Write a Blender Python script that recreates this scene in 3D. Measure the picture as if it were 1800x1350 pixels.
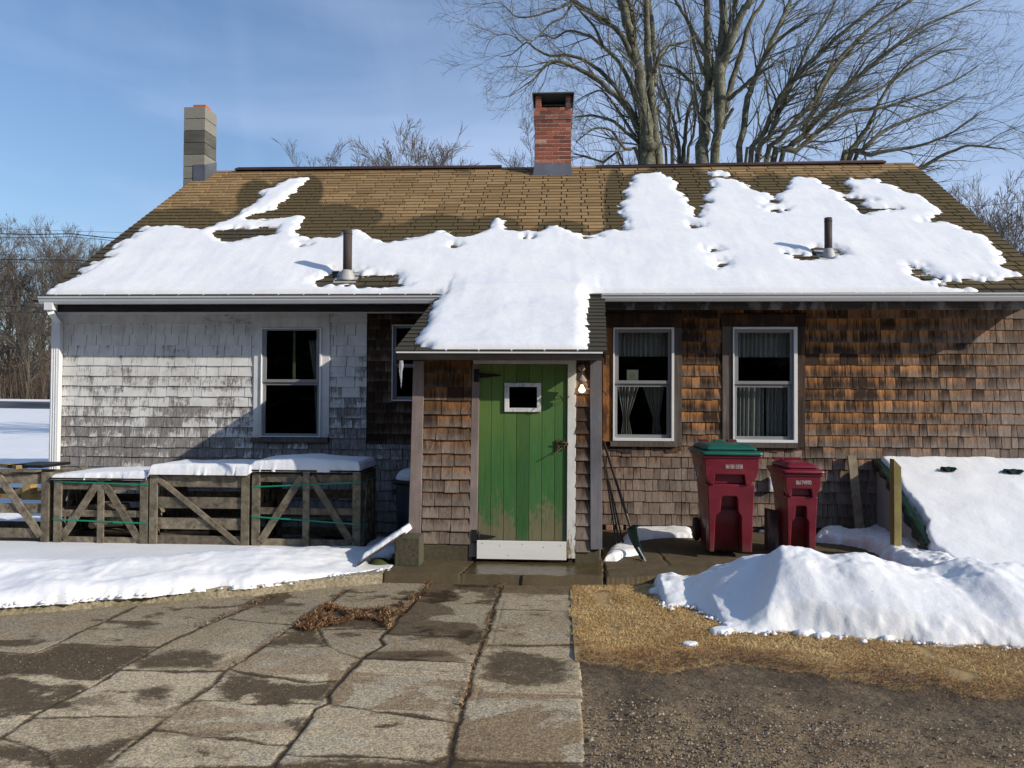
import bpy, bmesh, math, random
import numpy as np
from mathutils import Vector, Matrix
R = math.radians
random.seed(7)
for o in list(bpy.data.objects): bpy.data.objects.remove(o)
SC = bpy.context.scene
COL = SC.collection
# ---------------------------------------------------------------- camera
F = 1370.0; YAW = R(3.3); PIT = R(1.17); ROL = R(0.32); CAM = np.array([0.0, 0.0, 1.55])
f0 = np.array([-math.sin(YAW), math.cos(YAW), 0]); r0 = np.array([math.cos(YAW), math.sin(YAW), 0]); z0 = np.array([0, 0, 1.0])
FW = f0 * math.cos(PIT) + z0 * math.sin(PIT); U0 = z0 * math.cos(PIT) - f0 * math.sin(PIT)
RT = r0 * math.cos(ROL) + U0 * math.sin(ROL); UP = U0 * math.cos(ROL) - r0 * math.sin(ROL)
cd = bpy.data.cameras.new('camera'); cam = bpy.data.objects.new('camera', cd); COL.objects.link(cam)
cd.sensor_width = 36; cd.lens = F / 1800 * 36; cd.clip_start = 0.05; cd.clip_end = 1500
m = Matrix.Identity(4)
for i in range(3):
    m[i][0] = RT[i]; m[i][1] = UP[i]; m[i][2] = -FW[i]; m[i][3] = CAM[i]
cam.matrix_world = m; SC.camera = cam
# ---------------------------------------------------------------- light
SUN = np.array([2.4, -1.0, 1.16]); SUN = SUN / np.linalg.norm(SUN)
SEL = math.asin(SUN[2]); SAZ = math.atan2(SUN[0], SUN[1])
ld = bpy.data.lights.new('sun', 'SUN'); ld.energy = 4.9; ld.angle = R(0.53); ld.color = (1.0, 0.91, 0.77)
sl = bpy.data.objects.new('sun', ld); COL.objects.link(sl)
sl.rotation_euler = Vector(SUN.tolist()).to_track_quat('Z', 'Y').to_euler()
SC.view_settings.view_transform = 'Standard'; SC.view_settings.look = 'None'; SC.view_settings.gamma = 1
SC.view_settings.exposure = 0.0; SC.view_settings.use_curve_mapping = False
SC.cycles.max_bounces = 6; SC.cycles.transparent_max_bounces = 12
SC.cycles.use_denoising = True

# ---------------------------------------------------------------- node helpers
class NT:
    def __init__(s, tree): s.t = tree
    def n(s, typ, _p=None, **ins):
        nd = s.t.nodes.new('ShaderNode' + typ)
        for k, v in (_p or {}).items(): setattr(nd, k, v)
        for k, v in ins.items():
            if k[0] == 'i' and k[1:].isdigit(): sock = nd.inputs[int(k[1:])]
            else: sock = nd.inputs[k.replace('_', ' ')]
            s.put(sock, v)
        return nd
    def put(s, sock, v):
        if isinstance(v, bpy.types.NodeSocket): s.t.links.new(v, sock)
        elif isinstance(v, bpy.types.Node): s.t.links.new(v.outputs[0], sock)
        elif isinstance(v, (tuple, list)) and len(v) == 3 and sock.type == 'RGBA': sock.default_value = (*v, 1)
        else: sock.default_value = v
    def math(s, op, a, b=0.0, c=0.0, clamp=False):
        nd = s.t.nodes.new('ShaderNodeMath'); nd.operation = op; nd.use_clamp = clamp
        s.put(nd.inputs[0], a); s.put(nd.inputs[1], b)
        if op in ('MULTIPLY_ADD',): s.put(nd.inputs[2], c)
        return nd.outputs[0]
    def mix(s, f, a, b, mode='MIX'):
        nd = s.t.nodes.new('ShaderNodeMixRGB'); nd.blend_type = mode
        s.put(nd.inputs[0], f); s.put(nd.inputs[1], a); s.put(nd.inputs[2], b); return nd.outputs[0]
    def ramp(s, f, stops, interp='LINEAR'):
        nd = s.t.nodes.new('ShaderNodeValToRGB'); nd.color_ramp.interpolation = interp
        el = nd.color_ramp.elements
        while len(el) < len(stops): el.new(0.5)
        for e, (p, c) in zip(el, stops):
            e.position = p; e.color = (*c, 1) if isinstance(c, tuple) else (c, c, c, 1)
        s.put(nd.inputs[0], f); return nd.outputs[0]
    def rng(s, v, a, b, c=0.0, d=1.0, smooth=False):
        nd = s.t.nodes.new('ShaderNodeMapRange'); nd.clamp = True
        if smooth: nd.interpolation_type = 'SMOOTHSTEP'
        for i, q in enumerate((v, a, b, c, d)): s.put(nd.inputs[i], q)
        return nd.outputs[0]
    def attr(s, name): return s.n('Attribute', {'attribute_name': name}).outputs['Fac']
    def pos(s, scale=None, obj=False):
        o = s.n('TexCoord').outputs['Object'] if obj else s.n('NewGeometry').outputs['Position']
        if scale is None: return o
        nd = s.t.nodes.new('ShaderNodeVectorMath'); nd.operation = 'MULTIPLY'
        s.put(nd.inputs[0], o); nd.inputs[1].default_value = scale; return nd.outputs[0]
    def noise(s, vec, scale=1.0, detail=4.0, rough=0.6, dist=0.0):
        return s.n('TexNoise', Vector=vec, Scale=scale, Detail=detail, Roughness=rough, Distortion=dist).outputs['Fac']

def mat(name):
    m = bpy.data.materials.new(name); m.use_nodes = True; t = m.node_tree
    b = t.nodes['Principled BSDF']; return m, NT(t), b
def bump(s, b, h, strength=0.3, dist=0.01):
    s.t.links.new(s.n('Bump', Height=h, Strength=strength, Distance=dist).outputs[0], b.inputs['Normal'])
def simple(name, col, rough=0.6, var=0.18, sc=(3, 3, 3), fine=60, metal=0.0, bmp=0.15, obj=False, spec=None):
    m, s, b = mat(name)
    n1 = s.noise(s.pos(sc, obj), 1.0, 5); n2 = s.noise(s.pos(None, obj), fine, 3)
    f = s.math('ADD', s.math('MULTIPLY', n1, 0.6), s.math('MULTIPLY', n2, 0.4))
    v = s.rng(f, 0.3, 0.7, 1 - var, 1 + var)
    s.put(b.inputs['Base Color'], s.mix(1.0, (*col, 1)[:3], v, 'MULTIPLY'))
    s.put(b.inputs['Roughness'], s.rng(n1, 0.3, 0.7, max(rough - .08, .03), min(rough + .1, 1)))
    b.inputs['Metallic'].default_value = metal
    if spec is not None: b.inputs['Specular IOR Level'].default_value = spec
    if bmp: bump(s, b, n2, bmp, 0.003)
    return m

# ---------------------------------------------------------------- world
w = bpy.data.worlds.new('World'); SC.world = w; w.use_nodes = True
s = NT(w.node_tree); bg = w.node_tree.nodes['Background']
sky = s.n('TexSky', {'sky_type': 'NISHITA', 'sun_disc': False, 'sun_elevation': SEL, 'sun_rotation': SAZ,
                     'altitude': 0, 'air_density': 1.25, 'dust_density': 0.6, 'ozone_density': 3.2})
gv = s.n('TexCoord').outputs['Generated']
mp = s.n('Mapping', Vector=gv, Rotation=(0.15, 0.55, 0.3), Scale=(1.6, 1.0, 5.0)).outputs[0]
c1 = s.noise(mp, 1.1, 5, 0.5, 0.5)
mp2 = s.n('Mapping', Vector=gv, Rotation=(0.1, -0.75, 0.3), Scale=(9.0, 2.0, 1.6)).outputs[0]
c2 = s.noise(mp2, 1.1, 6, 0.55, 0.4)
sx = s.n('SeparateXYZ', Vector=gv)
low = s.rng(sx.outputs[2], 0.0, 0.55, 1.0, 0.0)
rt = s.rng(sx.outputs[0], -0.35, 0.75, 0.0, 1.0)
cl = s.math('MULTIPLY', s.rng(c1, 0.40, 0.72), 0.62)
cl = s.math('ADD', cl, s.math('MULTIPLY', s.rng(c2, 0.5, 0.9), 0.25))
cl = s.math('MULTIPLY', cl, s.math('ADD', s.math('MULTIPLY', low, 0.5), 0.5))
cl = s.math('ADD', cl, s.math('MULTIPLY', low, 0.20))
cl = s.math('ADD', cl, s.math('MULTIPLY', rt, 0.30), clamp=True)
cl = s.math('MINIMUM', cl, 0.75)
skyt = s.mix(1.0, sky.outputs[0], (0.86, 0.96, 1.10), 'MULTIPLY')
skyc = s.mix(cl, skyt, (5.0, 6.1, 8.5))
s.put(bg.inputs[0], skyc); bg.inputs[1].default_value = 0.125

# ---------------------------------------------------------------- projection of photo pixels onto real planes
def ray(px, py):
    return FW + (px - 900) / F * RT - (py - 675) / F * UP
def onY(px, py, Y):
    d = ray(px, py); return CAM + d * (Y / d[1])
def onZ(px, py, Z):
    d = ray(px, py); return CAM + d * ((Z - CAM[2]) / d[2])
def onplane(px, py, p, n):
    d = ray(px, py); return CAM + d * (np.dot(np.array(p) - CAM, n) / np.dot(d, n))
def rect(px0, py0, px1, py1, Y):
    a = onY(px0, (py0 + py1) / 2, Y)[0]; b = onY(px1, (py0 + py1) / 2, Y)[0]
    t = onY((px0 + px1) / 2, py0, Y)[2]; c = onY((px0 + px1) / 2, py1, Y)[2]
    return a, b, c, t          # x0, x1, z0, z1
def project(P):
    d = np.asarray(P) - CAM; k = d @ FW
    return 900 + F * (d @ RT) / k, 675 - F * (d @ UP) / k

# ---------------------------------------------------------------- numpy noise and polygons
def _h(i, j, seed):
    n = (i.astype(np.int64) * 374761393 + j.astype(np.int64) * 668265263 + seed * 1442695041) & 0x7fffffff
    n = ((n ^ (n >> 13)) * 1274126177) & 0x7fffffff
    return ((n ^ (n >> 16)) & 0xffff) / 65535.0
def vn(x, y, seed=0):
    x = np.asarray(x, float); y = np.asarray(y, float)
    i = np.floor(x); j = np.floor(y); u = x - i; v = y - j
    u = u * u * (3 - 2 * u); v = v * v * (3 - 2 * v)
    return (_h(i, j, seed) * (1 - u) + _h(i + 1, j, seed) * u) * (1 - v) + (_h(i, j + 1, seed) * (1 - u) + _h(i + 1, j + 1, seed) * u) * v
def fbm(x, y, seed=0, oct=4, g=0.5):
    a = 1.0; t = 0; s_ = 0
    for k in range(oct):
        t = t + a * vn(x * 2 ** k, y * 2 ** k, seed + k * 17); s_ += a; a *= g
    return t / s_ - 0.5
def seg_dist(X, Y, P, closed=True):
    P = np.asarray(P, float); n = len(P); best = np.full(X.shape, 1e9)
    for i in range(n if closed else n - 1):
        a = P[i]; b = P[(i + 1) % n]; ab = b - a; L = ab @ ab + 1e-12
        t = np.clip(((X - a[0]) * ab[0] + (Y - a[1]) * ab[1]) / L, 0, 1)
        best = np.minimum(best, (X - a[0] - t * ab[0]) ** 2 + (Y - a[1] - t * ab[1]) ** 2)
    return np.sqrt(best)
def inside(X, Y, P):
    P = np.asarray(P, float); r = np.zeros(X.shape, bool); n = len(P)
    for i in range(n):
        x1, y1 = P[i]; x2, y2 = P[(i + 1) % n]
        if y1 == y2: continue
        c = ((y1 > Y) != (y2 > Y)) & (X < (x2 - x1) * (Y - y1) / (y2 - y1) + x1)
        r ^= c
    return r
def sdist(X, Y, P): return seg_dist(X, Y, P) * np.where(inside(X, Y, P), 1, -1)
def sstep(a, b, x):
    t = np.clip((x - a) / (b - a), 0, 1); return t * t * (3 - 2 * t)

# ---------------------------------------------------------------- mesh helpers
class MB:
    def __init__(s): s.v = []; s.f = []; s.r = []; s.sm = []; s.pa = []
    def vert(s, p, a=0.0): s.v.append((float(p[0]), float(p[1]), float(p[2]))); s.pa.append(a); return len(s.v) - 1
    def face(s, idx, r=0.5, smooth=False): s.f.append(tuple(idx)); s.r.append(r); s.sm.append(smooth)
    def hexa(s, c, r=None, pa=None, skip=()):
        """eight corners: bottom 0-3 ccw, top 4-7"""
        r = random.random() if r is None else r
        b = [s.vert(p, 0.0 if pa is None else pa[i]) for i, p in enumerate(c)]
        for k, q in enumerate(((3, 2, 1, 0), (4, 5, 6, 7), (0, 1, 5, 4), (1, 2, 6, 5), (2, 3, 7, 6), (3, 0, 4, 7))):
            if k not in skip: s.face([b[i] for i in q], r)
    def box(s, x0, x1, y0, y1, z0, z1, r=None):
        s.hexa([(x0, y0, z0), (x1, y0, z0), (x1, y1, z0), (x0, y1, z0), (x0, y0, z1), (x1, y0, z1), (x1, y1, z1), (x0, y1, z1)], r)
    def bar(s, a, b, w, d, up=(0, -1, 0), r=None):
        """board from a to b, w wide across, d thick along up"""
        a = Vector([float(q) for q in a]); b = Vector([float(q) for q in b]); ax = (b - a).normalized(); n = Vector(up); n = (n - ax * n.dot(ax)).normalized()
        sd = ax.cross(n); h = sd * (w / 2); k = n * (d / 2)
        s.hexa([a - h - k, a + h - k, a + h + k, a - h + k, b - h - k, b + h - k, b + h + k, b - h + k], r)
    def prism(s, poly, y0, y1, r=None, map=None):
        """poly in (x,z), extruded y0..y1"""
        r = random.random() if r is None else r
        mp_ = map or (lambda x, y, z: (x, y, z))
        A = [s.vert(mp_(x, y0, z)) for x, z in poly]; B = [s.vert(mp_(x, y1, z)) for x, z in poly]; n = len(poly)
        s.face(A, r); s.face(B[::-1], r)
        for i in range(n): s.face((A[i], B[i], B[(i + 1) % n], A[(i + 1) % n]), r)
    def tube(s, pts, rad, sides=6, cap=True, r=None, smooth=True):
        r = random.random() if r is None else r
        P = [Vector((float(p[0]), float(p[1]), float(p[2]))) for p in pts]; n = len(P)
        if not hasattr(rad, '__len__'): rad = [rad] * n
        t = (P[1] - P[0]).normalized(); u = t.orthogonal().normalized(); rings = []
        for i in range(n):
            t2 = ((P[min(i + 1, n - 1)] - P[max(i - 1, 0)])).normalized()
            u = (u - t2 * u.dot(t2)); u = u.normalized() if u.length > 1e-6 else t2.orthogonal().normalized()
            v = t2.cross(u)
            rings.append([s.vert(P[i] + (u * math.cos(2 * math.pi * k / sides) + v * math.sin(2 * math.pi * k / sides)) * rad[i], i / (n - 1)) for k in range(sides)])
        for i in range(n - 1):
            for k in range(sides):
                s.face((rings[i][k], rings[i][(k + 1) % sides], rings[i + 1][(k + 1) % sides], rings[i + 1][k]), r, smooth)
        if cap: s.face(rings[0][::-1], r); s.face(rings[-1], r)
    def lathe(s, c, prof, sides=24, r=0.5, smooth=True):
        rings = []
        for (rr, z) in prof:
            rings.append([s.vert((c[0] + rr * math.cos(2 * math.pi * k / sides), c[1] + rr * math.sin(2 * math.pi * k / sides), c[2] + z)) for k in range(sides)])
        for i in range(len(rings) - 1):
            for k in range(sides): s.face((rings[i][k], rings[i][(k + 1) % sides], rings[i + 1][(k + 1) % sides], rings[i + 1][k]), r, smooth)
        s.face(rings[0][::-1], r); s.face(rings[-1], r)

def origin(p):
    v = Vector((0, 0, 0))
    while p is not None: v = v + p.location; p = p.parent
    return v
def build(name, mb, material, parent=None, bevel=0.0, base=None):
    me = bpy.data.meshes.new(name)
    off = origin(parent)
    loc = Vector((0, 0, 0))
    if parent is None and base is not None: loc = Vector(base); off = off + loc
    V = np.array(mb.v, float) - np.array(off)
    me.from_pydata(V.tolist(), [], mb.f)
    if mb.r:
        a = me.attributes.new('rnd', 'FLOAT', 'FACE'); a.data.foreach_set('value', np.array(mb.r, np.float32))
        a = me.attributes.new('v', 'FLOAT', 'POINT'); a.data.foreach_set('value', np.array(mb.pa, np.float32))
        me.polygons.foreach_set('use_smooth', np.array(mb.sm, bool))
    me.materials.append(material); me.update()
    o = bpy.data.objects.new(name, me); COL.objects.link(o); o.location = loc
    if parent is not None: o.parent = parent
    if bevel:
        md = o.modifiers.new('bevel', 'BEVEL'); md.width = bevel; md.segments = 2; md.limit_method = 'ANGLE'; md.angle_limit = R(50)
    return o
def tag(o, label=None, cat=None, group=None, kind=None):
    if label: o['label'] = label
    if cat: o['category'] = cat
    if group: o['group'] = group
    if kind: o['kind'] = kind
    return o
def empty(name, loc, label, cat, group=None):
    o = bpy.data.objects.new(name, None); COL.objects.link(o); o.location = [float(q) for q in loc]; o.empty_display_size = 0.2
    return tag(o, label, cat, group)
def copy_tree(o, parent=None):
    c = o.copy(); COL.objects.link(c)
    if parent is not None: c.parent = parent
    for ch in list(o.children): copy_tree(ch, c)
    return c
def grid_mesh(name, X, Y, Z, material, keep=None, attrs=None, parent=None, smooth=True):
    ny, nx = X.shape; V = np.stack([X, Y, Z], -1).reshape(-1, 3) - np.array(origin(parent))
    idx = np.arange(nx * ny).reshape(ny, nx)
    Q = np.stack([idx[:-1, :-1], idx[:-1, 1:], idx[1:, 1:], idx[1:, :-1]], -1)
    if keep is not None: Q = Q[keep]
    Q = Q.reshape(-1, 4)
    used = np.zeros(nx * ny, bool); used[Q.ravel()] = True; remap = np.cumsum(used) - 1
    V = V[used]; Q = remap[Q]
    me = bpy.data.meshes.new(name); me.vertices.add(len(V)); me.vertices.foreach_set('co', V.astype(np.float32).ravel())
    me.loops.add(Q.size); me.loops.foreach_set('vertex_index', Q.astype(np.int32).ravel())
    me.polygons.add(len(Q)); me.polygons.foreach_set('loop_start', np.arange(0, Q.size, 4, dtype=np.int32))
    me.polygons.foreach_set('use_smooth', np.full(len(Q), smooth))
    me.update(calc_edges=True); me.validate()
    for k, A in (attrs or {}).items():
        a = me.attributes.new(k, 'FLOAT', 'POINT'); a.data.foreach_set('value', A.reshape(-1)[used].astype(np.float32))
    me.materials.append(material); o = bpy.data.objects.new(name, me); COL.objects.link(o)
    if parent is not None: o.parent = parent
    return o

# ---------------------------------------------------------------- materials
def m_snow(name='snow', dirt=0.0):
    m, s, b = mat(name)
    n1 = s.noise(s.pos(), 2.2, 5); n2 = s.noise(s.pos(), 38, 4); n3 = s.noise(s.pos(), 190, 2); n4 = s.noise(s.pos(), 9, 4)
    c = s.mix(s.rng(n1, .35, .65), (0.73, 0.75, 0.79), (0.80, 0.81, 0.82))
    if dirt:
        sp = s.math('MULTIPLY', s.rng(s.noise(s.pos(), 24, 5, .75), .69, .76), s.rng(s.noise(s.pos(), 1.7, 3), .5, .62))
        c = s.mix(s.math('MULTIPLY', sp, dirt), c, (0.12, 0.09, 0.06)); c = s.mix(s.rng(s.noise(s.pos(), 70, 2, .5), .71, .74, 0, .8), c, (.2, .16, .12)); c = s.mix(s.rng(s.noise(s.pos(), 1.3, 5), .45, .75, 0, .35), c, (.62, .62, .62))
    s.put(b.inputs['Base Color'], c); b.inputs['Roughness'].default_value = 0.62
    b.inputs['Specular IOR Level'].default_value = 0.25
    b.inputs['Subsurface Weight'].default_value = 0.25; b.inputs['Subsurface Radius'].default_value = (0.02, 0.03, 0.045); b.inputs['Subsurface Scale'].default_value = 1.0
    h = s.math('ADD', s.math('MULTIPLY', n2, .8), s.math('ADD', s.math('MULTIPLY', n3, .25), s.math('MULTIPLY', n4, 1.0)))
    bump(s, b, h, 0.38, 0.010); return m
def m_cedar(name, zg0, zg1, orange=1.0, dark=1.0):
    """cedar shingles: grey where long weathered (low), brown and orange higher up"""
    m, s, b = mat(name)
    z = s.n('SeparateXYZ', Vector=s.pos()).outputs[2]; xx = s.n('SeparateXYZ', Vector=s.pos()).outputs[0]
    rnd = s.attr('rnd'); v = s.attr('v')
    off = s.n('CombineXYZ', X=s.math('MULTIPLY', rnd, 7.3), Y=0.0, Z=s.math('MULTIPLY', rnd, 3.1)).outputs[0]
    vm = s.t.nodes.new('ShaderNodeVectorMath'); vm.operation = 'ADD'; s.put(vm.inputs[0], s.pos((26, 26, 3.2))); s.put(vm.inputs[1], off)
    st = s.noise(vm.outputs[0], 1.0, 5, .65); fine = s.noise(s.pos((150, 150, 9)), 1.0, 4, .7); big = s.noise(s.pos((1.1, 1.1, 1.6)), 1.0, 3)
    g = s.rng(z, zg0, zg1, 1.0, 0.0)
    g = s.math('ADD', g, s.math('MULTIPLY', s.math('SUBTRACT', st, .5), 1.1))
    g = s.math('ADD', g, s.math('MULTIPLY', s.math('SUBTRACT', rnd, .5), .35))
    g = s.math('ADD', g, s.math('MULTIPLY', s.math('SUBTRACT', .42, v), .95))
    g = s.math('ADD', g, s.math('MULTIPLY', s.math('SUBTRACT', big, .5), 1.3))
    g = s.math('ADD', g, s.math('MULTIPLY', s.rng(xx, 3.6, 5.4), .75), clamp=True)
    og = s.math('ADD', s.math('MULTIPLY', s.math('SUBTRACT', st, .5), 2.6), s.math('MULTIPLY', s.math('SUBTRACT', rnd, .36), 1.0))
    og = s.math('ADD', og, s.math('MULTIPLY', s.math('SUBTRACT', v, .38), .9))
    og = s.math('ADD', og, s.math('MULTIPLY', s.math('SUBTRACT', big, .5), 1.6), clamp=True)
    og = s.math('MULTIPLY', og, orange)
    br = s.mix(og, (0.042 * dark, 0.025 * dark, 0.016 * dark), (0.45, 0.20, 0.065))
    gr = s.mix(st, (0.095, 0.071, 0.056), (0.32, 0.26, 0.22))
    c = s.mix(g, br, gr)
    c = s.mix(1.0, c, s.rng(fine, .3, .7, .60, 1.35), 'MULTIPLY')
    c = s.mix(1.0, c, s.rng(s.math('FRACT', s.math('MULTIPLY', rnd, 13.7)), 0, 1, .72, 1.2), 'MULTIPLY')
    s.put(b.inputs['Base Color'], c); b.inputs['Roughness'].default_value = .85; b.inputs['Specular IOR Level'].default_value = .2
    bump(s, b, s.math('ADD', fine, s.math('MULTIPLY', st, .7)), .45, .003); return m
def m_peel(name, zlo, zhi, cover=0.5, boards=False, wood=(0.13, 0.125, 0.125)):
    """old white paint flaking off grey wood, more paint high up under the eave"""
    m, s, b = mat(name)
    z = s.n('SeparateXYZ', Vector=s.pos()).outputs[2]; rnd = s.attr('rnd'); v = s.attr('v')
    off = s.n('CombineXYZ', X=s.math('MULTIPLY', rnd, 5.3), Y=0.0, Z=s.math('MULTIPLY', rnd, 2.1)).outputs[0]
    vm = s.t.nodes.new('ShaderNodeVectorMath'); vm.operation = 'ADD'; s.put(vm.inputs[0], s.pos((9, 9, 70) if boards == 'h' else (75, 75, 10))); s.put(vm.inputs[1], off)
    st = s.math('ADD', s.math('MULTIPLY', s.noise(vm.outputs[0], 1.0, 6, .75), .6), s.math('MULTIPLY', s.noise(s.pos((2.5, 2.5, 22) if boards == 'h' else (16, 16, 3)), 1.0, 5, .7), .4)); fine = s.noise(s.pos((170, 170, 10)), 1.0, 4, .7); big = s.noise(s.pos((2.0, 2.0, 3.0)), 1.0, 5, .7)
    th = s.rng(z, zlo, zhi, cover - .18, cover + .26)
    th = s.math('ADD', th, s.math('MULTIPLY', s.math('SUBTRACT', big, .5), .75))
    th = s.math('ADD', th, s.math('MULTIPLY', s.math('SUBTRACT', rnd, .5), .12))
    if not boards: th = s.math('ADD', th, s.math('MULTIPLY', s.math('SUBTRACT', v, .5), -.16))
    p = s.rng(s.math('SUBTRACT', th, st), -.05, .05)
    st2 = s.noise(s.pos((6, 6, 45) if boards else (42, 42, 5)), 1.0, 6, .75)
    bare = s.mix(s.rng(s.math('ADD', s.math('MULTIPLY', fine, .4), s.math('MULTIPLY', st2, .6)), .36, .64), (wood[0] * .6, wood[1] * .58, wood[2] * .57), (wood[0] * 3.0, wood[1] * 2.9, wood[2] * 2.8))
    pc = s.mix(s.rng(big, .3, .7), (0.60, 0.59, 0.565), (0.80, 0.80, 0.78))
    pc = s.mix(s.math('MULTIPLY', s.rng(s.noise(s.pos((9, 9, 2)), 1.0, 5), .45, .75), .5), pc, (0.36, .35, .33))
    c = s.mix(s.math('MULTIPLY', p, .93), bare, pc)
    s.put(b.inputs['Base Color'], c); s.put(b.inputs['Roughness'], s.mix(p, (.9, .9, .9), (.65, .65, .65))); b.inputs['Specular IOR Level'].default_value = .25
    bump(s, b, s.math('ADD', p, s.math('MULTIPLY', fine, .5)), .5, .0025); return m
def m_wood(name, c0, c1, sc=(40, 40, 2.5), rough=.85, knots=True, obj=False, stain=None):
    m, s, b = mat(name); rnd = s.attr('rnd')
    off = s.n('CombineXYZ', X=s.math('MULTIPLY', rnd, 9.3), Y=s.math('MULTIPLY', rnd, 4.0), Z=s.math('MULTIPLY', rnd, 3.1)).outputs[0]
    vm = s.t.nodes.new('ShaderNodeVectorMath'); vm.operation = 'ADD'; s.put(vm.inputs[0], s.pos(sc, obj)); s.put(vm.inputs[1], off)
    g = s.noise(vm.outputs[0], 1.0, 6, .68, .3); f = s.noise(s.pos((sc[0] * 4, sc[1] * 4, sc[2] * 4), obj), 1.0, 3)
    big = s.noise(s.pos((2.2, 2.2, 2.2), obj), 1.0, 4)
    c = s.mix(s.rng(g, .3, .7), c0, c1)
    c = s.mix(1.0, c, s.rng(big, .3, .7, .72, 1.22), 'MULTIPLY'); c = s.mix(1.0, c, s.rng(rnd, 0, 1, .78, 1.2), 'MULTIPLY')
    if knots:
        k = s.n('TexVoronoi', Vector=s.pos((9, 9, 5), obj), Scale=1.0).outputs['Distance']
        c = s.mix(s.rng(k, .05, .12, .75, 0), c, (c0[0] * .25, c0[1] * .22, c0[2] * .2))
    if stain: c = s.mix(s.math('MULTIPLY', s.rng(s.noise(s.pos((6, 6, 2.5), obj), 1.0, 5), .5, .62), stain[1]), c, stain[0])
    s.put(b.inputs['Base Color'], c); b.inputs['Roughness'].default_value = rough; b.inputs['Specular IOR Level'].default_value = .25
    bump(s, b, s.math('ADD', g, s.math('MULTIPLY', f, .4)), .45, .002); return m
def m_roof():
    m, s, b = mat('asphalt_shingle'); rnd = s.attr('rnd'); wet = s.attr('v'); pos = s.pos()
    z = s.n('SeparateXYZ', Vector=pos)
    gr = s.noise(s.pos(), 420, 2, .8); big = s.noise(s.pos(), 1.1, 4); md = s.noise(s.pos((3, 7, 7)), 1.0, 5)
    dry = s.mix(s.rng(rnd, 0, 1), (0.205, 0.132, 0.060), (0.335, 0.225, 0.108))
    dry = s.mix(s.rng(md, .5, .75, 0, .4), dry, (0.10, .065, .03))
    wetc = s.mix(big, (0.080, 0.060, 0.028), (0.120, 0.088, 0.040)); wetc = s.mix(s.rng(wet, 1.05, 1.9), wetc, (0.052, 0.047, 0.034))
    w_ = s.rng(s.math('ADD', wet, s.math('MULTIPLY', s.math('SUBTRACT', s.noise(s.pos(), 6, 4), .5), .35)), .32, .62)
    c = s.mix(w_, dry, wetc)
    c = s.mix(1.0, c, s.rng(gr, .3, .7, .62, 1.38), 'MULTIPLY')
    s.put(b.inputs['Base Color'], c); b.inputs['Roughness'].default_value = .88; b.inputs['Specular IOR Level'].default_value = .2
    bump(s, b, gr, .5, .002); return m
SNOW = m_snow('snow'); SNOWD = m_snow('snow_grainy', .8)
WHITE = simple('white_vinyl', (.72, .73, .74), .4, .06, bmp=.05)
GUTTER = simple('painted_gutter', (.50, .51, .52), .45, .12, sc=(1.2, 1.2, 8), bmp=.06)
DARKW = m_wood('dark_fascia', (.012, .009, .008), (.045, .036, .032), sc=(2.5, 40, 40))
GREYW = m_wood('grey_fascia', (.045, .038, .036), (.115, .10, .095), sc=(2.5, 40, 40), stain=((.42, .42, .41), .5))
CRATEW = m_wood('weathered_crate_wood', (.060, .049, .034), (.26, .22, .16), sc=(14, 14, 14))
CEDW = m_cedar('cedar_shingle', 0.62, 1.38)
CEDD = m_cedar('dark_cedar_shingle', 0.4, 0.9, .12, .8)
CEDE = m_cedar('entry_cedar_shingle', 0.25, 1.45, .55, 1.3)
PEEL = m_peel('peeling_shingle', .50, 2.45, .465)
PEELH = m_peel('peeling_frieze', .3, 2.9, .46, 'h')
PEELB = m_peel('peeling_board', .3, 2.9, .66, True)
ROOFM = m_roof()
# ================================================================ setting: terrain
YW = 9.5; KS = 0.052; YF = 7.5
def shx(y, y0=YW): return KS * (y - y0)
def terr(X, Y):
    return -0.13 + 0.80 * sstep(13, 54, Y) + 0.44 * sstep(53, 67, Y) + 0.020 * np.maximum(Y - 78, 0) + 0.03 * np.maximum(0, -X - 40) * 0.2
def landz(): return 0.0
m, s, b = mat('bare_earth')
n1 = s.noise(s.pos(), .8, 6); n2 = s.noise(s.pos(), 25, 4)
s.put(b.inputs['Base Color'], s.mix(s.rng(n2, .3, .7), (.045, .032, .02), (.12, .085, .05))); b.inputs['Roughness'].default_value = .95
bump(s, b, n2, .6, .02); EARTH = m
gx, gy = np.meshgrid(np.concatenate([np.linspace(-320, -30, 40), np.linspace(-28, 28, 70), np.linspace(30, 320, 40)]),
                     np.concatenate([np.linspace(-60, 0, 20), np.linspace(1, 80, 90), np.linspace(84, 420, 50)]))
gz = terr(gx, gy) + np.where(np.abs(gy) > 30, 0, 0)
gz = gz + np.where((np.abs(gx) > 12) | (gy > 16), fbm(gx / 9, gy / 9, 3) * .12, 0)
tag(grid_mesh('ground', gx, gy, gz - .05, EARTH), kind='structure')
# snow covered field beside and behind the house
sx_, sy_ = np.meshgrid(np.concatenate([np.linspace(-200, -22, 70), np.linspace(-21.6, 30, 130)]), np.concatenate([np.linspace(13.9, 54.0, 150)]))
tag(grid_mesh('snow_field', sx_, sy_, terr(sx_, sy_) + .06 + fbm(sx_ / 4, sy_ / 4, 5) * .14 + fbm(sx_ / .9, sy_ / .9, 8) * .035, SNOW), kind='structure')
sx_, sy_ = np.meshgrid(np.linspace(-60, -6.2, 260), np.linspace(6.0, 14.0, 90))
sd_ = sstep(6.0, 7.5, sy_)
tag(grid_mesh('snow_field', sx_, sy_, terr(sx_, sy_) + .06 + fbm(sx_ / 4, sy_ / 4, 5) * .14 + fbm(sx_ / .9, sy_ / .9, 8) * .035, SNOW), kind='structure')
m, s, b = mat('road_asphalt'); n2 = s.noise(s.pos(), 12, 4)
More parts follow.
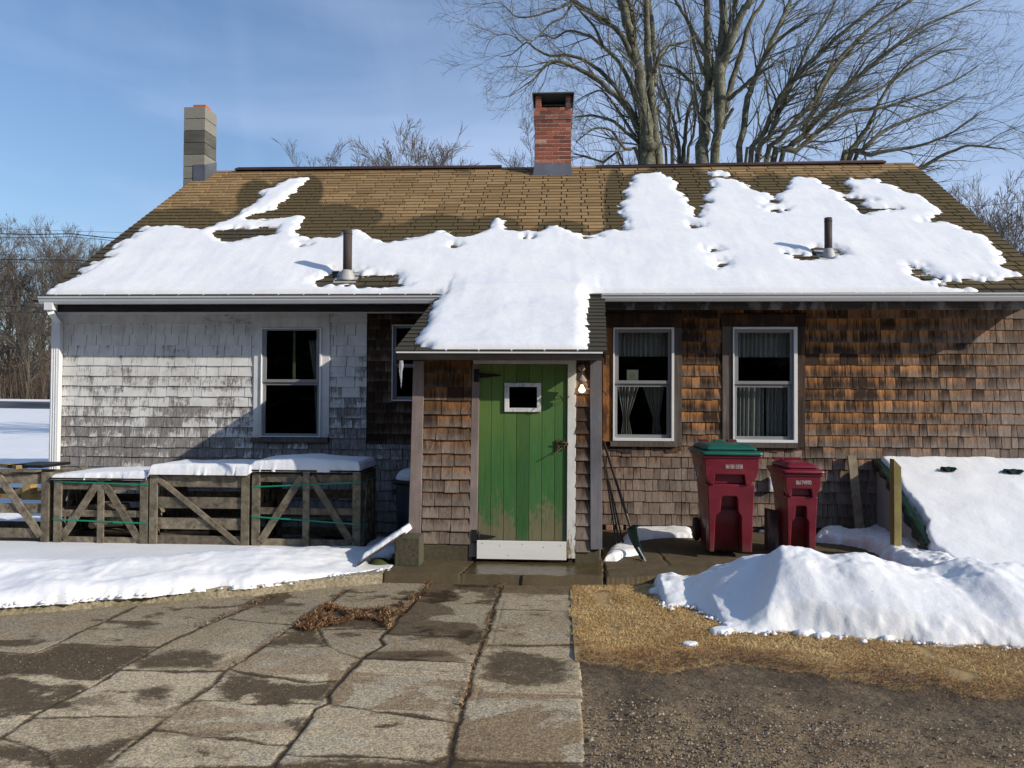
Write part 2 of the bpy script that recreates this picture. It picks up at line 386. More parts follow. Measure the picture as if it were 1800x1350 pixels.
s.put(b.inputs['Base Color'], s.mix(n2, (.055, .06, .065), (.10, .105, .11))); b.inputs['Roughness'].default_value = .8
sx_, sy_ = np.meshgrid(np.linspace(-200, 30, 120), np.linspace(54.4, 66.8, 14))
tag(grid_mesh('road', sx_, sy_, terr(sx_, sy_) + .03 + .0 * sx_, m), kind='structure')
sx_, sy_ = np.meshgrid(np.linspace(-200, 30, 400), np.linspace(67, 74, 16))
bk = fbm(sx_ / 5, sy_ / 8, 31) * 2.2 + .1
tag(grid_mesh('snow_bank', sx_, sy_, terr(sx_, sy_) + np.clip(bk, -.3, .22) * np.sin(np.pi * (sy_ - 67) / 7) - .02, SNOW), kind='structure')

# ================================================================ house
house = empty('house', (-1.0, YW, 0), 'weathered shingled cottage with half peeling white wall, green plank door and brown roof', 'house')
YE = 9.05; GY = 8.93
ZE = onY(900, 519.5, YE)[2]; MS = 0.66
nrm = np.array([0, -MS, 1.0]); P0 = np.array([0, YE, ZE])
RID = onplane(985, 293, P0, nrm); YR = RID[1]; ZR = RID[2]
eL = onplane(74, 522, P0, nrm); eR = onplane(1870, 517, P0, nrm)
rL = onplane(362, 301, P0, nrm); rR = onplane(1600, 285, P0, nrm)
def xl_main(Y): return eL[0] + (rL[0] - eL[0]) * (Y - YE) / (YR - YE)
def xr_main(Y): return eR[0] + (rR[0] - eR[0]) * (Y - YE) / (YR - YE)
YP = 7.2; ZP = onY(880, 617, YP)[2]; MP = (ZE - 0.02 - ZP) / (YE - YP); PP = np.array([0, YP, ZP]); nP = np.array([0, -MP, 1.0])
pL0 = onY(699, 617, YP)[0]; pR0 = onY(1062, 614, YP)[0]; pL1 = onY(773, 514, YE)[0]; pR1 = onY(1059, 512, YE)[0]
def xl_p(Y): return pL0 + (pL1 - pL0) * (Y - YP) / (YE - YP)
def xr_p(Y): return pR0 + (pR1 - pR0) * (Y - YP) / (YE - YP)
XL = onY(103, 600, YW)[0]; XR = eR[0] - 0.15
print('ZE', ZE, 'YR', YR, 'ZR', ZR, 'ZP', ZP, 'MP', MP, 'XL', XL, 'XR', XR, 'D', eL, eR)

# snow outline on the roof, photo pixels unprojected onto the two roof planes
SN_MAIN = [(78, 526), (100, 505), (130, 491), (152, 480), (140, 476), (168, 470), (160, 465), (188, 458), (180, 452), (205, 440), (196, 436), (207, 430), (228, 425), (240, 412), (253, 410), (247, 405), (258, 401), (290, 400), (310, 398), (330, 402), (350, 406), (370, 402), (400, 388), (420, 380), (418, 375), (440, 365), (458, 350), (455, 340), (475, 332), (497, 322), (510, 316), (543, 315), (530, 328), (526, 335), (515, 340), (500, 352), (495, 360), (480, 370), (455, 376), (435, 383), (440, 388), (470, 388), (500, 386), (532, 383), (534, 391), (528, 400), (521, 408), (524, 418), (552, 423), (596, 418), (604, 411), (620, 406), (634, 408), (648, 418), (672, 427), (690, 429), (707, 425), (741, 418), (762, 409), (776, 407), (793, 411), (807, 417), (831, 416), (848, 409), (862, 402), (867, 389), (875, 387), (886, 392), (884, 398), (891, 406), (913, 410), (951, 408), (965, 400), (979, 398), (993, 405), (1010, 412), (1037, 416), (1058, 412), (1079, 404), (1096, 402), (1099, 394), (1086, 375), (1092, 367), (1088, 362), (1099, 349), (1094, 340), (1104, 332), (1108, 322), (1106, 313), (1125, 307), (1162, 305), (1165, 310), (1183, 316), (1194, 327), (1192, 335), (1210, 350), (1212, 358), (1219, 368), (1222, 385), (1228, 385), (1231, 372), (1233, 362), (1245, 358), (1233, 347), (1246, 339), (1250, 329), (1243, 322), (1250, 316), (1300, 318), (1312, 327), (1321, 335), (1358, 345), (1362, 352), (1366, 344), (1375, 339), (1383, 329), (1387, 318), (1400, 313), (1437, 316), (1454, 327), (1467, 337), (1485, 344), (1496, 340), (1492, 331), (1475, 323), (1492, 317), (1546, 318), (1550, 325), (1581, 331), (1587, 339), (1621, 345), (1633, 358), (1660, 372), (1650, 381), (1621, 391), (1667, 394), (1692, 404), (1725, 414), (1750, 435), (1758, 452), (1769, 464), (1765, 472), (1794, 485), (1758, 493), (1675, 497), (1642, 504), (1667, 510), (1720, 512), (1726, 530), (1062, 530), (1062, 560), (770, 560), (770, 530), (60, 532)]
SN_PORCH = [(700, 440), (1100, 440), (1100, 509), (1060, 508), (1051, 508), (1037, 518), (1034, 539), (1032, 563), (1037, 587), (1034, 600), (1033, 630), (844, 632), (790, 628), (751, 615), (731, 605), (732, 598), (741, 583), (755, 559), (760, 542), (776, 516), (700, 516)]
SN_HOLES = [[(375, 410), (400, 404), (487, 403), (480, 413), (470, 418), (445, 420), (430, 424), (410, 428), (388, 425)],
            [(552, 499), (562, 494), (579, 484), (586, 477), (631, 478), (638, 487), (689, 487), (714, 490), (729, 496), (717, 504), (676, 509), (641, 509), (627, 504), (562, 505)],
            [(1394, 456), (1427, 450), (1427, 439), (1446, 437), (1467, 439), (1477, 445), (1483, 452), (1467, 457), (1425, 459)],
            [(1257, 462), (1281, 464), (1276, 472), (1260, 473)], [(1607, 486), (1633, 485), (1655, 493), (1621, 496)], [(1598, 471), (1627, 473), (1612, 476)], [(1610, 478), (1630, 481), (1612, 481)],
            [(1342, 356), (1365, 351), (1368, 360), (1348, 361)], [(1346, 371), (1387, 371), (1370, 377), (1350, 375)], [(1216, 397), (1232, 400), (1218, 403)], [(1384, 449), (1410, 450), (1400, 454)],
            [(1483, 349), (1517, 352), (1533, 356), (1512, 361), (1533, 367), (1590, 370), (1533, 376), (1521, 379), (1508, 371), (1492, 358)], [(1086, 402), (1102, 406), (1088, 408)], [(1245, 442), (1262, 444), (1248, 447)],
            [(524, 432), (540, 434), (526, 437)], [(925, 419), (937, 420), (927, 422)], [(1020, 418), (1052, 418), (1030, 422)], [(795, 434), (803, 436), (797, 437)]]
SN_ISL = [[(1240, 305), (1262, 302), (1285, 306), (1288, 311), (1250, 311)]]
def um(L): return [tuple(onplane(x, y, P0, nrm)[:2]) for x, y in L]
def up_(L): return [tuple((onplane(x, y, PP, nP) if y > 509.5 else onplane(x, y, P0, nrm))[:2]) for x, y in L]
PM = um(SN_MAIN); PH = [um(h) for h in SN_HOLES]; PI = [um(h) for h in SN_ISL]; PQ = up_(SN_PORCH)
def snow_d(X, Y):
    d = np.maximum(sdist(X, Y, PM), sdist(X, Y, PI[0]))
    for h in PH: d = np.minimum(d, -sdist(X, Y, h))
    dq = sdist(X, Y, PQ)
    return np.where(Y < YE + .02, dq, np.where(Y < YE + .5, np.maximum(d, np.minimum(dq, 9)), d))
WETPX = [(330, 392, 75, 26), (590, 385, 50, 26), (560, 402, 85, 26), (690, 412, 70, 16), (770, 398, 55, 20), (868, 398, 45, 18), (985, 400, 40, 12), (1082, 362, 20, 62), (1222, 340, 32, 42), (1350, 335, 40, 28), (1475, 330, 40, 20), (452, 352, 34, 34), (520, 372, 45, 32), (545, 335, 22, 26), (1590, 318, 60, 18), (1650, 350, 70, 22), (1180, 300, 40, 10), (650, 380, 22, 14), (815, 300, 20, 2)]
def wet_at(X, Y, Z):
    P = np.stack([X, Y, Z], -1) - CAM; k = P @ FW; px = 900 + F * (P @ RT) / k; py = 675 - F * (P @ UP) / k
    wv = np.zeros(X.shape)
    for cx, cy, rx, ry in WETPX:
        q = ((px - cx) / rx) ** 2 + ((py - cy) / ry) ** 2
        wv = np.maximum(wv, np.clip(1.35 - q * .75, 0, 1))
    d = np.minimum(seg_dist(X, Y, PM), 9)
    wv = np.maximum(wv, np.clip(.92 - d / .24, 0, 1))
    wv = np.maximum(wv, np.where((X - xl_main(Y) < .28) & (py > 370), .9 - (X - xl_main(Y)), 0))
    wv = np.maximum(wv, np.clip(1.15 - (xr_main(Y) - X) / 1.0, 0, 1) * sstep(290, 330, py))
    wv = np.where(snow_d(X, Y) > -.02, 1, wv)
    for h in PH: wv = np.where(inside(X, Y, h), 1.7, wv)
    wv = np.where((X - xl_main(Y) < .30) & (py > 400), 1.7, wv)
    return np.where(Y < YE + .12, 1.9, wv)
def tabs(name, xl, xr, y0, y1, z0_, slope, parent, expo=.132, wid=.305):
    L = (y1 - y0) * math.hypot(1, slope); n = int(L / expo); c = 1 / math.hypot(1, slope)
    mb = MB(); rs = random.Random(3)
    nv = np.array([0, -slope, 1.0]) * c; tv = np.array([0, 1.0, slope]) * c
    def P(x, t, o): return np.array([x, y0, z0_]) + tv * t + nv * o
    for i in range(n + 1):
        t0 = i * expo; t1 = min(t0 + expo + .02, L); ym = y0 + t0 * c
        if t1 - t0 < .02: continue
        a = xl(ym) - .03; bnd = xr(ym) + .03; x = a + (-.5 if i % 2 else -.35 if i % 3 == 0 else -.2) * wid + rs.uniform(-.01, .01)
        while x < bnd:
            xa = max(x, a); xb = min(x + wid - .018, bnd); x += wid
            if xb - xa < .02: continue
            ns = 3; r = rs.random(); dz = rs.uniform(0, .0025); dt = rs.uniform(-.003, .003)
            lo = [mb.vert(P(xa + (xb - xa) * k / ns, t0 + dt, .014 + dz)) for k in range(ns + 1)]
            hi = [mb.vert(P(xa + (xb - xa) * k / ns, t1, .001)) for k in range(ns + 1)]
            fl = [mb.vert(P(xa + (xb - xa) * k / ns, t0 + dt, -.004)) for k in range(ns + 1)]
            for k in range(ns):
                mb.face((lo[k], lo[k + 1], hi[k + 1], hi[k]), r); mb.face((fl[k], fl[k + 1], lo[k + 1], lo[k]), r)
            mb.face((fl[0], lo[0], hi[0]), r); mb.face((fl[-1], hi[-1], lo[-1]), r)
    V = np.array(mb.v); mb.pa = wet_at(V[:, 0], V[:, 1], V[:, 2]).tolist()
    return build(name, mb, ROOFM, parent)
# roof: deck slab, tabs on top
deck = MB(); 
def slab(mb, xl, xr, y0, y1, zf, th):
    c = [(xl(y0), y0, zf(y0) - th), (xr(y0), y0, zf(y0) - th), (xr(y1), y1, zf(y1) - th), (xl(y1), y1, zf(y1) - th),
         (xl(y0), y0, zf(y0) - .003), (xr(y0), y0, zf(y0) - .003), (xr(y1), y1, zf(y1) - .003), (xl(y1), y1, zf(y1) - .003)]
    mb.hexa(c, .5)
ZM = lambda y: ZE + MS * (y - YE)
slab(deck, xl_main, xr_main, YE, YR, ZM, .07)
roof = build('roof', deck, DARKW, house)
YB = YR + (YR - YE)
bk = MB(); bk.hexa([(rL[0], YR + .001, ZR - .073), (rR[0], YR + .001, ZR - .073), (eR[0] - .3, YB, ZE - .07), (eL[0] + .4, YB, ZE - .07), (rL[0], YR + .001, ZR - .003), (rR[0], YR + .001, ZR - .003), (eR[0] - .3, YB, ZE), (eL[0] + .4, YB, ZE)], .5)
build('rear_slope', bk, simple('rear_shingles', (.09, .07, .045), .9), roof)
tabs('shingle_covering', xl_main, xr_main, YE - .01, YR, ZM(YE - .01), MS, roof)
# brown metal strips lying along the ridge
RUST = simple('brown_metal', (.055, .03, .025), .5, .3, metal=.3)
for a, c_, e in (((418, 297), (882, 293), .05), ((1048, 293.5), (1552, 284), .05)):
    A = onY(a[0], a[1], YR); B = onY(c_[0], c_[1], YR); mb = MB()
    mb.hexa([(A[0], YR - .14, A[2] - .055), (B[0], YR - .14, B[2] - .055), (B[0], YR + .14, B[2] - .055), (A[0], YR + .14, A[2] - .055), (A[0], YR - .12, A[2] - .02), (B[0], YR - .12, B[2] - .02), (B[0], YR + .12, B[2] - .02), (A[0], YR + .12, A[2] - .02)])
    mb.tube([A + np.array([0, -.0, 0]), B], .03, 8); build('ridge_strip', mb, RUST, roof)
# rake boards
for (xf, sgn) in ((xl_main, -1), (xr_main, 1)):
    mb = MB()
    a = np.array([xf(YE) + sgn * .008, YE + .01, ZM(YE) - .10]); e = np.array([xf(YR) + sgn * .008, YR, ZM(YR) - .10])
    mb.bar(a, e, .13, .022, up=(1, 0, 0)); build('rake_board', mb, GREYW, roof)

# porch roof
ZPF = lambda y: ZP + MP * (y - YP)
pd = MB(); slab(pd, xl_p, xr_p, YP, YE + .12, ZPF, .06); proof = build('porch_roof', pd, DARKW, house)
tabs('shingle_covering', xl_p, xr_p, YP - .01, YE + .1, ZPF(YP - .01), MP, proof)
mb = MB(); x0 = onY(697, 625, YP - .02)[0]; x1 = onY(1059, 625, YP - .02)[0]
z1 = onY(880, 621, YP - .02)[2]; z0b = onY(880, 633, YP - .02)[2]
mb.box(x0, x1, YP - .02, YP + .012, z0b, z1); build('fascia_board', mb, DARKW, proof)
mb = MB(); mb.box(x0 - .003, x1 + .003, YP - .028, YP + .02, z1, z1 + .014); build('drip_edge', mb, WHITE, proof)
for xf, sg in ((xl_p, -1), (xr_p, 1)):
    mb = MB()
    mb.bar((xf(YP) + sg * .006, YP, ZPF(YP) - .075), (xf(YE) + sg * .006, YE, ZPF(YE) - .075), .11, .02, up=(1, 0, 0)); build('rake_board', mb, DARKW, proof)

# roof snow (one height field over both planes)
X, Y = np.meshgrid(np.arange(eL[0], eR[0] + .03, .023), np.arange(YP - .05, YR, .022))
zb = np.where(Y < YE + .12, np.maximum(ZPF(Y), np.where(Y > YE, ZM(Y), -9)), ZM(Y))
d = snow_d(X, Y); row = np.floor((Y - YE) * math.hypot(1, MS) / .132)
jag = (vn(X * 4, row * 7.3, 11) - .5) * .09 + (vn(X * 15, row * 3.1, 12) - .5) * .11 + (vn(X * 13, Y * 40, 15) - .5) * .06
d = d + jag * np.clip(1 - np.abs(d) / .30, 0, 1) * np.where(Y < YE, .45, .85)
T = .048 + .02 * fbm(X * .9, Y * 1.3, 21) + .016 * fbm(X * 3.2, Y * .8, 22) + .010 * fbm(X * 2.4, Y * 2.4, 24) + .004 * fbm(X * 12, Y * 12, 23)
T = T * np.where(Y < YE + .1, 1.15, 1) * (1 + .0 * X)
q = np.clip(d / .15, 0, 1); h = T * (1 - (1 - q) ** 2.2) + .004 * (q > 0)
inx = (X > xl_p(Y) + .1) & (X < xr_p(Y) - .05)
h = h + np.where(inx, .05, 0) * np.exp(-((Y - YE - .02) / .28) ** 2) * q * np.clip((X - pL1) / .3, 0, 1) * np.clip((pR1 - X) / .25, 0, 1)
cut = np.where(Y < YE, np.clip((Y - YP + .005) / .05, 0, 1), 1) * np.where((Y > YE) & ~((X > xl_p(Y)) & (X < xr_p(Y))), np.clip((Y - YE - .005) / .05, .0, 1), 1)
d = np.where(cut <= 0, -1, d); h = h * np.sqrt(cut)
z = zb + np.where(d > 0, h + .006, -.02)
keep = (d[:-1, :-1] > -.0) | (d[1:, :-1] > 0) | (d[:-1, 1:] > 0) | (d[1:, 1:] > 0)
tag(grid_mesh('roof_snow', X, Y, z, SNOW, keep), 'melting white snow sheet draped over the cottage roof and its door hood', 'snow', kind='stuff')

# ---------------------------------------------------------------- walls
def sub_iv(iv, a, b):
    out = []
    for p, q in iv:
        if b <= p or a >= q: out.append((p, q))
        else:
            if a - p > .012: out.append((p, a))
            if q - b > .012: out.append((b, q))
    return out
def shingles(mb, O, U, N, u0, u1, zbot, ztop, expo, holes=(), seed=1, wmin=.07, wmax=.19, lip=.014, phase=0.0):
    rs = random.Random(seed); O = np.array(O, float); U = np.array(U, float); N = np.array(N, float)
    z = zbot - phase
    while z < ztop:
        ze = expo * rs.uniform(.96, 1.04); zt = min(z + ze + .012, ztop + .0); x = u0
        rowj = rs.uniform(-.002, .002); slope = rs.uniform(-.0012, .0012)
        while x < u1 - .004:
            w_ = rs.uniform(wmin, wmax); xe = x + w_
            if u1 - xe < .045: xe = u1
            r = rs.random(); jz = rs.uniform(-.005, .004) + rowj + slope * (x - u0); lp = lip * rs.uniform(.8, 1.3); gap = rs.choice((.004, .006, .009))
            segs = [(max(z + jz, zbot - .003), zt)]
            for hx0, hx1, hz0, hz1 in holes:
                if hx0 < x + .004 and hx1 > xe - .004: segs = sub_iv(segs, hz0, hz1)
            parts = [(x, xe, segs)]
            for hx0, hx1, hz0, hz1 in holes:
                np_ = []
                for (p, q, sg) in parts:
                    if hx1 <= p or hx0 >= q or (hx0 < p + .004 and hx1 > q - .004): np_.append((p, q, sg)); continue
                    cut = sub_iv(sg, hz0, hz1)
                    if p < hx0: np_.append((p, hx0, sg))
                    np_.append((max(p, hx0), min(q, hx1), cut))
                    if q > hx1: np_.append((hx1, q, sg))
                parts = np_
            for p, q, sg in parts:
                if q - p < .01: continue
                for za, zb_ in sg:
                    if zb_ - za < .015: continue
                    def PT(u, zz, o): return O + U * u + np.array([0, 0, zz]) + N * o
                    fa = (za - z) / (ze + .012); fb = (zb_ - z) / (ze + .012); oa = lp * (1 - fa) + .002; ob = max(lp * (1 - fb), 0) + .002
                    a_, b_ = p + gap * .5, q - gap * .5
                    va, vb = max(fa, 0), min(fb, 1)
                    mb.hexa([PT(a_, za, oa), PT(b_, za, oa), PT(b_, za, -.004), PT(a_, za, -.004), PT(a_, zb_, ob), PT(b_, zb_, ob), PT(b_, zb_, -.004), PT(a_, zb_, -.004)], r, (va, va, va, va, vb, vb, vb, vb), skip=(4,))
            x = xe
        z += ze
def strips(mb, x0, x1, z0_, z1_, y0, y1, holes):
    xs = sorted({x0, x1, *[h[0] for h in holes], *[h[1] for h in holes]}); zs = sorted({z0_, z1_, *[h[2] for h in holes], *[h[3] for h in holes]})
    xs = [x for x in xs if x0 <= x <= x1]; zs = [z for z in zs if z0_ <= z <= z1_]
    for i in range(len(xs) - 1):
        for j in range(len(zs) - 1):
            cx, cz = (xs[i] + xs[i + 1]) / 2, (zs[j] + zs[j + 1]) / 2
            if not any(h[0] < cx < h[1] and h[2] < cz < h[3] for h in holes): mb.box(xs[i], xs[i + 1], y0, y1, zs[j], zs[j + 1], .5)
W1 = rect(460, 577, 566, 768, YW); W2 = rect(690, 571, 752, 705, YW); W3 = rect(1077, 576, 1184, 775, YW); W4 = rect(1287, 575, 1400, 778, YW)
WH = [W1, W2, W3, W4]
ZT = ZE - .02; ZBL = -.12; ZBR = onY(1300, 925, YW)[2]
wall = MB(); ins = [(a + .02, b_ - .02, c + .02, d_ - .02) for a, b_, c, d_ in WH]
BW = onY(1118, 906, YW)[0], onY(1214, 935, YW)[0], -.06, onY(1160, 903, YW)[2] - .01
strips(wall, XL, XR, -.15, ZT, YW + .006, YW + .10, ins)
WALLM = simple('wall_boards', (.035, .028, .022), .9)
wl = build('wall', wall, WALLM, house)
XS = onY(645, 660, YW)[0]; XE0 = onY(735, 700, YW)[0]
zB = onY(690, 781, YW)[2]; zFr = onY(300, 568, YW)[2]
ntop = onY(300, 551, YW)[2]
cas1 = (onY(447, 650, YW)[0], onY(580, 650, YW)[0], onY(510, 777, YW)[2], ZT)
def hol(w, e=.0): return (w[0] - e, w[1] + e, w[2] - e, w[3] + e)
mb = MB(); O = (0, YW, 0); U = (1, 0, 0); N = (0, -1, 0)
ph = (onY(300, 587, YW)[2] - ZBL) % .128
shingles(mb, O, U, N, XL + .03, XS, ZBL + ph - .128, zFr, .128, [cas1], 5, .09, .24)
shingles(mb, O, U, N, XS, pL1 + 1.2, ZBL + ph - .128, zB, .128, [], 6, .09, .22)
build('painted_shingle_siding', mb, PEEL, wl)
mb = MB(); shingles(mb, O, U, N, XS + .006, XE0 + .25, zB + .004, ZT, .128, [hol(W2, .0)], 8, .08, .16); build('dark_shingle_siding', mb, CEDD, wl)
xr0 = onY(1060, 700, YW)[0]
cas3 = (onY(1055, 650, YW)[0], onY(1198, 650, YW)[0], onY(1130, 785, YW)[2], ZT); cas4 = (onY(1269, 650, YW)[0], onY(1414, 650, YW)[0], onY(1340, 787, YW)[2], onY(1340, 551, YW)[2])
mb = MB(); shingles(mb, O, U, N, xr0 - .3, XR, ZBR, ZT - .02, .1375, [cas3, cas4], 9, .06, .18, phase=0)
build('cedar_shingle_siding', mb, CEDW, wl)
# corner board, frieze and trim
mb = MB(); mb.box(XL - .02, XL + .035, YW - .022, YW + .1, -.12, ZT - .02); build('corner_board', mb, PEELB, house)
mb = MB(); mb.box(XL + .036, XS, YW - .02, YW + .01, zFr + .002, ntop + .02); build('frieze_board', mb, PEELH, house)
mb = MB(); zt_ = onY(400, 549, YW - .03)[2]; mb.box(XL, pL1 - .05, YW - .035, YW + .01, zt_ - .012, zt_ + .006); build('trim_strip', mb, WHITE, house)
# fascia and soffit
fy = 9.12
for px0, px1, mt, pa, pb in ((101, 772, DARKW, 534, 548), (1059, 1868, GREYW, 527, 544)):
    x0, x1, a, c_ = rect(px0, pa - 8, px1, pb, fy - .012); mb = MB()
    if mt is DARKW:
        mb.box(x0, x1, fy - .012, fy + .012, a, ZE - .05); 
    else:
        k = 4; xs = [x0, x0 + 1.53, x0 + 3.6, x1]
        for i in range(3): mb.box(xs[i], xs[i + 1] - .003, fy - .012 - .001 * i, fy + .012, a, ZE - .05)
    build('fascia_board', mb, mt, house)
mb = MB(); mb.box(XL - .1, XR + .1, fy + .013, YW + .006, ZE - .045, ZE - .03); build('soffit', mb, DARKW, house)
# gutters
for px0, px1 in ((66, 776), (1058, 1880)):
    A = onY(px0, 520, GY); B = onY(px1, 520 if px0 < 100 else 514, GY)
    zt = (onY(500, 520, GY)[2] if px0 < 100 else onY(1400, 515, GY)[2]); hh = .085; mb = MB()
    prof = [(GY, zt), (GY, zt - .018), (GY + .012, zt - .022), (GY + .016, zt - .05), (GY + .035, zt - hh), (GY + .10, zt - hh), (GY + .10, zt - .005), (GY + .096, zt - .005), (GY + .096, zt - hh + .004), (GY + .038, zt - hh + .004), (GY + .02, zt - .05), (GY + .016, zt - .02), (GY + .004, zt - .012), (GY + .004, zt)]
    for i in range(3):
        xa = A[0] + (B[0] - A[0]) * i / 3; xb = A[0] + (B[0] - A[0]) * (i + 1) / 3 - .002
        a = [mb.vert((xa, y, z)) for y, z in prof]; c_ = [mb.vert((xb, y, z)) for y, z in prof]; n = len(prof)
        for k in range(n): mb.face((a[k], c_[k], c_[(k + 1) % n], a[(k + 1) % n]), .3 + .2 * i)
        mb.face(a[::-1]); mb.face(c_)
    gt = build('gutter', mb, GUTTER, house)
    if px0 < 100:
        mb = MB(); w_ = .055
        p = [onY(88, 532, GY + .06), onY(88, 545, GY + .06), onY(101, 563, YW - .06), onY(101, 572, YW - .06)]
        p.append(np.array([p[-1][0] - .012, YW - .06, -.05]))
        for i in range(4): mb.bar(p[i], p[i + 1], .105, .07, up=(0, -1, 0), r=.5)
        for zz in (.05, .02, -.01): mb.box(p[3][0] - .054, p[3][0] + .054, YW - .098, YW - .02, p[3][2] + zz, p[3][2] + zz + .006)
        for k in (-1, 0, 1): mb.box(p[4][0] + k * .03 - .004, p[4][0] + k * .03 + .004, YW - .1, YW - .09, -.05, p[3][2] - .02)
        build('downspout', mb, WHITE, gt)
# gable and rear walls
mb = MB()
for xs, sg in ((XL, 1), (XR, -1)):
    xa, xb = xs, xs + shx(YB - .4)
    for (q0, q1) in (((xs, YW), (xs + shx(YR), YR)), ((xs + shx(YR), YR), (xb, YB - .4))):
        t0 = ZM(q0[1]) if q0[1] <= YR else ZM(2 * YR - q0[1]); t1 = ZM(q1[1]) if q1[1] <= YR else ZM(2 * YR - q1[1])
        mb.hexa([(q0[0], q0[1], -.15), (q0[0] + sg * .08, q0[1], -.15), (q1[0] + sg * .08, q1[1], -.15), (q1[0], q1[1], -.15), (q0[0], q0[1], t0 - .1), (q0[0] + sg * .08, q0[1], t0 - .1), (q1[0] + sg * .08, q1[1], t1 - .1), (q1[0], q1[1], t1 - .1)])
mb.box(XL + .1, XR - .1, YB - .4, YB - .3, -.15, ZE + .2)
build('gable_wall', mb, WALLM, house)
mb = MB(); shingles(mb, (XL, YW, 0), (KS, 1, 0), (-1, KS, 0), .02, YR * 2 - YW * 1 - YW - .2 if False else (YR - YE) * 2 - .9, -.1, ZE - .05, .13, [], 12); build('gable_shingle_siding', mb, PEEL, wl)
mb = MB(); mb.box(XL + .1, XR - .1, YW + .11, YB - .41, -.05, 0.0); mb.box(XL + .1, XR - .1, YW + .11, YB - .41, ZT - .05, ZT - .02); mb.box(XL + .1, XR - .1, 12.2, 12.25, 0, ZT - .05)
build('interior', mb, simple('dim_room', (.10, .08, .06), .9), house)

# ---------------------------------------------------------------- windows
m, s, b = mat('window_glass'); t = m.node_tree; out = t.nodes['Material Output']
gl = s.n('BsdfGlossy', Color=(.9, .95, .92), Roughness=0.02); tr = s.n('BsdfTransparent', Color=(.86, .88, .87)); fr = s.n('Fresnel', IOR=1.5)
wv = s.noise(s.pos(), 3.0, 2); bm_ = s.n('Bump', Height=wv, Strength=.04, Distance=.02); t.links.new(bm_.outputs[0], gl.inputs['Normal'])
mx = s.n('MixShader', i0=s.math('MINIMUM', fr.outputs[0], .5), i1=tr.outputs[0], i2=gl.outputs[0]); t.links.new(mx.outputs[0], out.inputs['Surface']); GLASS = m
def ring(mb, o, i, y0, y1, r=None):
    """frame between outer rect o and inner rect i (x0,x1,z0,z1)"""
    mb.box(o[0], i[0], y0, y1, o[2], o[3], r); mb.box(i[1], o[1], y0, y1, o[2], o[3], r)
    mb.box(i[0], i[1], y0, y1, o[2], i[2], r); mb.box(i[0], i[1], y0, y1, i[3], o[3], r)
OLDW = m_wood('old_grey_casing', (.055, .042, .034), (.155, .13, .115), sc=(45, 45, 2.5))
DKC = m_wood('dark_brown_casing', (.022, .014, .010), (.075, .050, .038), sc=(45, 45, 2.5), stain=((.20, .09, .03), .4))
ORC = m_wood('orange_casing', (.16, .062, .018), (.34, .15, .05), sc=(30, 30, 2), stain=((.03, .02, .015), .8))
def window(W, gu, gl_, yb=YW):
    f = MB(); gU = rect(*gu, yb); gL = rect(*gl_, yb)
    inn = (min(gU[0], gL[0]) - .038, max(gU[1], gL[1]) + .038, gL[2] - .04, gU[3] + .04)
    inn = (max(inn[0], W[0] + .012), min(inn[1], W[1] - .012), max(inn[2], W[2] + .012), min(inn[3], W[3] - .012))
    ring(f, W, inn, yb - .045, yb + .02); o = build('window', f, WHITE, house, .003)
    mid = (gU[2] + gL[3]) / 2
    for g, ys, (zlo, zhi) in ((gU, yb - .018, (mid - .0, inn[3])), (gL, yb + .004, (inn[2], mid + .012))):
        q = MB(); ring(q, (inn[0], inn[1], zlo, zhi), g, ys, ys + .028); so = build('sash', q, VIN, o, .002)
        q = MB(); q.box(g[0] - .003, g[1] + .003, ys + .012, ys + .015, g[2] - .003, g[3] + .003); build('pane', q, GLASS, o)
    return o, gU, gL
VIN = simple('grey_vinyl_sash', (.22, .225, .235), .45, .08)
w1, g1u, g1l = window(W1, (469, 581, 557, 667), (466, 677, 557, 762))
w2, _, _ = window(W2, (697, 577, 748, 640), (697, 646, 748, 697))
w3, g3u, g3l = window(W3, (1087, 585, 1174, 669), (1085, 680, 1172, 764))
w4, g4u, g4l = window(W4, (1297, 585, 1388, 670), (1295, 681, 1385, 767))
mb = MB(); mb.box(onY(513, 620, YW)[0], onY(517, 620, YW)[0], YW + .04, YW + .06, g1u[2], g1u[3]); build('muntin', mb, simple('pale_muntin', (.17, .19, .10), .6), w1)
def boards(name, L, material, parent, yo=.03):
    for i, (a, b_, c, d_) in enumerate(L):
        r_ = rect(a, b_, c, d_, YW); mb = MB(); mb.box(r_[0], r_[1], YW - yo - .0015 * i, YW + .02, r_[2], r_[3]); build(name, mb, material if not isinstance(material, list) else material[i], parent, .003)
boards('casing', [(447, 569, 460, 769), (566, 569, 580, 769), (447, 549, 580, 577)], PEELB, w1, .026)
boards('sill', [(443, 769, 578, 777)], OLDW, w1, .055)
boards('casing', [(1059, 576, 1076.5, 776), (1184.5, 576, 1198, 785), (1059, 551, 1198, 575.5)], [ORC, OLDW, DKC], w3, .026)
boards('sill', [(1072, 776, 1190, 785)], OLDW, w3, .05)
boards('casing', [(1269, 574, 1286.5, 787), (1400.5, 574, 1414, 787), (1267, 552, 1416, 573.5)], [OLDW, DKC, DKC], w4, .026)
boards('sill', [(1287, 778.5, 1400, 787)], OLDW, w4, .05)
mb = MB(); x0, x1, a, c_ = rect(1062, 545, 1195, 553, YW - .02); mb.box(x0, x1, YW - .02, YW, a, c_); build('head_gap', mb, WALLM, wl)
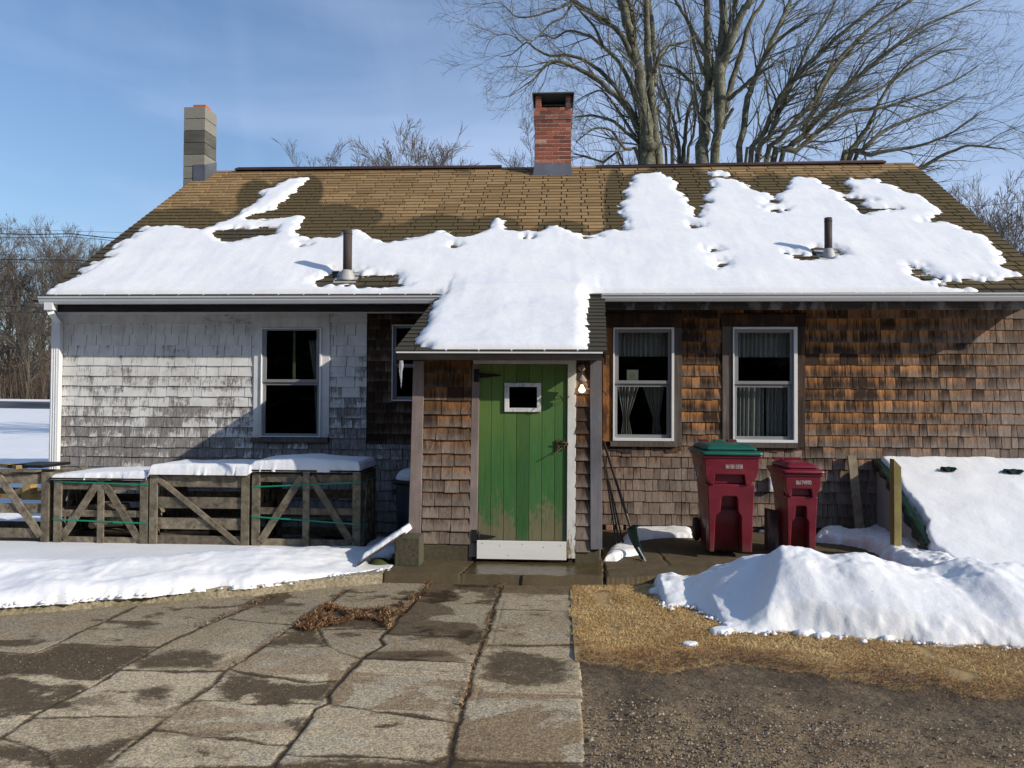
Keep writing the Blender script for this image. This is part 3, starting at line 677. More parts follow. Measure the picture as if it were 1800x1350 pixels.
# torn bark-brown paper under the sill
rs = random.Random(4)
for (a, c_, e) in ((1068, 1110, 12), (1150, 1198, 10), (1345, 1412, 9)):
    x = a; mb = MB()
    while x < c_:
        w_ = rs.uniform(6, 16); r_ = rect(x, 786, min(x + w_, c_), 786 + e * rs.uniform(.4, 1.1), YW); mb.box(r_[0], r_[1], YW - .02, YW - .012, r_[2], r_[3]); x += w_
    build('torn_felt', mb, DKC, wl)
# curtains and things behind the panes
m, s, b = mat('net_curtain'); s.put(b.inputs['Base Color'], s.mix(s.noise(s.pos((60, 60, 8)), 1.0, 3), (.34, .34, .33), (.55, .55, .53))); b.inputs['Roughness'].default_value = .9; CUR = m
def curtain(name, prof, y, label, pleat=.055, amp=.022):
    """prof: list of (z, x0, x1) from top to bottom"""
    nu = 60; nz = 16; zs = np.linspace(prof[0][0], prof[-1][0], nz); pz = [p[0] for p in prof][::-1]
    xa = np.interp(zs, pz, [p[1] for p in prof][::-1]); xb = np.interp(zs, pz, [p[2] for p in prof][::-1])
    u = np.linspace(0, 1, nu)[None, :]; X = xa[:, None] + (xb - xa)[:, None] * u; W0 = prof[0][2] - prof[0][1]
    Y = y + amp * np.sin(u * W0 / pleat * 2 * np.pi + np.sin(u * 9) * 1.3 + zs[:, None] * 1.5) + 0 * X; Z = zs[:, None] + 0 * X
    o = grid_mesh(name, X[:, ::-1], Y, Z, CUR); md = o.modifiers.new('thick', 'SOLIDIFY'); md.thickness = .002
    return tag(o, label, 'curtain', None)
yc = YW + .10
zz = lambda py, x=1130: onY(x, py, YW)[2]
curtain('curtain', [(zz(580), g3u[0] - .03, g3u[1] + .03), (zz(626), g3u[0] - .03, g3u[1] + .03)], yc, 'short pleated valance across the top of the window beside the green door')
cx = lambda px, py: onY(px, py, YW)[0]
curtain('curtain', [(zz(672), cx(1084, 680), cx(1128, 680)), (zz(735), cx(1097, 735), cx(1107, 735)), (zz(770), cx(1092, 765), cx(1114, 765))], yc + .03, 'left tied back net curtain in the window beside the green door')
curtain('curtain', [(zz(672), cx(1130, 680), cx(1172, 680)), (zz(735), cx(1150, 735), cx(1162, 735)), (zz(770), cx(1148, 765), cx(1166, 765))], yc + .035, 'right tied back net curtain in the window beside the green door')
curtain('curtain', [(zz(580), g4u[0] - .03, g4u[1] + .03), (zz(627), g4u[0] - .03, g4u[1] + .03)], yc, 'short pleated valance at the top of the window above the bins')
curtain('curtain', [(zz(674), g4l[0] - .03, g4l[0] + .36), (zz(772), g4l[0] - .03, g4l[0] + .36)], yc + .03, 'closed net curtain on the left half of the window above the bins')
curtain('curtain', [(zz(674), g4l[0] + .38, g4l[1] + .03), (zz(772), g4l[0] + .38, g4l[1] + .03)], yc + .035, 'closed net curtain on the right half of the window above the bins')
curtain('curtain', [(zz(596, 550), cx(538, 600), cx(562, 600)), (zz(672, 550), cx(548, 670), cx(562, 670)), (zz(768, 550), cx(550, 765), cx(562, 765))], yc + .03, 'pale curtain edge at the right of the window in the white peeling wall')
mb = MB(); r_ = rect(1102, 650, 1122, 669, YW + .05); mb.box(r_[0], r_[1], YW + .05, YW + .056, r_[2], r_[3])
pic = tag(build('picture_card', mb, simple('card', (.36, .38, .35), .8)), 'small square card standing behind the upper pane beside the door', 'card')
mb = MB(); qx, qz = (r_[0] + r_[1]) / 2, (r_[2] + r_[3]) / 2; mb.prism([(qx + .03 * math.cos(a), qz + .034 * math.sin(a)) for a in np.linspace(0, 2 * math.pi, 13)[:-1]], YW + .047, YW + .0495)
build('printed_shape', mb, simple('ochre_print', (.34, .32, .18), .8), pic)

# ---------------------------------------------------------------- chimneys
BLOCK = simple('cinder_block', (.20, .195, .165), .92, .28, sc=(1.5, 1.5, 5), fine=90, bmp=.5)
YC = 12.75; xa, xb = onY(322.5, 260, YC)[0], onY(360, 260, YC)[0]; zt = onY(341, 187.5, YC)[2]; chd = .40
mb = MB(); zc = zt; k = 0; rs = random.Random(2)
while zc > 1.2:
    e = .004
    for (u0, u1) in (((0, 1),)):
        mb.hexa([(xa, YC, zc - .2), (xb, YC, zc - .2), (xb + shx(YC + chd, YC), YC + chd, zc - .2), (xa + shx(YC + chd, YC), YC + chd, zc - .2),
             (xa, YC, zc - e), (xb, YC, zc - e), (xb + shx(YC + chd, YC), YC + chd, zc - e), (xa + shx(YC + chd, YC), YC + chd, zc - e)], rs.random())
    zc -= .203; k += 1
m_, s_, b_ = mat('cinder_blocks'); rr = s_.attr('rnd'); nn = s_.noise(s_.pos(), 60, 4); nb = s_.noise(s_.pos((1.5, 1.5, 6)), 1.0, 4)
cc = s_.mix(s_.rng(s_.math('ADD', s_.math('MULTIPLY', rr, .8), s_.math('MULTIPLY', nb, .8)), .35, 1.1), (.07, .068, .058), (.22, .212, .18)); cc = s_.mix(1.0, cc, s_.rng(nn, .3, .7, .75, 1.2), 'MULTIPLY')
s_.put(b_.inputs['Base Color'], cc); b_.inputs['Roughness'].default_value = .93; bump(s_, b_, nn, .6, .004)
ch = build('block_chimney', mb, m_, house, .006)
mb = MB(); a = (onY(339.5, 181, YC + .1)[0], onY(362, 181, YC + .1)[0]); mb.box(a[0], a[1], YC + .1, YC + .3, zt - .01, zt + .075); build('flue_tile', mb, simple('orange_clay', (.42, .12, .05), .7), ch, .01)
mb = MB(); LEAD = simple('lead_flashing', (.13, .14, .165), .5, .25, metal=.4)
p = onY(340, 303, YC - .01); mb.box(p[0], xb + .002, YC - .012, YC - .003, p[2] - .15, p[2] + .13); mb.hexa([(xb + .003, YC - .01, ZM(YC) - .02), (xb + .02, YC - .01, ZM(YC) - .02), (xb + .03, YC + chd, ZR - .05), (xb + .012, YC + chd, ZR - .05), (xb + .003, YC - .01, p[2] + .13), (xb + .012, YC - .01, p[2] + .13), (xb + .03, YC + chd, ZR + .12), (xb + .02, YC + chd, ZR + .12)])
build('flashing', mb, LEAD, ch)
# brick chimney
pb = onplane(972, 309, P0, nrm); YC = pb[1] + .05
xa, xb = onY(940.5, 250, YC)[0], onY(1003.3, 250, YC)[0]; dC = .5
def zpx(py): return onY(972, py, YC)[2]
ztop = zpx(189); zbot = zpx(305)
m_, s_, b_ = mat('red_brick'); rr = s_.attr('rnd'); nn = s_.noise(s_.pos(), 55, 5); nb = s_.noise(s_.pos(), 16, 3)
cc = s_.ramp(rr, [(0, (.13, .045, .032)), (.35, (.25, .075, .045)), (.8, (.32, .095, .055)), (.93, (.36, .15, .10)), (1, (.42, .25, .19))])
cc = s_.mix(s_.rng(nb, .62, .75, 0, .45), cc, (.42, .32, .26)); cc = s_.mix(1.0, cc, s_.rng(nn, .3, .7, .72, 1.25), 'MULTIPLY')
s_.put(b_.inputs['Base Color'], cc); b_.inputs['Roughness'].default_value = .9; bump(s_, b_, nn, .6, .004); BRICK = m_
def bricks(mb, x0, x1, y0, y1, z0_, z1_, L=.203, H=.0675, k0=0, pr=.006):
    k = k0; z = z1_; rs = random.Random(int(x0 * 1000) & 255)
    while z > z0_ + .01:
        zl = max(z - H + .0135, z0_)
        for side in (0, 1, 2, 3):
            ln = (x1 - x0) if side in (0, 2) else (y1 - y0); u = -L / 2 if (k + side) % 2 else 0
            while u < ln - .01:
                a = max(u, 0) + .0; b2 = min(u + L - .0135, ln); u += L
                if b2 - a < .02: continue
                p_ = pr + rs.uniform(-.001, .002); r = rs.random()
                if side == 0: mb.box(x0 + a, x0 + b2, y0 - p_, y0 + .01, zl, z, r)
                elif side == 2: mb.box(x0 + a, x0 + b2, y1 - .01, y1 + p_, zl, z, r)
                elif side == 1: mb.box(x1 - .01, x1 + p_, y0 + a, y0 + b2, zl, z, r)
                else: mb.box(x0 - p_, x0 + .01, y0 + a, y0 + b2, zl, z, r)
        z -= H; k += 1
mb = MB(); bricks(mb, xa, xb, YC, YC + dC, zbot, ztop)
zk0, zk1 = zpx(210), zpx(196); bricks(mb, xa - .018, xb + .022, YC - .02, YC + dC + .02, zk0, zk1, k0=1)
for (qa, qb) in ((941.5, 951), (995, 1004.2)):
    ua, ub = onY(qa, 180, YC)[0], onY(qb, 180, YC)[0]
    for (v0, v1) in ((YC, YC + .1), (YC + dC - .1, YC + dC)): bricks(mb, ua, ub, v0, v1, ztop, zpx(168), L=.11)
ch = build('brick_chimney', mb, BRICK, house)
mb = MB(); mb.box(xa, xb, YC, YC + dC, zbot - .3, ztop - .012); mb.box(xa - .018, xb + .022, YC - .02, YC + dC + .02, zk0 + .002, zk1 - .01)
for (qa, qb) in ((941.5, 951), (995, 1004.2)):
    ua, ub = onY(qa, 180, YC)[0], onY(qb, 180, YC)[0]
    for (v0, v1) in ((YC, YC + .1), (YC + dC - .1, YC + dC)): mb.box(ua + .001, ub - .001, v0 + .001, v1 - .001, ztop - .02, zpx(168))
build('mortar', mb, simple('pale_mortar', (.55, .48, .40), .95), ch)
mb = MB(); c0, c1_ = onY(935.5, 163, YC - .08)[0], onY(1009.5, 163, YC - .08)[0]; zc = onY(972, 162, YC - .08)[2]
mb.box(c0, c1_, YC - .08, YC + dC + .08, zc - .02, zc); 
for xq, sg in ((c0, 1), (c1_, -1)): mb.hexa([(xq + sg * .02, YC - .06, zc - .23), (xq + sg * .03, YC - .06, zc - .23), (xq + sg * .03, YC + dC + .06, zc - .23), (xq + sg * .02, YC + dC + .06, zc - .23), (xq, YC - .07, zc - .021), (xq + sg * .012, YC - .07, zc - .021), (xq + sg * .012, YC + dC + .07, zc - .021), (xq, YC + dC + .07, zc - .021)])
mb.box(xa + .1, xb - .1, YC + dC - .06, YC + dC - .05, zpx(180), zc - .03)
build('chimney_cap', mb, simple('mossy_dark_metal', (.035, .04, .032), .7, .4), ch)
mb = MB(); mb.hexa([(xa - .03, YC - .06, ZM(YC - .06) + .012), (xb + .03, YC - .06, ZM(YC - .06) + .012), (xb + .03, YC + dC, ZR + .0), (xa - .03, YC + dC, ZR + .0), (xa - .008, YC - .012, zpx(288)), (xb + .01, YC - .012, zpx(288)), (xb + .01, YC + dC + .01, zpx(288)), (xa - .008, YC + dC + .01, zpx(288))])
build('flashing', mb, LEAD, ch)
# vent pipes
PIPE = simple('rusty_iron_pipe', (.045, .032, .028), .75, .4, sc=(8, 8, 3)); COLL = simple('pale_lead_collar', (.38, .38, .37), .5, .2)
for (bx, by, ty, rp) in ((610.5, 488, 405, 8), (1456, 450, 383, 6.5)):
    p = onplane(bx, by, P0, nrm); top = onY(bx, ty, p[1])[2]; r_ = rp / F * p[1]; mb = MB()
    mb.tube([(p[0], p[1], p[2] - .05), (p[0], p[1], top)], r_, 20); mb.tube([(p[0], p[1], top - .05), (p[0], p[1], top - .035)], r_ * 1.06, 20)
    mb.tube([(p[0], p[1], top - .001), (p[0], p[1], top + .001)], r_ * .8, 20)
    o = build('vent_pipe', mb, PIPE, roof); mb = MB()
    mb.lathe((p[0], p[1] - .01, p[2]), [(r_ * 2.0, -.05), (r_ * 1.9, -.02), (r_ * 1.35, .06), (r_ * 1.15, .09)], 24)
    q = .14; mb.hexa([(p[0] - q, p[1] - q, ZM(p[1] - q) + .005), (p[0] + q, p[1] - q, ZM(p[1] - q) + .005), (p[0] + q, p[1] + q, ZM(p[1] + q) + .005), (p[0] - q, p[1] + q, ZM(p[1] + q) + .005), (p[0] - q, p[1] - q, ZM(p[1] - q) + .014), (p[0] + q, p[1] - q, ZM(p[1] - q) + .014), (p[0] + q, p[1] + q, ZM(p[1] + q) + .014), (p[0] - q, p[1] + q, ZM(p[1] + q) + .014)])
    build('collar', mb, COLL, o)

# ---------------------------------------------------------------- entry
DR = rect(841, 641, 997.5, 951, YF)
ex0 = onY(720, 800, YF)[0]; ex1 = onY(1059, 800, YF)[0]; zee = onY(880, 633, YF)[2] + .05
entry = MB(); strips(entry, ex0 + .03, ex1 - .03, -.02, zee, YF + .012, YF + .09, [(DR[0] - .01, DR[1] + .01, -.5, DR[3] + .01)])
for xs, sg in ((ex0 + .03, 1), (ex1 - .03, -1)):
    xb2 = xs + shx(YW, YF)
    entry.hexa([(xs, YF + .09, -.02), (xs + sg * .06, YF + .09, -.02), (xb2 + sg * .06, YW, -.02), (xb2, YW, -.02), (xs, YF + .09, zee), (xs + sg * .06, YF + .09, zee), (xb2 + sg * .06, YW, ZPF(YW) - .1), (xb2, YW, ZPF(YW) - .1)], .5)
ew = build('entry_wall', entry, WALLM, house)
for (pa, pb_, zb_, sd) in ((743, 828.5, 955, 31), (1011.5, 1038.5, 966, 32)):
    mb = MB(); a, c_ = onY(pa, 800, YF)[0], onY(pb_, 800, YF)[0]; zb_ = onY(780, zb_, YF)[2]
    shingles(mb, (0, YF, 0), (1, 0, 0), (0, -1, 0), a, c_, zb_, zee - .04, .1265, [], sd, .09 if sd == 31 else .14, .2, lip=.018)
    build('shingle_siding', mb, CEDE, ew)
mb = MB(); shingles(mb, (ex0 + .03, YF, 0), (KS, 1, 0), (-1, KS, 0), .1, 1.98, .0, zee - .02, .128, [], 41); build('side_shingle_siding', mb, CEDD, ew)
mb = MB(); shingles(mb, (ex1 - .03, YF, 0), (KS, 1, 0), (1, -KS, 0), .1, 1.98, .0, zee - .02, .128, [], 42); build('side_shingle_siding', mb, CEDD, ew)
PMAU = m_wood('mauve_painted_post', (.20, .155, .145), (.27, .215, .20), sc=(30, 30, 2), rough=.75, knots=False, stain=((.13, .12, .10), .4))
PBLU = m_wood('blue_grey_post', (.13, .13, .15), (.19, .175, .185), sc=(30, 30, 2), rough=.75, knots=False, stain=((.08, .12, .17), .5))
def quad_post(L, y, th, material, name, parent=house):
    mb = MB(); p = [onY(a, b2, y) for a, b2 in L]   # bl, br, tr, tl
    mb.hexa([p[0], p[1], p[1] + (0, th, 0), p[0] + (0, th, 0), p[3], p[2], p[2] + (0, th, 0), p[3] + (0, th, 0)], .5); return build(name, mb, material, parent, .003)
quad_post([(717, 962), (739, 962), (745.5, 634), (726.5, 634)], YF - .03, .11, PMAU, 'entry_post')
quad_post([(1038, 966), (1058.5, 966), (1057.5, 634), (1037, 634)], YF - .03, .11, PBLU, 'entry_post')
mb = MB(); a, c_, zz0, zz1 = rect(739, 957, 829, 978, YF); mb.box(a, c_, YF - .01, YF + .05, -.05, zz1); MST = simple('mossy_stone', (.075, .066, .036), .95, .5, fine=30, bmp=.8); build('foundation_stone', mb, MST, ew); mb = MB(); a, c_, z2, z3 = rect(1011, 967, 1058, 985, YF); mb.box(a, c_ - .03, YF + .0, YF + .05, -.03, z3)
build('foundation_stone', mb, MST, ew)
CREAM = m_peel('cream_peeling_board', -.05, .75, .60, True, (.10, .085, .05)); 
o = quad_post([(824, 979), (838, 979), (843, 640), (830, 640)], YF - .015, .08, PMAU, 'door_jamb')
o = quad_post([(996, 982), (1011, 982), (1013, 640), (998, 640)], YF - .015, .08, CREAM, 'door_jamb')
mb = MB(); a, c_, q0, q1 = rect(832, 633.5, 1013, 640, YF); mb.box(a, c_, YF - .02, YF + .05, q0, q1 + .01); build('door_head', mb, CREAM, house)
# door leaf
m, s, b = mat('green_door_paint'); pos = s.pos(); sp = s.n('SeparateXYZ', Vector=pos); rnd = s.attr('rnd')
g1 = s.noise(s.pos((60, 60, 4)), 1.0, 6, .7); g2 = s.noise(s.pos((3, 3, 1.2)), 1.0, 3); g3 = s.noise(s.pos((55, 55, 18)), 1.0, 7, .78); g4 = s.noise(s.pos((9, 9, 3)), 1.0, 4)
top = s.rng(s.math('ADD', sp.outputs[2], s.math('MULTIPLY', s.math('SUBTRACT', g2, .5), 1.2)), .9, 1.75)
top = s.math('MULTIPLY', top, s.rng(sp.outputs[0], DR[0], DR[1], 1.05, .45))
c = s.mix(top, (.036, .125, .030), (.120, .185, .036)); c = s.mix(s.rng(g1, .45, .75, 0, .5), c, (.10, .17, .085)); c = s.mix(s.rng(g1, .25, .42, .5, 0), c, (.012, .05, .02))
wear = s.math('ADD', s.rng(sp.outputs[2], .15, .80, .50, .0), s.math('MULTIPLY', s.math('SUBTRACT', g4, .5), .55)); wear = s.rng(s.math('SUBTRACT', s.math('ADD', wear, s.math('MULTIPLY', s.math('SUBTRACT', rnd, .5), .22)), s.math('SUBTRACT', g3, .18)), -.015, .02)
c = s.mix(wear, c, s.mix(g1, (.055, .05, .022), (.22, .20, .11)))
c = s.mix(1.0, c, s.rng(rnd, 0, 1, .82, 1.15), 'MULTIPLY')
s.put(b.inputs['Base Color'], c); s.put(b.inputs['Roughness'], s.mix(wear, (.5, .5, .5), (.9, .9, .9))); bump(s, b, s.math('ADD', g1, s.math('MULTIPLY', g3, .4)), .5, .002); GREEN = m
GW = rect(887, 673, 951, 724, YF); GI = rect(895, 680, 944, 717, YF)
mb = MB(); nb = 7; wd = (DR[1] - DR[0]) / nb; rs = random.Random(5)
for i in range(nb):
    x0 = DR[0] + i * wd; x1 = x0 + wd - .004; r = rs.random(); yo = rs.uniform(0, .002)
    segs = [(DR[2], DR[3])]
    if x0 < GI[1] and x1 > GI[0]:
        for (u0, u1, zl, zh) in ((x0, x1, DR[2], GI[2]), (x0, x1, GI[3], DR[3]), (x0, min(x1, GI[0]), GI[2], GI[3]), (max(x0, GI[1]), x1, GI[2], GI[3])):
            if u1 - u0 > .003 and zh - zl > .003: mb.box(u0, u1, YF + .004 + yo, YF + .035, zl, zh, r)
    else: mb.box(x0, x1, YF + .004 + yo, YF + .035, DR[2], DR[3], r)
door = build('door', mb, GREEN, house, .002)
mb = MB(); 
for (zl, zh) in ((DR[2], GI[2]), (GI[3], DR[3])): mb.box(DR[0], DR[1], YF + .036, YF + .05, zl, zh)
mb.box(DR[0], GI[0], YF + .036, YF + .05, GI[2], GI[3]); mb.box(GI[1], DR[1], YF + .036, YF + .05, GI[2], GI[3])
build('backing', mb, WALLM, door)
mb = MB(); ring(mb, GW, GI, YF - .014, YF + .003); build('window_frame', mb, m_peel('chipped_blue_white_frame', -2, -1, .31, True, (.16, .2, .25)), door, .002)
mb = MB(); mb.box(GI[0], GI[1], YF + .01, YF + .014, GI[2], GI[3]); build('pane', mb, GLASS, door)
IRON = simple('black_iron', (.012, .011, .011), .6, .4, metal=.3)
for (py, mid) in ((660, 0), (943, 1)):
    mb = MB(); c0 = onY(833 if not mid else 829, py, YF - .03); mb.box(onY(833.5, py, YF)[0] - (.02 if mid else 0), onY(842.5, py, YF)[0] - (.02 if mid else 0), YF - .024, YF - .016, c0[2] - .062, c0[2] + .062)
    a = onY(843, py, YF); e = onY(879 if not mid else 870, py, YF)
    mb.prism([(a[0] - .01, a[2] - .025), (e[0], e[2] - .006), (e[0] + .012, e[2]), (e[0], e[2] + .006), (a[0] - .01, a[2] + .025)], YF - .01, YF - .002); mb.tube([(a[0] - .008, YF - .02, a[2] - .05), (a[0] - .008, YF - .02, a[2] + .05)], .008, 8)
    build('strap_hinge', mb, IRON, door)
mb = MB(); L = lambda x, y, d=.0: onY(x, y, YF - d); RUSTI = simple('rusty_latch', (.07, .035, .02), .8, .4)
mb.bar(L(978, 782, .01), L(999, 781, .01), .022, .012); mb.tube([L(980, 778, .03), L(998, 778, .03)], .006, 6); mb.tube([L(988, 787, .02), L(975, 797, .05), L(969, 800, .055)], .005, 6); mb.bar(L(982, 772, .012), L(982, 792, .012), .02, .01); mb.bar(L(992, 772, .012), L(992, 790, .012), .012, .01)
build('latch', mb, RUSTI, door)
mb = MB(); a, c_, q0, q1 = rect(838, 951.5, 995.5, 983.5, YF - .05); mb.box(a, c_, YF - .05, YF - .025, q0, q1); kb = build('kick_board', mb, simple('white_board', (.74, .73, .70), .6, .07, sc=(2, 2, 30)), door, .002)
NAILM = IRON
for px, py in ((848, 955), (878, 959), (918, 957), (955, 962), (985, 959), (893, 976)): p = onY(px, py, YF - .05); mb = MB(); mb.tube([(p[0], YF - .052, p[2]), (p[0], YF - .049, p[2])], .004, 8); build('nail', mb, IRON, kb)
# small fittings on the front wall
mb = MB(); a, c_, q0, q1 = rect(1353, 839, 1362, 864, YW - .07); mb.box(a, c_, YW - .07, YW - .01, q0, q1); mb.box(a + .005, c_ - .005, YW - .077, YW - .071, q0 + .02, (q0 + q1) / 2 - .005); mb.box(a + .005, c_ - .005, YW - .077, YW - .071, (q0 + q1) / 2 + .005, q1 - .02); build('outlet_box', mb, WHITE, wl, .004)
# stone footing below the right wall
mb = MB(); mb.box(xr0 - .2, BW[0], YW + .012, YW + .3, -.12, ZBR + .02); mb.box(BW[1], XR, YW + .012, YW + .3, -.12, ZBR + .02); rs = random.Random(8)
fd = build('footing', mb, WALLM, house)
mb = MB(); x = onY(1064, 915, YW)[0]
while x < BW[0] - .05:
    z = -.02
    while z < ZBR - .01:
        w_ = rs.uniform(.07, .16); h_ = rs.uniform(.04, .07); mb.box(x + rs.uniform(0, .02), x + w_, YW - rs.uniform(.0, .03), YW + .03, z, min(z + h_, ZBR + .01), rs.random()); z += h_ + .008
    x += .12
m_, s_, b_ = mat('rubble'); s_.put(b_.inputs['Base Color'], s_.mix(.5, s_.ramp(s_.attr('rnd'), [(0, (.35, .06, .04)), (.4, (.30, .20, .10)), (.7, (.15, .13, .11)), (1, (.45, .38, .25))]), s_.mix(s_.noise(s_.pos(), 30, 3), (.05, .04, .03), (.4, .35, .3)))); b_.inputs['Roughness'].default_value = .9
build('rubble_stones', mb, m_, fd, .008)
mb = MB(); ring(mb, (BW[0], BW[1], -.08, BW[3]), (BW[0] + .03, BW[1] - .03, -.05, BW[3] - .02), YW + .02, YW + .05); mb.box((BW[0] + BW[1]) / 2 - .01, (BW[0] + BW[1]) / 2 + .01, YW + .02, YW + .04, -.05, BW[3] - .02); bw = build('basement_window', mb, simple('faded_green_frame', (.06, .13, .09), .8, .3), house)
mb = MB(); mb.box(BW[0] + .03, BW[1] - .03, YW + .035, YW + .04, -.05, BW[3] - .02); build('pane', mb, GLASS, bw)
mb = MB(); mb.box(BW[0], BW[1], YW + .3, YW + .32, -.12, ZBR); build('backing', mb, WALLM, bw)

# ---------------------------------------------------------------- wall lamp (lit)
lp = onY(1023, 668, YF - .14)
lamp = empty('wall_lamp', lp, 'small lit bare bulb lantern with wire guard hanging beside the green door', 'lamp')
TAN = simple('tan_painted_metal', (.30, .23, .19), .6, .15)
mb = MB(); mb.lathe(lp, [(.008, .05), (.012, .045), (.045, -.0), (.05, -.004), (.04, -.012), (.036, -.045), (.02, -.046)], 20); build('lamp_hood', mb, TAN, lamp)
mb = MB(); mb.tube([(lp[0], lp[1], lp[2] + .05), (lp[0], lp[1] + .02, lp[2] + .11), (lp[0], YF - .0, lp[2] + .12)], .007, 8); mb.lathe((lp[0], 0, 0), [(.001, 0), (.035, 0), (.03, .01)], 16)
n_ = 48; mb.v[-n_:] = [(x, YF - .022 + z, lp[2] + .12 + y) for (x, y, z) in mb.v[-n_:]]
build('bracket', mb, TAN, lamp)
mb = MB(); zg = lp[2] - .085; N_ = 24
mb.tube([(lp[0] + .07 * math.cos(2 * math.pi * k / N_), lp[1] + .07 * math.sin(2 * math.pi * k / N_), zg) for k in range(N_ + 1)], .0028, 5, False)
for k in range(4):
    a = math.pi / 4 + k * math.pi / 2; c_, s2 = math.cos(a), math.sin(a)
    mb.tube([(lp[0] + .035 * c_, lp[1] + .035 * s2, lp[2] - .01), (lp[0] + .062 * c_, lp[1] + .062 * s2, lp[2] - .035), (lp[0] + .07 * c_, lp[1] + .07 * s2, zg)], .0025, 5)
build('wire_guard', mb, TAN, lamp)
m, s, b = mat('lit_bulb'); b.inputs['Emission Color'].default_value = (1, .78, .45, 1); b.inputs['Emission Strength'].default_value = 5; b.inputs['Base Color'].default_value = (1, .9, .75, 1)
mb = MB(); mb.lathe((lp[0], lp[1], lp[2] - .046), [(.012, .0), (.014, -.012), (.026, -.03), (.031, -.045), (.027, -.062), (.015, -.072), (.001, -.075)], 20); build('bulb', mb, m, lamp)
# icicle on the hood
p = onY(705, 634, YP - .01); m, s, b = mat('ice'); b.inputs['Base Color'].default_value = (.85, .9, .95, 1); b.inputs['Roughness'].default_value = .15; b.inputs['Transmission Weight'].default_value = .75; b.inputs['IOR'].default_value = 1.31
mb = MB(); mb.tube([(p[0], p[1], p[2]), (p[0] + .003, p[1], p[2] - .05), (p[0] - .003, p[1], p[2] - .10), (p[0] + .002, p[1], p[2] - .16), (p[0] + .003, p[1], p[2] - .26)], [.018, .022, .016, .010, .0015], 10)
tag(build('icicle', mb, m, base=p), 'short clear icicle hanging from the left end of the door hood', 'icicle')
# ================================================================ paving, kerb, lawn, gravel
ZG = -0.08
def g2(L, z=ZG): return [tuple(onZ(x, y, z)[:2]) for x, y in L]
JOINTS = [[(883, 1023), (869, 1066), (849, 1128), (835, 1167), (821, 1218), (810, 1251), (799, 1294), (790, 1319), (791, 1333), (780, 1380), (765, 1440)],
  [(756, 1024), (735, 1050), (700, 1085), (680, 1111), (668, 1124), (675, 1133), (655, 1145), (638, 1155), (602, 1194), (574, 1222), (576, 1236), (556, 1246), (537, 1275), (509, 1311), (498, 1324), (478, 1347), (430, 1400)],
  [(680, 1113), (760, 1118), (848, 1121)], [(638, 1157), (740, 1161), (832, 1165)], [(576, 1236), (664, 1250), (727, 1258), (804, 1271)], [(498, 1325), (566, 1330), (640, 1329), (703, 1332), (758, 1342), (789, 1329)],
  [(868, 1071), (1010, 1074)], [(849, 1134), (930, 1135), (1022, 1133)],
  [(238, 1066), (187, 1091), (150, 1106), (104, 1130), (78, 1141), (57, 1149), (0, 1146), (-80, 1144)],
  [(486, 1047), (450, 1062), (415, 1078), (350, 1104), (306, 1124), (280, 1137), (259, 1148), (207, 1179), (161, 1207), (104, 1233), (54, 1262), (0, 1298), (-60, 1340)],
  [(613, 1036), (576, 1062), (545, 1083), (511, 1104), (470, 1132), (405, 1174), (399, 1179), (373, 1205), (342, 1225), (311, 1245), (270, 1282), (238, 1303), (181, 1347), (110, 1410)],
  [(104, 1131), (145, 1132), (202, 1136), (240, 1137), (280, 1137)], [(207, 1178), (260, 1179), (320, 1181), (399, 1179)], [(52, 1263), (109, 1260), (192, 1259), (293, 1260)],
  [(270, 1283), (315, 1288), (363, 1296), (420, 1300), (465, 1307), (509, 1310)], [(402, 1088), (450, 1093), (511, 1098)], [(0, 1298), (57, 1314), (83, 1329), (93, 1350)],
  [(342, 1231), (415, 1233), (439, 1239), (504, 1235), (556, 1238)], [(561, 1106), (576, 1135), (600, 1147), (634, 1158)], [(405, 1176), (452, 1189), (504, 1192), (545, 1200), (590, 1197)], [(470, 1136), (520, 1137), (574, 1136)], [(561, 1107), (620, 1105), (680, 1106)],
  [(478, 1347), (600, 1420)], [(181, 1347), (330, 1352), (478, 1347)], [(1033, 1341), (900, 1340), (791, 1335)]]
THIN = [[(886, 1057), (870, 1110), (863, 1150)], [(846, 1216), (930, 1214), (1028, 1218)], [(845, 1205), (838, 1240)], [(1003, 1075), (1004, 1132)], [(825, 1190), (740, 1183), (650, 1180)], [(318, 1262), (325, 1245), (345, 1243), (330, 1262), (318, 1275)], [(970, 1180), (1000, 1187)], [(215, 1268), (232, 1279)]]
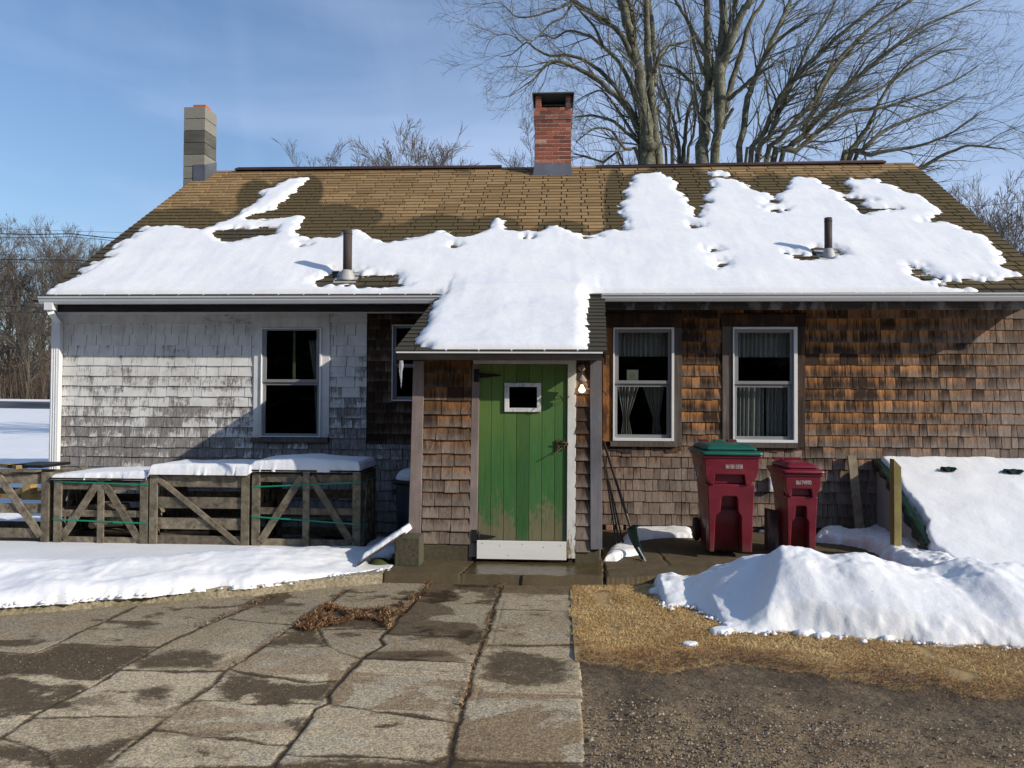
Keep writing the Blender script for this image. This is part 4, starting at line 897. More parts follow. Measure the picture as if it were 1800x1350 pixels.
DIRT = [([(-60, 1150), (60, 1149), (110, 1132), (280, 1138), (240, 1160), (205, 1180), (165, 1195), (120, 1190), (60, 1184), (-60, 1190)], .95), ([(240, 1150), (330, 1138), (402, 1150), (395, 1178), (225, 1179)], .62),
  ([(400, 1180), (450, 1192), (545, 1204), (590, 1198), (575, 1235), (540, 1237), (470, 1230), (440, 1222), (420, 1234), (385, 1228), (383, 1206)], .72), ([(440, 1222), (480, 1215), (505, 1226), (520, 1222), (505, 1240), (470, 1238)], 1.0),
  ([(225, 1214), (300, 1200), (312, 1225), (290, 1238), (225, 1234)], .62), ([(-40, 1298), (57, 1310), (90, 1322), (110, 1350), (60, 1350), (-40, 1332)], .75), ([(85, 1322), (170, 1308), (262, 1286), (190, 1345), (160, 1355), (95, 1350)], .78),
  ([(470, 1335), (560, 1331), (700, 1334), (760, 1343), (1034, 1341), (1034, 1500), (420, 1500)], .85), ([(470, 1133), (515, 1104), (575, 1064), (640, 1070), (700, 1064), (680, 1108), (562, 1107), (574, 1136)], .8),
  ([(838, 1150), (858, 1148), (880, 1139), (905, 1141), (950, 1147), (1016, 1160), (1012, 1204), (900, 1209), (835, 1192)], .62), ([(212, 1093), (250, 1088), (282, 1098), (250, 1103), (225, 1100)], .85), ([(690, 1172), (720, 1170), (825, 1175), (820, 1186), (700, 1186), (640, 1185)], .42),
  ([(640, 1150), (780, 1143), (790, 1160), (640, 1158)], .42), ([(400, 1060), (480, 1055), (540, 1075), (470, 1090)], .35), ([(700, 1040), (600, 1050), (580, 1064), (700, 1060)], .35), ([(300, 1300), (480, 1310), (400, 1345), (300, 1340)], .42), ([(300, 1230), (345, 1226), (360, 1232), (320, 1243)], .8),
  ([(720, 1305), (880, 1310), (990, 1300), (1010, 1318), (900, 1325), (720, 1322)], .5), ([(500, 1270), (540, 1260), (535, 1275), (520, 1285)], .8), ([(455, 1178), (520, 1172), (590, 1180), (520, 1186)], .4), ([(470, 1150), (560, 1145), (520, 1160)], .35)]
WETP = [[(752, 1022), (875, 1022), (872, 1032), (812, 1031), (795, 1040), (812, 1048), (800, 1056), (772, 1060), (798, 1070), (797, 1079), (756, 1083), (752, 1090), (835, 1097), (842, 1105), (820, 1119), (675, 1116)],
  [(880, 1022), (1012, 1022), (1012, 1042), (990, 1046), (880, 1042)], [(640, 1146), (780, 1143), (795, 1150), (822, 1163), (638, 1158)]]
JP = [g2(j) for j in JOINTS]; TP = [g2(j) for j in THIN]
EDGE = g2([(1010, 1026), (1013, 1080), (1020, 1130), (1024, 1180), (1028, 1240), (1032, 1342), (1042, 1500)])
KB = g2([(-300, 1108), (-120, 1094), (0, 1083), (117, 1074), (233, 1063), (324, 1056), (450, 1047), (530, 1038), (607, 1031), (672, 1025)])
xr_at = lambda Y: np.interp(Y, [p[1] for p in EDGE][::-1], [p[0] for p in EDGE][::-1])
kb_at = lambda X: np.interp(X, [p[0] for p in KB], [p[1] for p in KB])
dy = onZ(900, 1022, ZG)[1]
X, Y = np.meshgrid(np.arange(-6.2, 1.0, .0135), np.arange(2.4, 7.0, .0135))
jw = fbm(X * 5, Y * 5, 41) * .035 + fbm(X * 22, Y * 22, 42) * .018
dj = np.full(X.shape, 9.0)
for i, j in enumerate(JP): dj = np.minimum(dj, seg_dist(X + jw * .8, Y + fbm(X * 6, Y * 6, 43) * .03, j, False) + (.004 if i > 1 else 0))
wj = .002 + .012 * vn(X * 3, Y * 3, 44) * vn(X * 11, Y * 11, 45)
groove = np.clip(1 - (dj - wj) / .010, 0, 1)
dt = np.full(X.shape, 9.0)
for j in TP: dt = np.minimum(dt, seg_dist(X, Y, j, False))
thin = np.clip(1 - dt / .008, 0, 1) * .6
dirt = np.zeros(X.shape); nz = fbm(X * 4, Y * 6, 51) * .22 + fbm(X * 16, Y * 20, 52) * .10 + fbm(X * 60, Y * 60, 53, 2) * .03
for P, st in DIRT:
    sd = sdist(X, Y, g2(P)) + nz * .55; dirt = np.maximum(dirt, st * sstep(-.09, .11, sd))
bd = fbm(X * 1.3, Y * 2.2, 55) + .5 * fbm(X * 7, Y * 9, 56)
dirt = np.maximum(dirt, np.clip((bd - .06) * 3.6, 0, .7) * np.where(X < xr_at(Y) - .62, 1, .5)); dirt = np.maximum(dirt, np.clip(1 - (dj - wj) / (.01 + .07 * vn(X * 4, Y * 4, 57) ** 2), 0, 1) * .7)
wet = np.zeros(X.shape)
for P in WETP: wet = np.maximum(wet, sstep(-.02, .012, sdist(X, Y, g2(P)) + fbm(X * 9, Y * 9, 58) * .05))
slabs = np.array(g2([(60, 1100), (300, 1085), (330, 1130), (60, 1160), (30, 1220), (240, 1220), (450, 1075), (560, 1050), (650, 1050), (430, 1130), (500, 1150), (610, 1130), (150, 1300), (380, 1265), (350, 1320), (700, 1210), (650, 1290), (740, 1140), (780, 1060), (740, 1170), (950, 1050), (940, 1105), (930, 1170), (920, 1280), (40, 1330), (450, 1230)]))
dd = np.stack([(X - a) ** 2 + (Y - b_) ** 2 for a, b_ in slabs]); sid = np.argmin(dd, 0); tone = _h(sid, sid * 0 + 3, 9)
tilt = 0.0
hgt = ZG + tilt - groove * .007 - thin * .006 + fbm(X * 14, Y * 14, 61) * .006 + fbm(X * 70, Y * 70, 62, 2) * .0022 - sstep(.5, .9, dirt) * .006 + sstep(.35, .75, dirt) * fbm(X * 30, Y * 30, 63, 3) * .008
smooth_ = (vn(X * 1.2 + 3, Y * 2 + 1, 71) > .5)
m, s, b = mat('old_concrete'); di = s.attr('dirt'); we = s.attr('wet'); to = s.attr('tone'); gv_ = s.attr('groove')
ag = s.noise(s.pos(), 170, 3, .8); md = s.noise(s.pos((1, 1.4, 1)), 9, 5, .65); fn = s.noise(s.pos(), 48, 4, .7); vo = s.n('TexVoronoi', Vector=s.pos(), Scale=130.0).outputs['Color']
lum = s.n('RGBToBW', Color=vo).outputs[0]
pn = s.noise(s.pos((1, 1.5, 1)), 1.5, 9, .68, .5); pn2 = s.noise(s.pos((1, 1.6, 1)), 7.0, 7, .75, .4)
c = s.mix(to, (.26, .188, .110), (.48, .395, .262)); c = s.mix(s.rng(pn, .53, .56, 0, .8), c, (.42, .365, .262)); c = s.mix(s.rng(pn, .40, .36, 0, .8), c, (.19, .135, .085)); c = s.mix(s.rng(pn2, .40, .34, 0, .55), c, (.15, .11, .07))
yy = s.n('SeparateXYZ', Vector=s.pos())
far = s.math('MULTIPLY', s.rng(s.math('ADD', yy.outputs[1], s.math('MULTIPLY', s.math('SUBTRACT', pn, .5), 3.0)), 4.6, 5.6), s.rng(yy.outputs[0], -.2, -1.2, .6, 1.0))
c = s.mix(s.math('MULTIPLY', far, .65), c, (.185, .150, .098))
c = s.mix(1.0, c, s.rng(s.math('ADD', s.math('MULTIPLY', ag, .6), s.math('MULTIPLY', lum, .4)), .30, .70, .42, 1.6), 'MULTIPLY')
c = s.mix(1.0, c, s.rng(fn, .32, .68, .70, 1.22), 'MULTIPLY')
dc = s.mix(fn, (.021, .013, .006), (.115, .074, .036)); dc = s.mix(s.rng(lum, .86, .93), dc, (.22, .19, .15)); dc = s.mix(s.rng(md, .58, .7, 0, .4), dc, (.06, .065, .02))
dm = s.rng(s.math('ADD', di, s.math('ADD', s.math('MULTIPLY', s.math('SUBTRACT', fn, .5), .9), s.math('MULTIPLY', s.math('SUBTRACT', pn2, .5), 1.1))), .30, .56)
c = s.mix(s.math('MULTIPLY', dm, .92), c, dc); c = s.mix(s.math('MULTIPLY', gv_, .85), c, (.030, .022, .014))
c = s.mix(s.math('MULTIPLY', we, .85), c, s.mix(1.0, c, (.36, .31, .26), 'MULTIPLY'))
s.put(b.inputs['Base Color'], c); s.put(b.inputs['Roughness'], s.mix(we, (.9, .9, .9), (.5, .5, .5))); b.inputs['Specular IOR Level'].default_value = .3
bump(s, b, s.math('ADD', ag, s.math('MULTIPLY', fn, .8)), .55, .005); CONC = m
keepf = (X < xr_at(Y) + .0 + fbm(Y * 20, X * 0, 77) * .012) & (Y < np.minimum(kb_at(X) + .02, dy + .1)) 
k4 = keepf[:-1, :-1] & keepf[1:, :-1] & keepf[:-1, 1:] & keepf[1:, 1:]
hgt = np.where(X > xr_at(Y) - .012, hgt - .02, hgt)
tag(grid_mesh('patio', X, Y, hgt, CONC, k4, dict(dirt=dirt, wet=wet, tone=tone, groove=np.maximum(groove, thin))), kind='structure')

# grit and small stones lying in the dirt of the paving
m, s, b = mat('paving_grit'); s.put(b.inputs['Base Color'], s.ramp(s.attr('rnd'), [(0, (.03, .02, .012)), (.5, (.11, .08, .05)), (.85, (.17, .125, .08)), (1, (.30, .24, .17))])); b.inputs['Roughness'].default_value = .9
mb = MB(); rs = random.Random(41); DP = [(g2(P), st) for P, st in DIRT if st > .55]; rgn = np.random.RandomState(3)
for P, st in DP:
    P_ = np.array(P); ar = (P_[:, 0].max() - P_[:, 0].min()) * (P_[:, 1].max() - P_[:, 1].min()); n_ = int(min(ar * 900, 900)); x = rgn.uniform(P_[:, 0].min(), P_[:, 0].max(), n_); y = rgn.uniform(max(P_[:, 1].min(), 3.1), P_[:, 1].max(), n_); k_ = inside(x, y, P)
    for px_, py_ in zip(x[k_], y[k_]):
        r_ = .002 + .005 * rs.random() ** 4; a0 = rs.random() * 6; r = rs.random(); lo = [mb.vert((px_ + r_ * math.cos(a0 + i * 1.2566) * rs.uniform(.7, 1.3), py_ + r_ * math.sin(a0 + i * 1.2566), ZG - .004)) for i in range(5)]; t_ = mb.vert((px_, py_, ZG - .002 + r_ * .8))
        for i in range(5): mb.face((lo[i], lo[(i + 1) % 5], t_), r)
tag(build('paving_grit', mb, m), kind='stuff')
# landing at the door and the apron under the bins
m, s, b = mat('wet_mossy_stone'); fn = s.noise(s.pos(), 45, 5, .7); md = s.noise(s.pos(), 5, 5); ag = s.noise(s.pos(), 180, 2, .8)
we = s.attr('wet')
c = s.mix(md, (.036, .025, .011), (.115, .080, .036)); c = s.mix(s.rng(md, .5, .68, 0, .35), c, (.075, .068, .024)); c = s.mix(1.0, c, s.rng(ag, .3, .7, .55, 1.5), 'MULTIPLY')
s.put(b.inputs['Base Color'], c); s.put(b.inputs['Roughness'], s.math('ADD', s.mix(we, (.85, .85, .85), (.12, .12, .12)), s.math('MULTIPLY', s.math('SUBTRACT', fn, .5), .25)))
bump(s, b, s.math('ADD', fn, s.math('MULTIPLY', ag, .5)), .35, .004); WSTONE = m
def stone_sheet(name, poly, z, amp, wetpoly=None, cell=.0135, joints=()):
    P = np.array(poly); X, Y = np.meshgrid(np.arange(P[:, 0].min(), P[:, 0].max() + cell, cell), np.arange(P[:, 1].min() - .02, P[:, 1].max() + cell, cell))
    sd = sdist(X, Y, poly) + fbm(X * 8, Y * 8, 5) * .004; dj = np.full(X.shape, 9.)
    for j in joints: dj = np.minimum(dj, seg_dist(X, Y, j, False))
    Z = z + fbm(X * 5, Y * 5, 81) * amp + fbm(X * 30, Y * 30, 82, 3) * .006 - np.clip(1 - dj / .012, 0, 1) * .02; Z = np.where(sd < .0, ZG - .06, Z)
    keep = (sd[:-1, :-1] > -cell) | (sd[1:, 1:] > -cell)
    wv = np.zeros(X.shape) if wetpoly is None else sstep(-.02, .04, sdist(X, Y, wetpoly) + fbm(X * 7, Y * 7, 9) * .1)
    return tag(grid_mesh(name, X, Y, Z, WSTONE, keep, dict(wet=wv)), kind='structure')
LY0 = onZ(860, 1011, 0)[1]
ld0 = onZ(672, 1009, 0)[0]
lpoly = [(ld0, LY0 + .02), (onZ(1060, 1011, 0)[0], LY0), (onZ(1060, 1011, 0)[0] + .05, YF + .3), (onZ(695, 985, 0)[0] - .1, YF + .3)]
stone_sheet('doorstep', lpoly, 0.0, .008, g2([(830, 984), (1060, 984), (1060, 1012), (810, 1012)], 0), .0135, [g2([(838, 983), (805, 1013)], 0)])
apoly = [(onZ(1062, 1011, -.01)[0], LY0), *g2([(1200, 1012), (1320, 1003)], -.02), (3.6, 7.25), (6.5, 7.3), (6.5, YW + .3), (ex1 + .1, YW + .3)]
stone_sheet('side_apron', apoly, -.012, .02, None, .0135, [g2([(1060, 985), (1066, 1012)], -.01), g2([(1150, 962), (1176, 992), (1062, 1000)], -.01)])
# kerb stone strip
mb = MB(); KT = g2([(-300, 1090), (-120, 1076), (0, 1068), (117, 1060), (233, 1049), (324, 1041), (450, 1031), (530, 1022), (607, 1014), (676, 1008)], 0)
m, s, b = mat('kerb_stone'); fn = s.noise(s.pos(), 35, 5, .7); md = s.noise(s.pos(), 6, 4)
c = s.mix(s.rng(fn, .3, .7), (.10, .08, .045), (.42, .36, .25)); c = s.mix(s.rng(md, .5, .62, 0, .4), c, (.085, .085, .03)); s.put(b.inputs['Base Color'], c); b.inputs['Roughness'].default_value = .95; bump(s, b, fn, .9, .012); KM = m
xs = np.arange(KB[0][0], KB[-1][0], .015); yb = kb_at(xs); prof = np.linspace(0, 1, 13)
X = np.repeat(xs[None, :], 13, 0); Y = np.zeros(X.shape); Z = np.zeros(X.shape)
for i, q in enumerate(prof):
    if i < 6: Y[i] = yb + .0 + .006 * i + fbm(xs * 9, xs * 0 + i * .12, 91) * .03; Z[i] = ZG - .02 + (i / 5) * .10 
    else: Y[i] = yb + .04 + (i - 6) * .05 + fbm(xs * 9, xs * 0 + 3.5, 91) * .03; Z[i] = .0 - .0 * i
Z += fbm(X * 7, Y * 7, 92) * .018 + fbm(X * 40, Y * 40, 93, 3) * .008
Z = np.where((vn(xs * 1.1, xs * 0, 95) < .06)[None, :], Z - .02, Z)
tag(grid_mesh('kerb', X, Y, Z, KM), kind='structure')

# driveway and dead lawn
LG = g2([(1010, 1018), (1200, 1012), (1900, 1000), (2300, 990)])
GE = g2([(1020, 1160), (1060, 1172), (1100, 1176), (1180, 1180), (1250, 1172), (1300, 1170), (1400, 1185), (1500, 1196), (1600, 1208), (1700, 1222), (1800, 1232), (1950, 1250), (2300, 1290)])
ge_at = lambda X: np.interp(X, [p[0] for p in GE], [p[1] for p in GE])
m, s, b = mat('gravel_drive'); fn = s.noise(s.pos(), 60, 4, .7); md = s.noise(s.pos(), 3.5, 5); vo = s.n('TexVoronoi', Vector=s.pos(), Scale=95.0); lum = s.n('RGBToBW', Color=vo.outputs['Color']).outputs[0]
la = s.attr('lawn'); ne = s.attr('near')
c = s.mix(s.rng(md, .3, .7), (.090, .061, .032), (.245, .176, .100)); c = s.mix(1.0, c, s.rng(lum, .2, .8, .65, 1.4), 'MULTIPLY'); c = s.mix(1.0, c, s.rng(fn, .3, .7, .6, 1.35), 'MULTIPLY')
c = s.mix(1.0, c, s.rng(s.math('ADD', ne, s.math('MULTIPLY', s.math('SUBTRACT', md, .5), 1.2)), 0, 1, .62, 1.15), 'MULTIPLY')
gc = s.mix(fn, (.20, .13, .052), (.50, .35, .16)); c = s.mix(s.rng(s.math('ADD', la, s.math('MULTIPLY', s.math('SUBTRACT', fn, .5), .6)), .35, .65), c, gc)
s.put(b.inputs['Base Color'], c); b.inputs['Roughness'].default_value = .93; bump(s, b, s.math('ADD', fn, s.math('MULTIPLY', lum, .6)), .8, .008)
X, Y = np.meshgrid(np.arange(-.6, 9.0, .018), np.arange(2.4, 7.4, .018))
lw = sstep(-.08, .08, Y - ge_at(X) + fbm(X * 5, Y * 5, 101) * .25)
Z = ZG - .006 + fbm(X * 2, Y * 3, 102) * .03 + fbm(X * 30, Y * 30, 103, 3) * (.012 - .004 * lw) + lw * (.012 + fbm(X * 9, Y * 9, 104) * .02)
kp = (X > xr_at(Y) - .05)[:-1, :-1]
tag(grid_mesh('driveway', X, Y, Z, m, kp, dict(lawn=lw, near=sstep(.1, 1.1, ge_at(X) - Y))), kind='structure')
# loose stones
m, s, b = mat('loose_stone'); s.put(b.inputs['Base Color'], s.mix(1.0, s.ramp(s.attr('rnd'), [(0, (.10, .07, .045)), (.5, (.20, .15, .10)), (.9, (.30, .24, .17)), (1, (.40, .34, .26))]), s.rng(s.noise(s.pos(), 80, 3), .3, .7, .7, 1.3), 'MULTIPLY')); b.inputs['Roughness'].default_value = .9
mb = MB(); rs = random.Random(31); n_ = 0
while n_ < 7000:
    px = rs.uniform(1030, 1830); py = 1165 + 235 * rs.random() ** .7; p = onZ(px, py, ZG)
    if p[1] > ge_at(p[0]) - .15 - rs.random() * 1.6 or float(vn(p[0] * 1.7, p[1] * 2.2, 66)) < rs.random() * .9 or p[0] < xr_at(p[1]) + .01: continue
    r_ = min(.003 + .008 * rs.random() ** 4.0, .02); n_ += 1; r = rs.random(); cz = ZG + .002 + float(fbm(p[0] * 2, p[1] * 3, 102)) * .03 + r_ * .2
    k = 5; a0 = rs.random() * 6; ex = rs.uniform(.6, 1.3)
    lo = [mb.vert((p[0] + r_ * ex * math.cos(a0 + i * 2 * math.pi / k) * rs.uniform(.8, 1.2), p[1] + r_ * math.sin(a0 + i * 2 * math.pi / k) * rs.uniform(.8, 1.2), cz)) for i in range(k)]
    t_ = mb.vert((p[0] + rs.uniform(-.2, .2) * r_, p[1], cz + r_ * rs.uniform(.5, .9)))
    for i in range(k): mb.face((lo[i], lo[(i + 1) % k], t_), r)
tag(build('gravel', mb, m), kind='stuff')
# dead grass blades
m, s, b = mat('dead_grass'); s.put(b.inputs['Base Color'], s.ramp(s.attr('rnd'), [(0, (.07, .030, .012)), (.22, (.22, .09, .025)), (.45, (.37, .20, .062)), (.72, (.58, .39, .15)), (1, (.74, .56, .27))])); b.inputs['Roughness'].default_value = .75
def blades(name, n, sampler, lmin, lmax, seed, mt, wd=.0016):
    rg = np.random.RandomState(seed); X, Y, Z, C, Lf = sampler(rg, n); n = len(X)
    L = rg.uniform(lmin, lmax, n) * Lf; a = rg.uniform(0, 2 * np.pi, n); el = rg.uniform(.05, .75, n) * rg.uniform(.3, 1, n)
    dx = np.cos(a) * np.cos(el) * L; dy_ = np.sin(a) * np.cos(el) * L; dz = np.sin(el) * L
    w_ = wd * rg.uniform(.7, 1.5, n); wx = -np.sin(a) * w_; wy = np.cos(a) * w_
    B = np.stack([X, Y, Z], -1); W = np.stack([wx, wy, w_ * .3], -1); D = np.stack([dx, dy_, dz], -1); M_ = B + D * .55 + np.stack([0 * dx, 0 * dx, L * .08], -1)
    V = np.stack([B - W, B + W, M_ + W * .8, M_ - W * .8, B + D], 1).reshape(-1, 3)
    me = bpy.data.meshes.new(name); me.vertices.add(len(V)); me.vertices.foreach_set('co', V.astype(np.float32).ravel()); k = np.arange(n)[:, None] * 5
    li = np.concatenate([k + 0, k + 1, k + 2, k + 3, k + 3, k + 2, k + 4], 1).ravel(); me.loops.add(len(li)); me.loops.foreach_set('vertex_index', li.astype(np.int32))
    st = (np.arange(n)[:, None] * 7 + np.array([0, 4])).ravel(); me.polygons.add(2 * n); me.polygons.foreach_set('loop_start', st.astype(np.int32)); me.update(calc_edges=True)
    at = me.attributes.new('rnd', 'FLOAT', 'FACE'); at.data.foreach_set('value', np.repeat(C, 2).astype(np.float32)); me.materials.append(mt)
    o = bpy.data.objects.new(name, me); COL.objects.link(o); return tag(o, kind='stuff')
def lawn_s(rg, n):
    X = rg.uniform(-.3, 4.8, n * 3); Y = rg.uniform(4.2, 7.0, n * 3); top = np.interp(X, [p[0] for p in LG], [p[1] for p in LG])
    e = ge_at(X) - fbm(X * 5, Y * 5, 101) * .25; d = Y - e
    ok = (rg.rand(n * 3) < np.clip(.05 + sstep(-.12, .10, d), 0, 1)) & (d > -.35) & (Y < top) & (X > xr_at(Y) - .005 - .07 * vn(Y * 9, X * 0, 8) ** 2) & (vn(X * 5, Y * 5, 120) > .12)
    X = X[ok][:n]; Y = Y[ok][:n]; d = d[ok][:n]; N_ = len(X)
    c = .64 + fbm(X * 3, Y * 3, 121) * .6 + fbm(X * 14, Y * 14, 122) * .35 + rg.uniform(-.28, .28, N_) - .60 * np.clip(1 - (d - .04) / .42, 0, 1)
    return X, Y, ZG + .006 + fbm(X * 2, Y * 3, 102) * .03 + rg.uniform(-.004, .010, N_), np.clip(c, 0, 1), np.ones(N_)
blades('grass', 190000, lawn_s, .012, .034, 5, m, .0013)
# fallen leaves and needles gathered in the paving
m, s, b = mat('leaf_litter'); s.put(b.inputs['Base Color'], s.ramp(s.attr('rnd'), [(0, (.035, .015, .008)), (.4, (.13, .05, .02)), (.75, (.26, .12, .04)), (1, (.42, .30, .13))])); b.inputs['Roughness'].default_value = .8
def litter_s(rg, n):
    A = []; B_ = []
    polys = [(g2([(512, 1104), (545, 1082), (575, 1062), (598, 1070), (615, 1078), (622, 1090), (575, 1104), (540, 1110)]), .6), (g2([(615, 1076), (690, 1068), (730, 1045), (722, 1062), (684, 1108), (660, 1092), (625, 1090)]), .26)]
    for P, fr_ in polys:
        P_ = np.array(P); x = rg.uniform(P_[:, 0].min(), P_[:, 0].max(), n * 4); y = rg.uniform(P_[:, 1].min(), P_[:, 1].max(), n * 4); k = inside(x, y, P) & (vn(x * 8, y * 8, 3) > .3); A.append(x[k][:int(n * fr_)]); B_.append(y[k][:int(n * fr_)])
    for j in (JP[0][:6], JP[1][:3], JP[9][:4], JP[10][:6], g2([(570, 1026), (672, 1018)])):
        t_ = rg.rand(int(n * .035)) * (len(j) - 1.001); i = t_.astype(int); f_ = t_ - i; P = np.array(j); q = P[i] * (1 - f_[:, None]) + P[i + 1] * f_[:, None] + rg.normal(0, .016, (len(t_), 2)); A.append(q[:, 0]); B_.append(q[:, 1])
    X = np.concatenate(A); Y = np.concatenate(B_); return X, Y, np.full(len(X), ZG + .004) + rg.uniform(-.004, .018, len(X)), rg.rand(len(X)), np.ones(len(X))
tag(blades('leaf_litter', 5200, litter_s, .02, .05, 9, m, .0028), kind='stuff')

# ================================================================ ground snow
def patch(name, poly, zf, T, w, label=None, cell=.02, namp=.02, seed=1, jag=.04, mt=None, extra=None, lump=0.0):
    P = np.array(poly); X, Y = np.meshgrid(np.arange(P[:, 0].min() - .1, P[:, 0].max() + .1, cell), np.arange(P[:, 1].min() - .1, P[:, 1].max() + .1, cell))
    sd = sdist(X, Y, poly) + fbm(X * 5, Y * 5, seed) * jag * 2 + fbm(X * 19, Y * 19, seed + 1) * jag
    q = np.clip(sd / w, 0, 1); prof_ = np.sqrt(1 - (1 - q) ** 2 + 1e-9)
    t_ = T(X, Y) if callable(T) else T
    h = t_ * prof_ + namp * fbm(X * 2.5, Y * 2.5, seed + 2) * q * 2 + lump * (fbm(X * 9, Y * 9, seed + 3) + .4 * fbm(X * 28, Y * 28, seed + 5)) * q
    Z = zf(X, Y) + np.where(sd > 0, np.maximum(h, .004), -.02)
    keep = (sd[:-1, :-1] > 0) | (sd[1:, :-1] > 0) | (sd[:-1, 1:] > 0) | (sd[1:, 1:] > 0)
    return tag(grid_mesh(name, X, Y, Z, mt or SNOWD, keep), label, 'snow' if label else None, kind='stuff')
# left bank between kerb and crates
SE = g2([(-500, 1092), (-200, 1076), (0, 1062), (34, 1060), (117, 1056), (124, 1053), (168, 1049), (215, 1047), (259, 1043), (324, 1037), (380, 1031), (426, 1030), (455, 1026), (504, 1021), (545, 1016), (581, 1012), (625, 1006), (659, 1001), (684, 999)], .02)
SE = [(x, y + .07) for x, y in SE]
LB = SE + g2([(690, 994), (672, 985), (690, 975)], 0) + [(ex0 - .1, 8.0), (ex0 - .15, 8.75), (onY(638, 900, 8.06)[0], 8.7), (onY(637, 900, 8.06)[0], 8.10), (onY(93, 900, 8.06)[0], 8.10), (onY(93, 900, 8.06)[0], 9.3), (XL, YW), (XL - .3, 11), (XL - 1, 12.5), (-12, 12.5), (-12, 6)]
def lbz(X, Y):
    fy = np.interp(X, [p[0] for p in SE], [p[1] for p in SE]); u = Y - fy
    bump_ = .11 * np.exp(-((u - .75) / .5) ** 2) * (1 - sstep(-3.0, -1.6, X)) * (1 + .8 * fbm(X * .8, Y * .8, 201))
    return .07 + bump_ - .10 * sstep(.9, 2.2, u) * (1 - sstep(3.2, 4.2, u)) + .06 * fbm(X * 1.4, Y * 1.4, 203) - .05 * sstep(-2.6, -1.6, X)
patch('snow_bank', LB, lambda X, Y: 0 * X - .0, lbz, .16, 'low bank of snow between the kerb and the slatted crates', .02, .03, 301, .035, SNOWD, lump=.016)
# right heap beside the grass
FP = [(1148, 1024), (1143, 1048), (1160, 1062), (1172, 1070), (1215, 1068), (1228, 1076), (1248, 1088), (1268, 1096), (1276, 1108), (1262, 1117), (1300, 1116), (1400, 1114), (1440, 1118), (1500, 1124), (1600, 1131), (1700, 1137), (1800, 1143), (2000, 1150), (2300, 1155)]
FX = g2(FP, ZG)
CR = [(1148, 1020), (1180, 1017), (1215, 1014), (1240, 1003), (1262, 991), (1283, 981), (1310, 972), (1335, 967), (1365, 964), (1395, 967), (1420, 973), (1450, 976), (1482, 973), (1520, 978), (1560, 988), (1600, 996), (1640, 1000), (1665, 992), (1690, 984), (1715, 983), (1745, 990), (1800, 999), (1900, 1005), (2300, 1010)]
def heap_ridgeY(px): return np.interp(px, [1148, 1215, 1300, 1400, 1500, 1640, 1800, 2300], [6.62, 6.62, 6.5, 6.35, 6.3, 6.35, 6.3, 6.2])
CRW = [onY(px, py, float(heap_ridgeY(px))) for px, py in CR]
cx_ = [p[0] for p in CRW]; cy_ = [p[1] for p in CRW]; cz_ = [max(p[2], ZG + .03) for p in CRW]
bx = FX + [(cx_[-1], 8.2), (5.2, 7.7), (4.2, 7.15), (3.2, 6.95), (2.6, 6.95), (1.9, 6.95), (1.5, 6.95)]
def heapz(X, Y):
    ry = np.interp(X, cx_, cy_); rz = np.interp(X, cx_, cz_) - ZG
    cutx = np.maximum.accumulate([p[0] for p in FX]); fy = np.interp(X, cutx, [p[1] for p in FX])
    u = np.clip((Y - fy) / np.maximum(ry - fy, .05), 0, 1); v_ = np.clip((Y - ry) / .75, 0, 1)
    fr = .30 + .70 * np.sin(u * np.pi / 2) ** 1.1; fr = fr * np.clip(u / .16, 0, 1) ** .65
    h = rz * np.where(Y < ry, fr, np.cos(v_ * np.pi / 2) ** 1.2)
    xe = X - .42 * (Y - 5.6) + .05 * fbm(Y * 3, X * 0, 7)
    h = h * (1 - .62 * (1 - sstep(1.27, 1.50, xe)) * np.clip(1.25 - u, 0, 1)); h = h + .11 * np.clip((u - .45) * 2, 0, 1) * fbm(X * 5, Y * 6, 77) + .05 * np.clip(1 - abs(u - .08) / .14, 0, 1) * (fbm(X * 11, Y * 11, 78) + .1)
    return np.maximum(h, .0)
patch('snow_heap', bx, lambda X, Y: 0 * X + ZG, heapz, .07, 'large plowed snow heap on the dead grass in front of the bins', .016, .012, 401, .06, SNOWD, lump=.013)
for k, (px, py, r_) in enumerate(((1283, 1103, 12), (1268, 1113, 16), (1415, 1117, 14), (1445, 1121, 12), (1212, 1134, 11), (1150, 1042, 8), (1560, 1127, 10))):
    P = [tuple(onZ(px + r_ * 1.3 * math.cos(a), py + r_ * .32 * math.sin(a), ZG)[:2]) for a in np.linspace(0, 2 * math.pi, 9)[:-1]]
    patch('snow_crumb', P, lambda X, Y: 0 * X + ZG + .01, .03 if k != 4 else .012, .03, None, .008, .005, 500 + k, .01)
mb = MB(); rs = random.Random(77)
for _ in range(260):
    j = FX[2:18] if rs.random() < .6 else SE[2:]; i = rs.randrange(len(j) - 1); f_ = rs.random(); x = j[i][0] * (1 - f_) + j[i + 1][0] * f_ + rs.gauss(0, .02); y = j[i][1] * (1 - f_) + j[i + 1][1] * f_ - abs(rs.gauss(0, .035)); r_ = .005 + .02 * rs.random() ** 2.5
    z = (ZG + .012 if j is not SE[2:] and x > .5 else .0); k = 6; mid = [mb.vert((x + r_ * math.cos(a) * rs.uniform(.7, 1.3), y + r_ * math.sin(a) * rs.uniform(.7, 1.3), z + r_ * .2)) for a in [q * math.pi / 3 for q in range(k)]]; t_ = [mb.vert((x + r_ * .55 * math.cos(a), y + r_ * .55 * math.sin(a), z + r_ * rs.uniform(.6, 1.0))) for a in [q * math.pi / 3 + .3 for q in range(k)]]
    for q in range(k): mb.face((mid[q], mid[(q + 1) % k], t_[(q + 1) % k], t_[q]), .5, True)
    mb.face(t_, .5, True)
tag(build('snow_crumbs', mb, SNOW), kind='stuff')
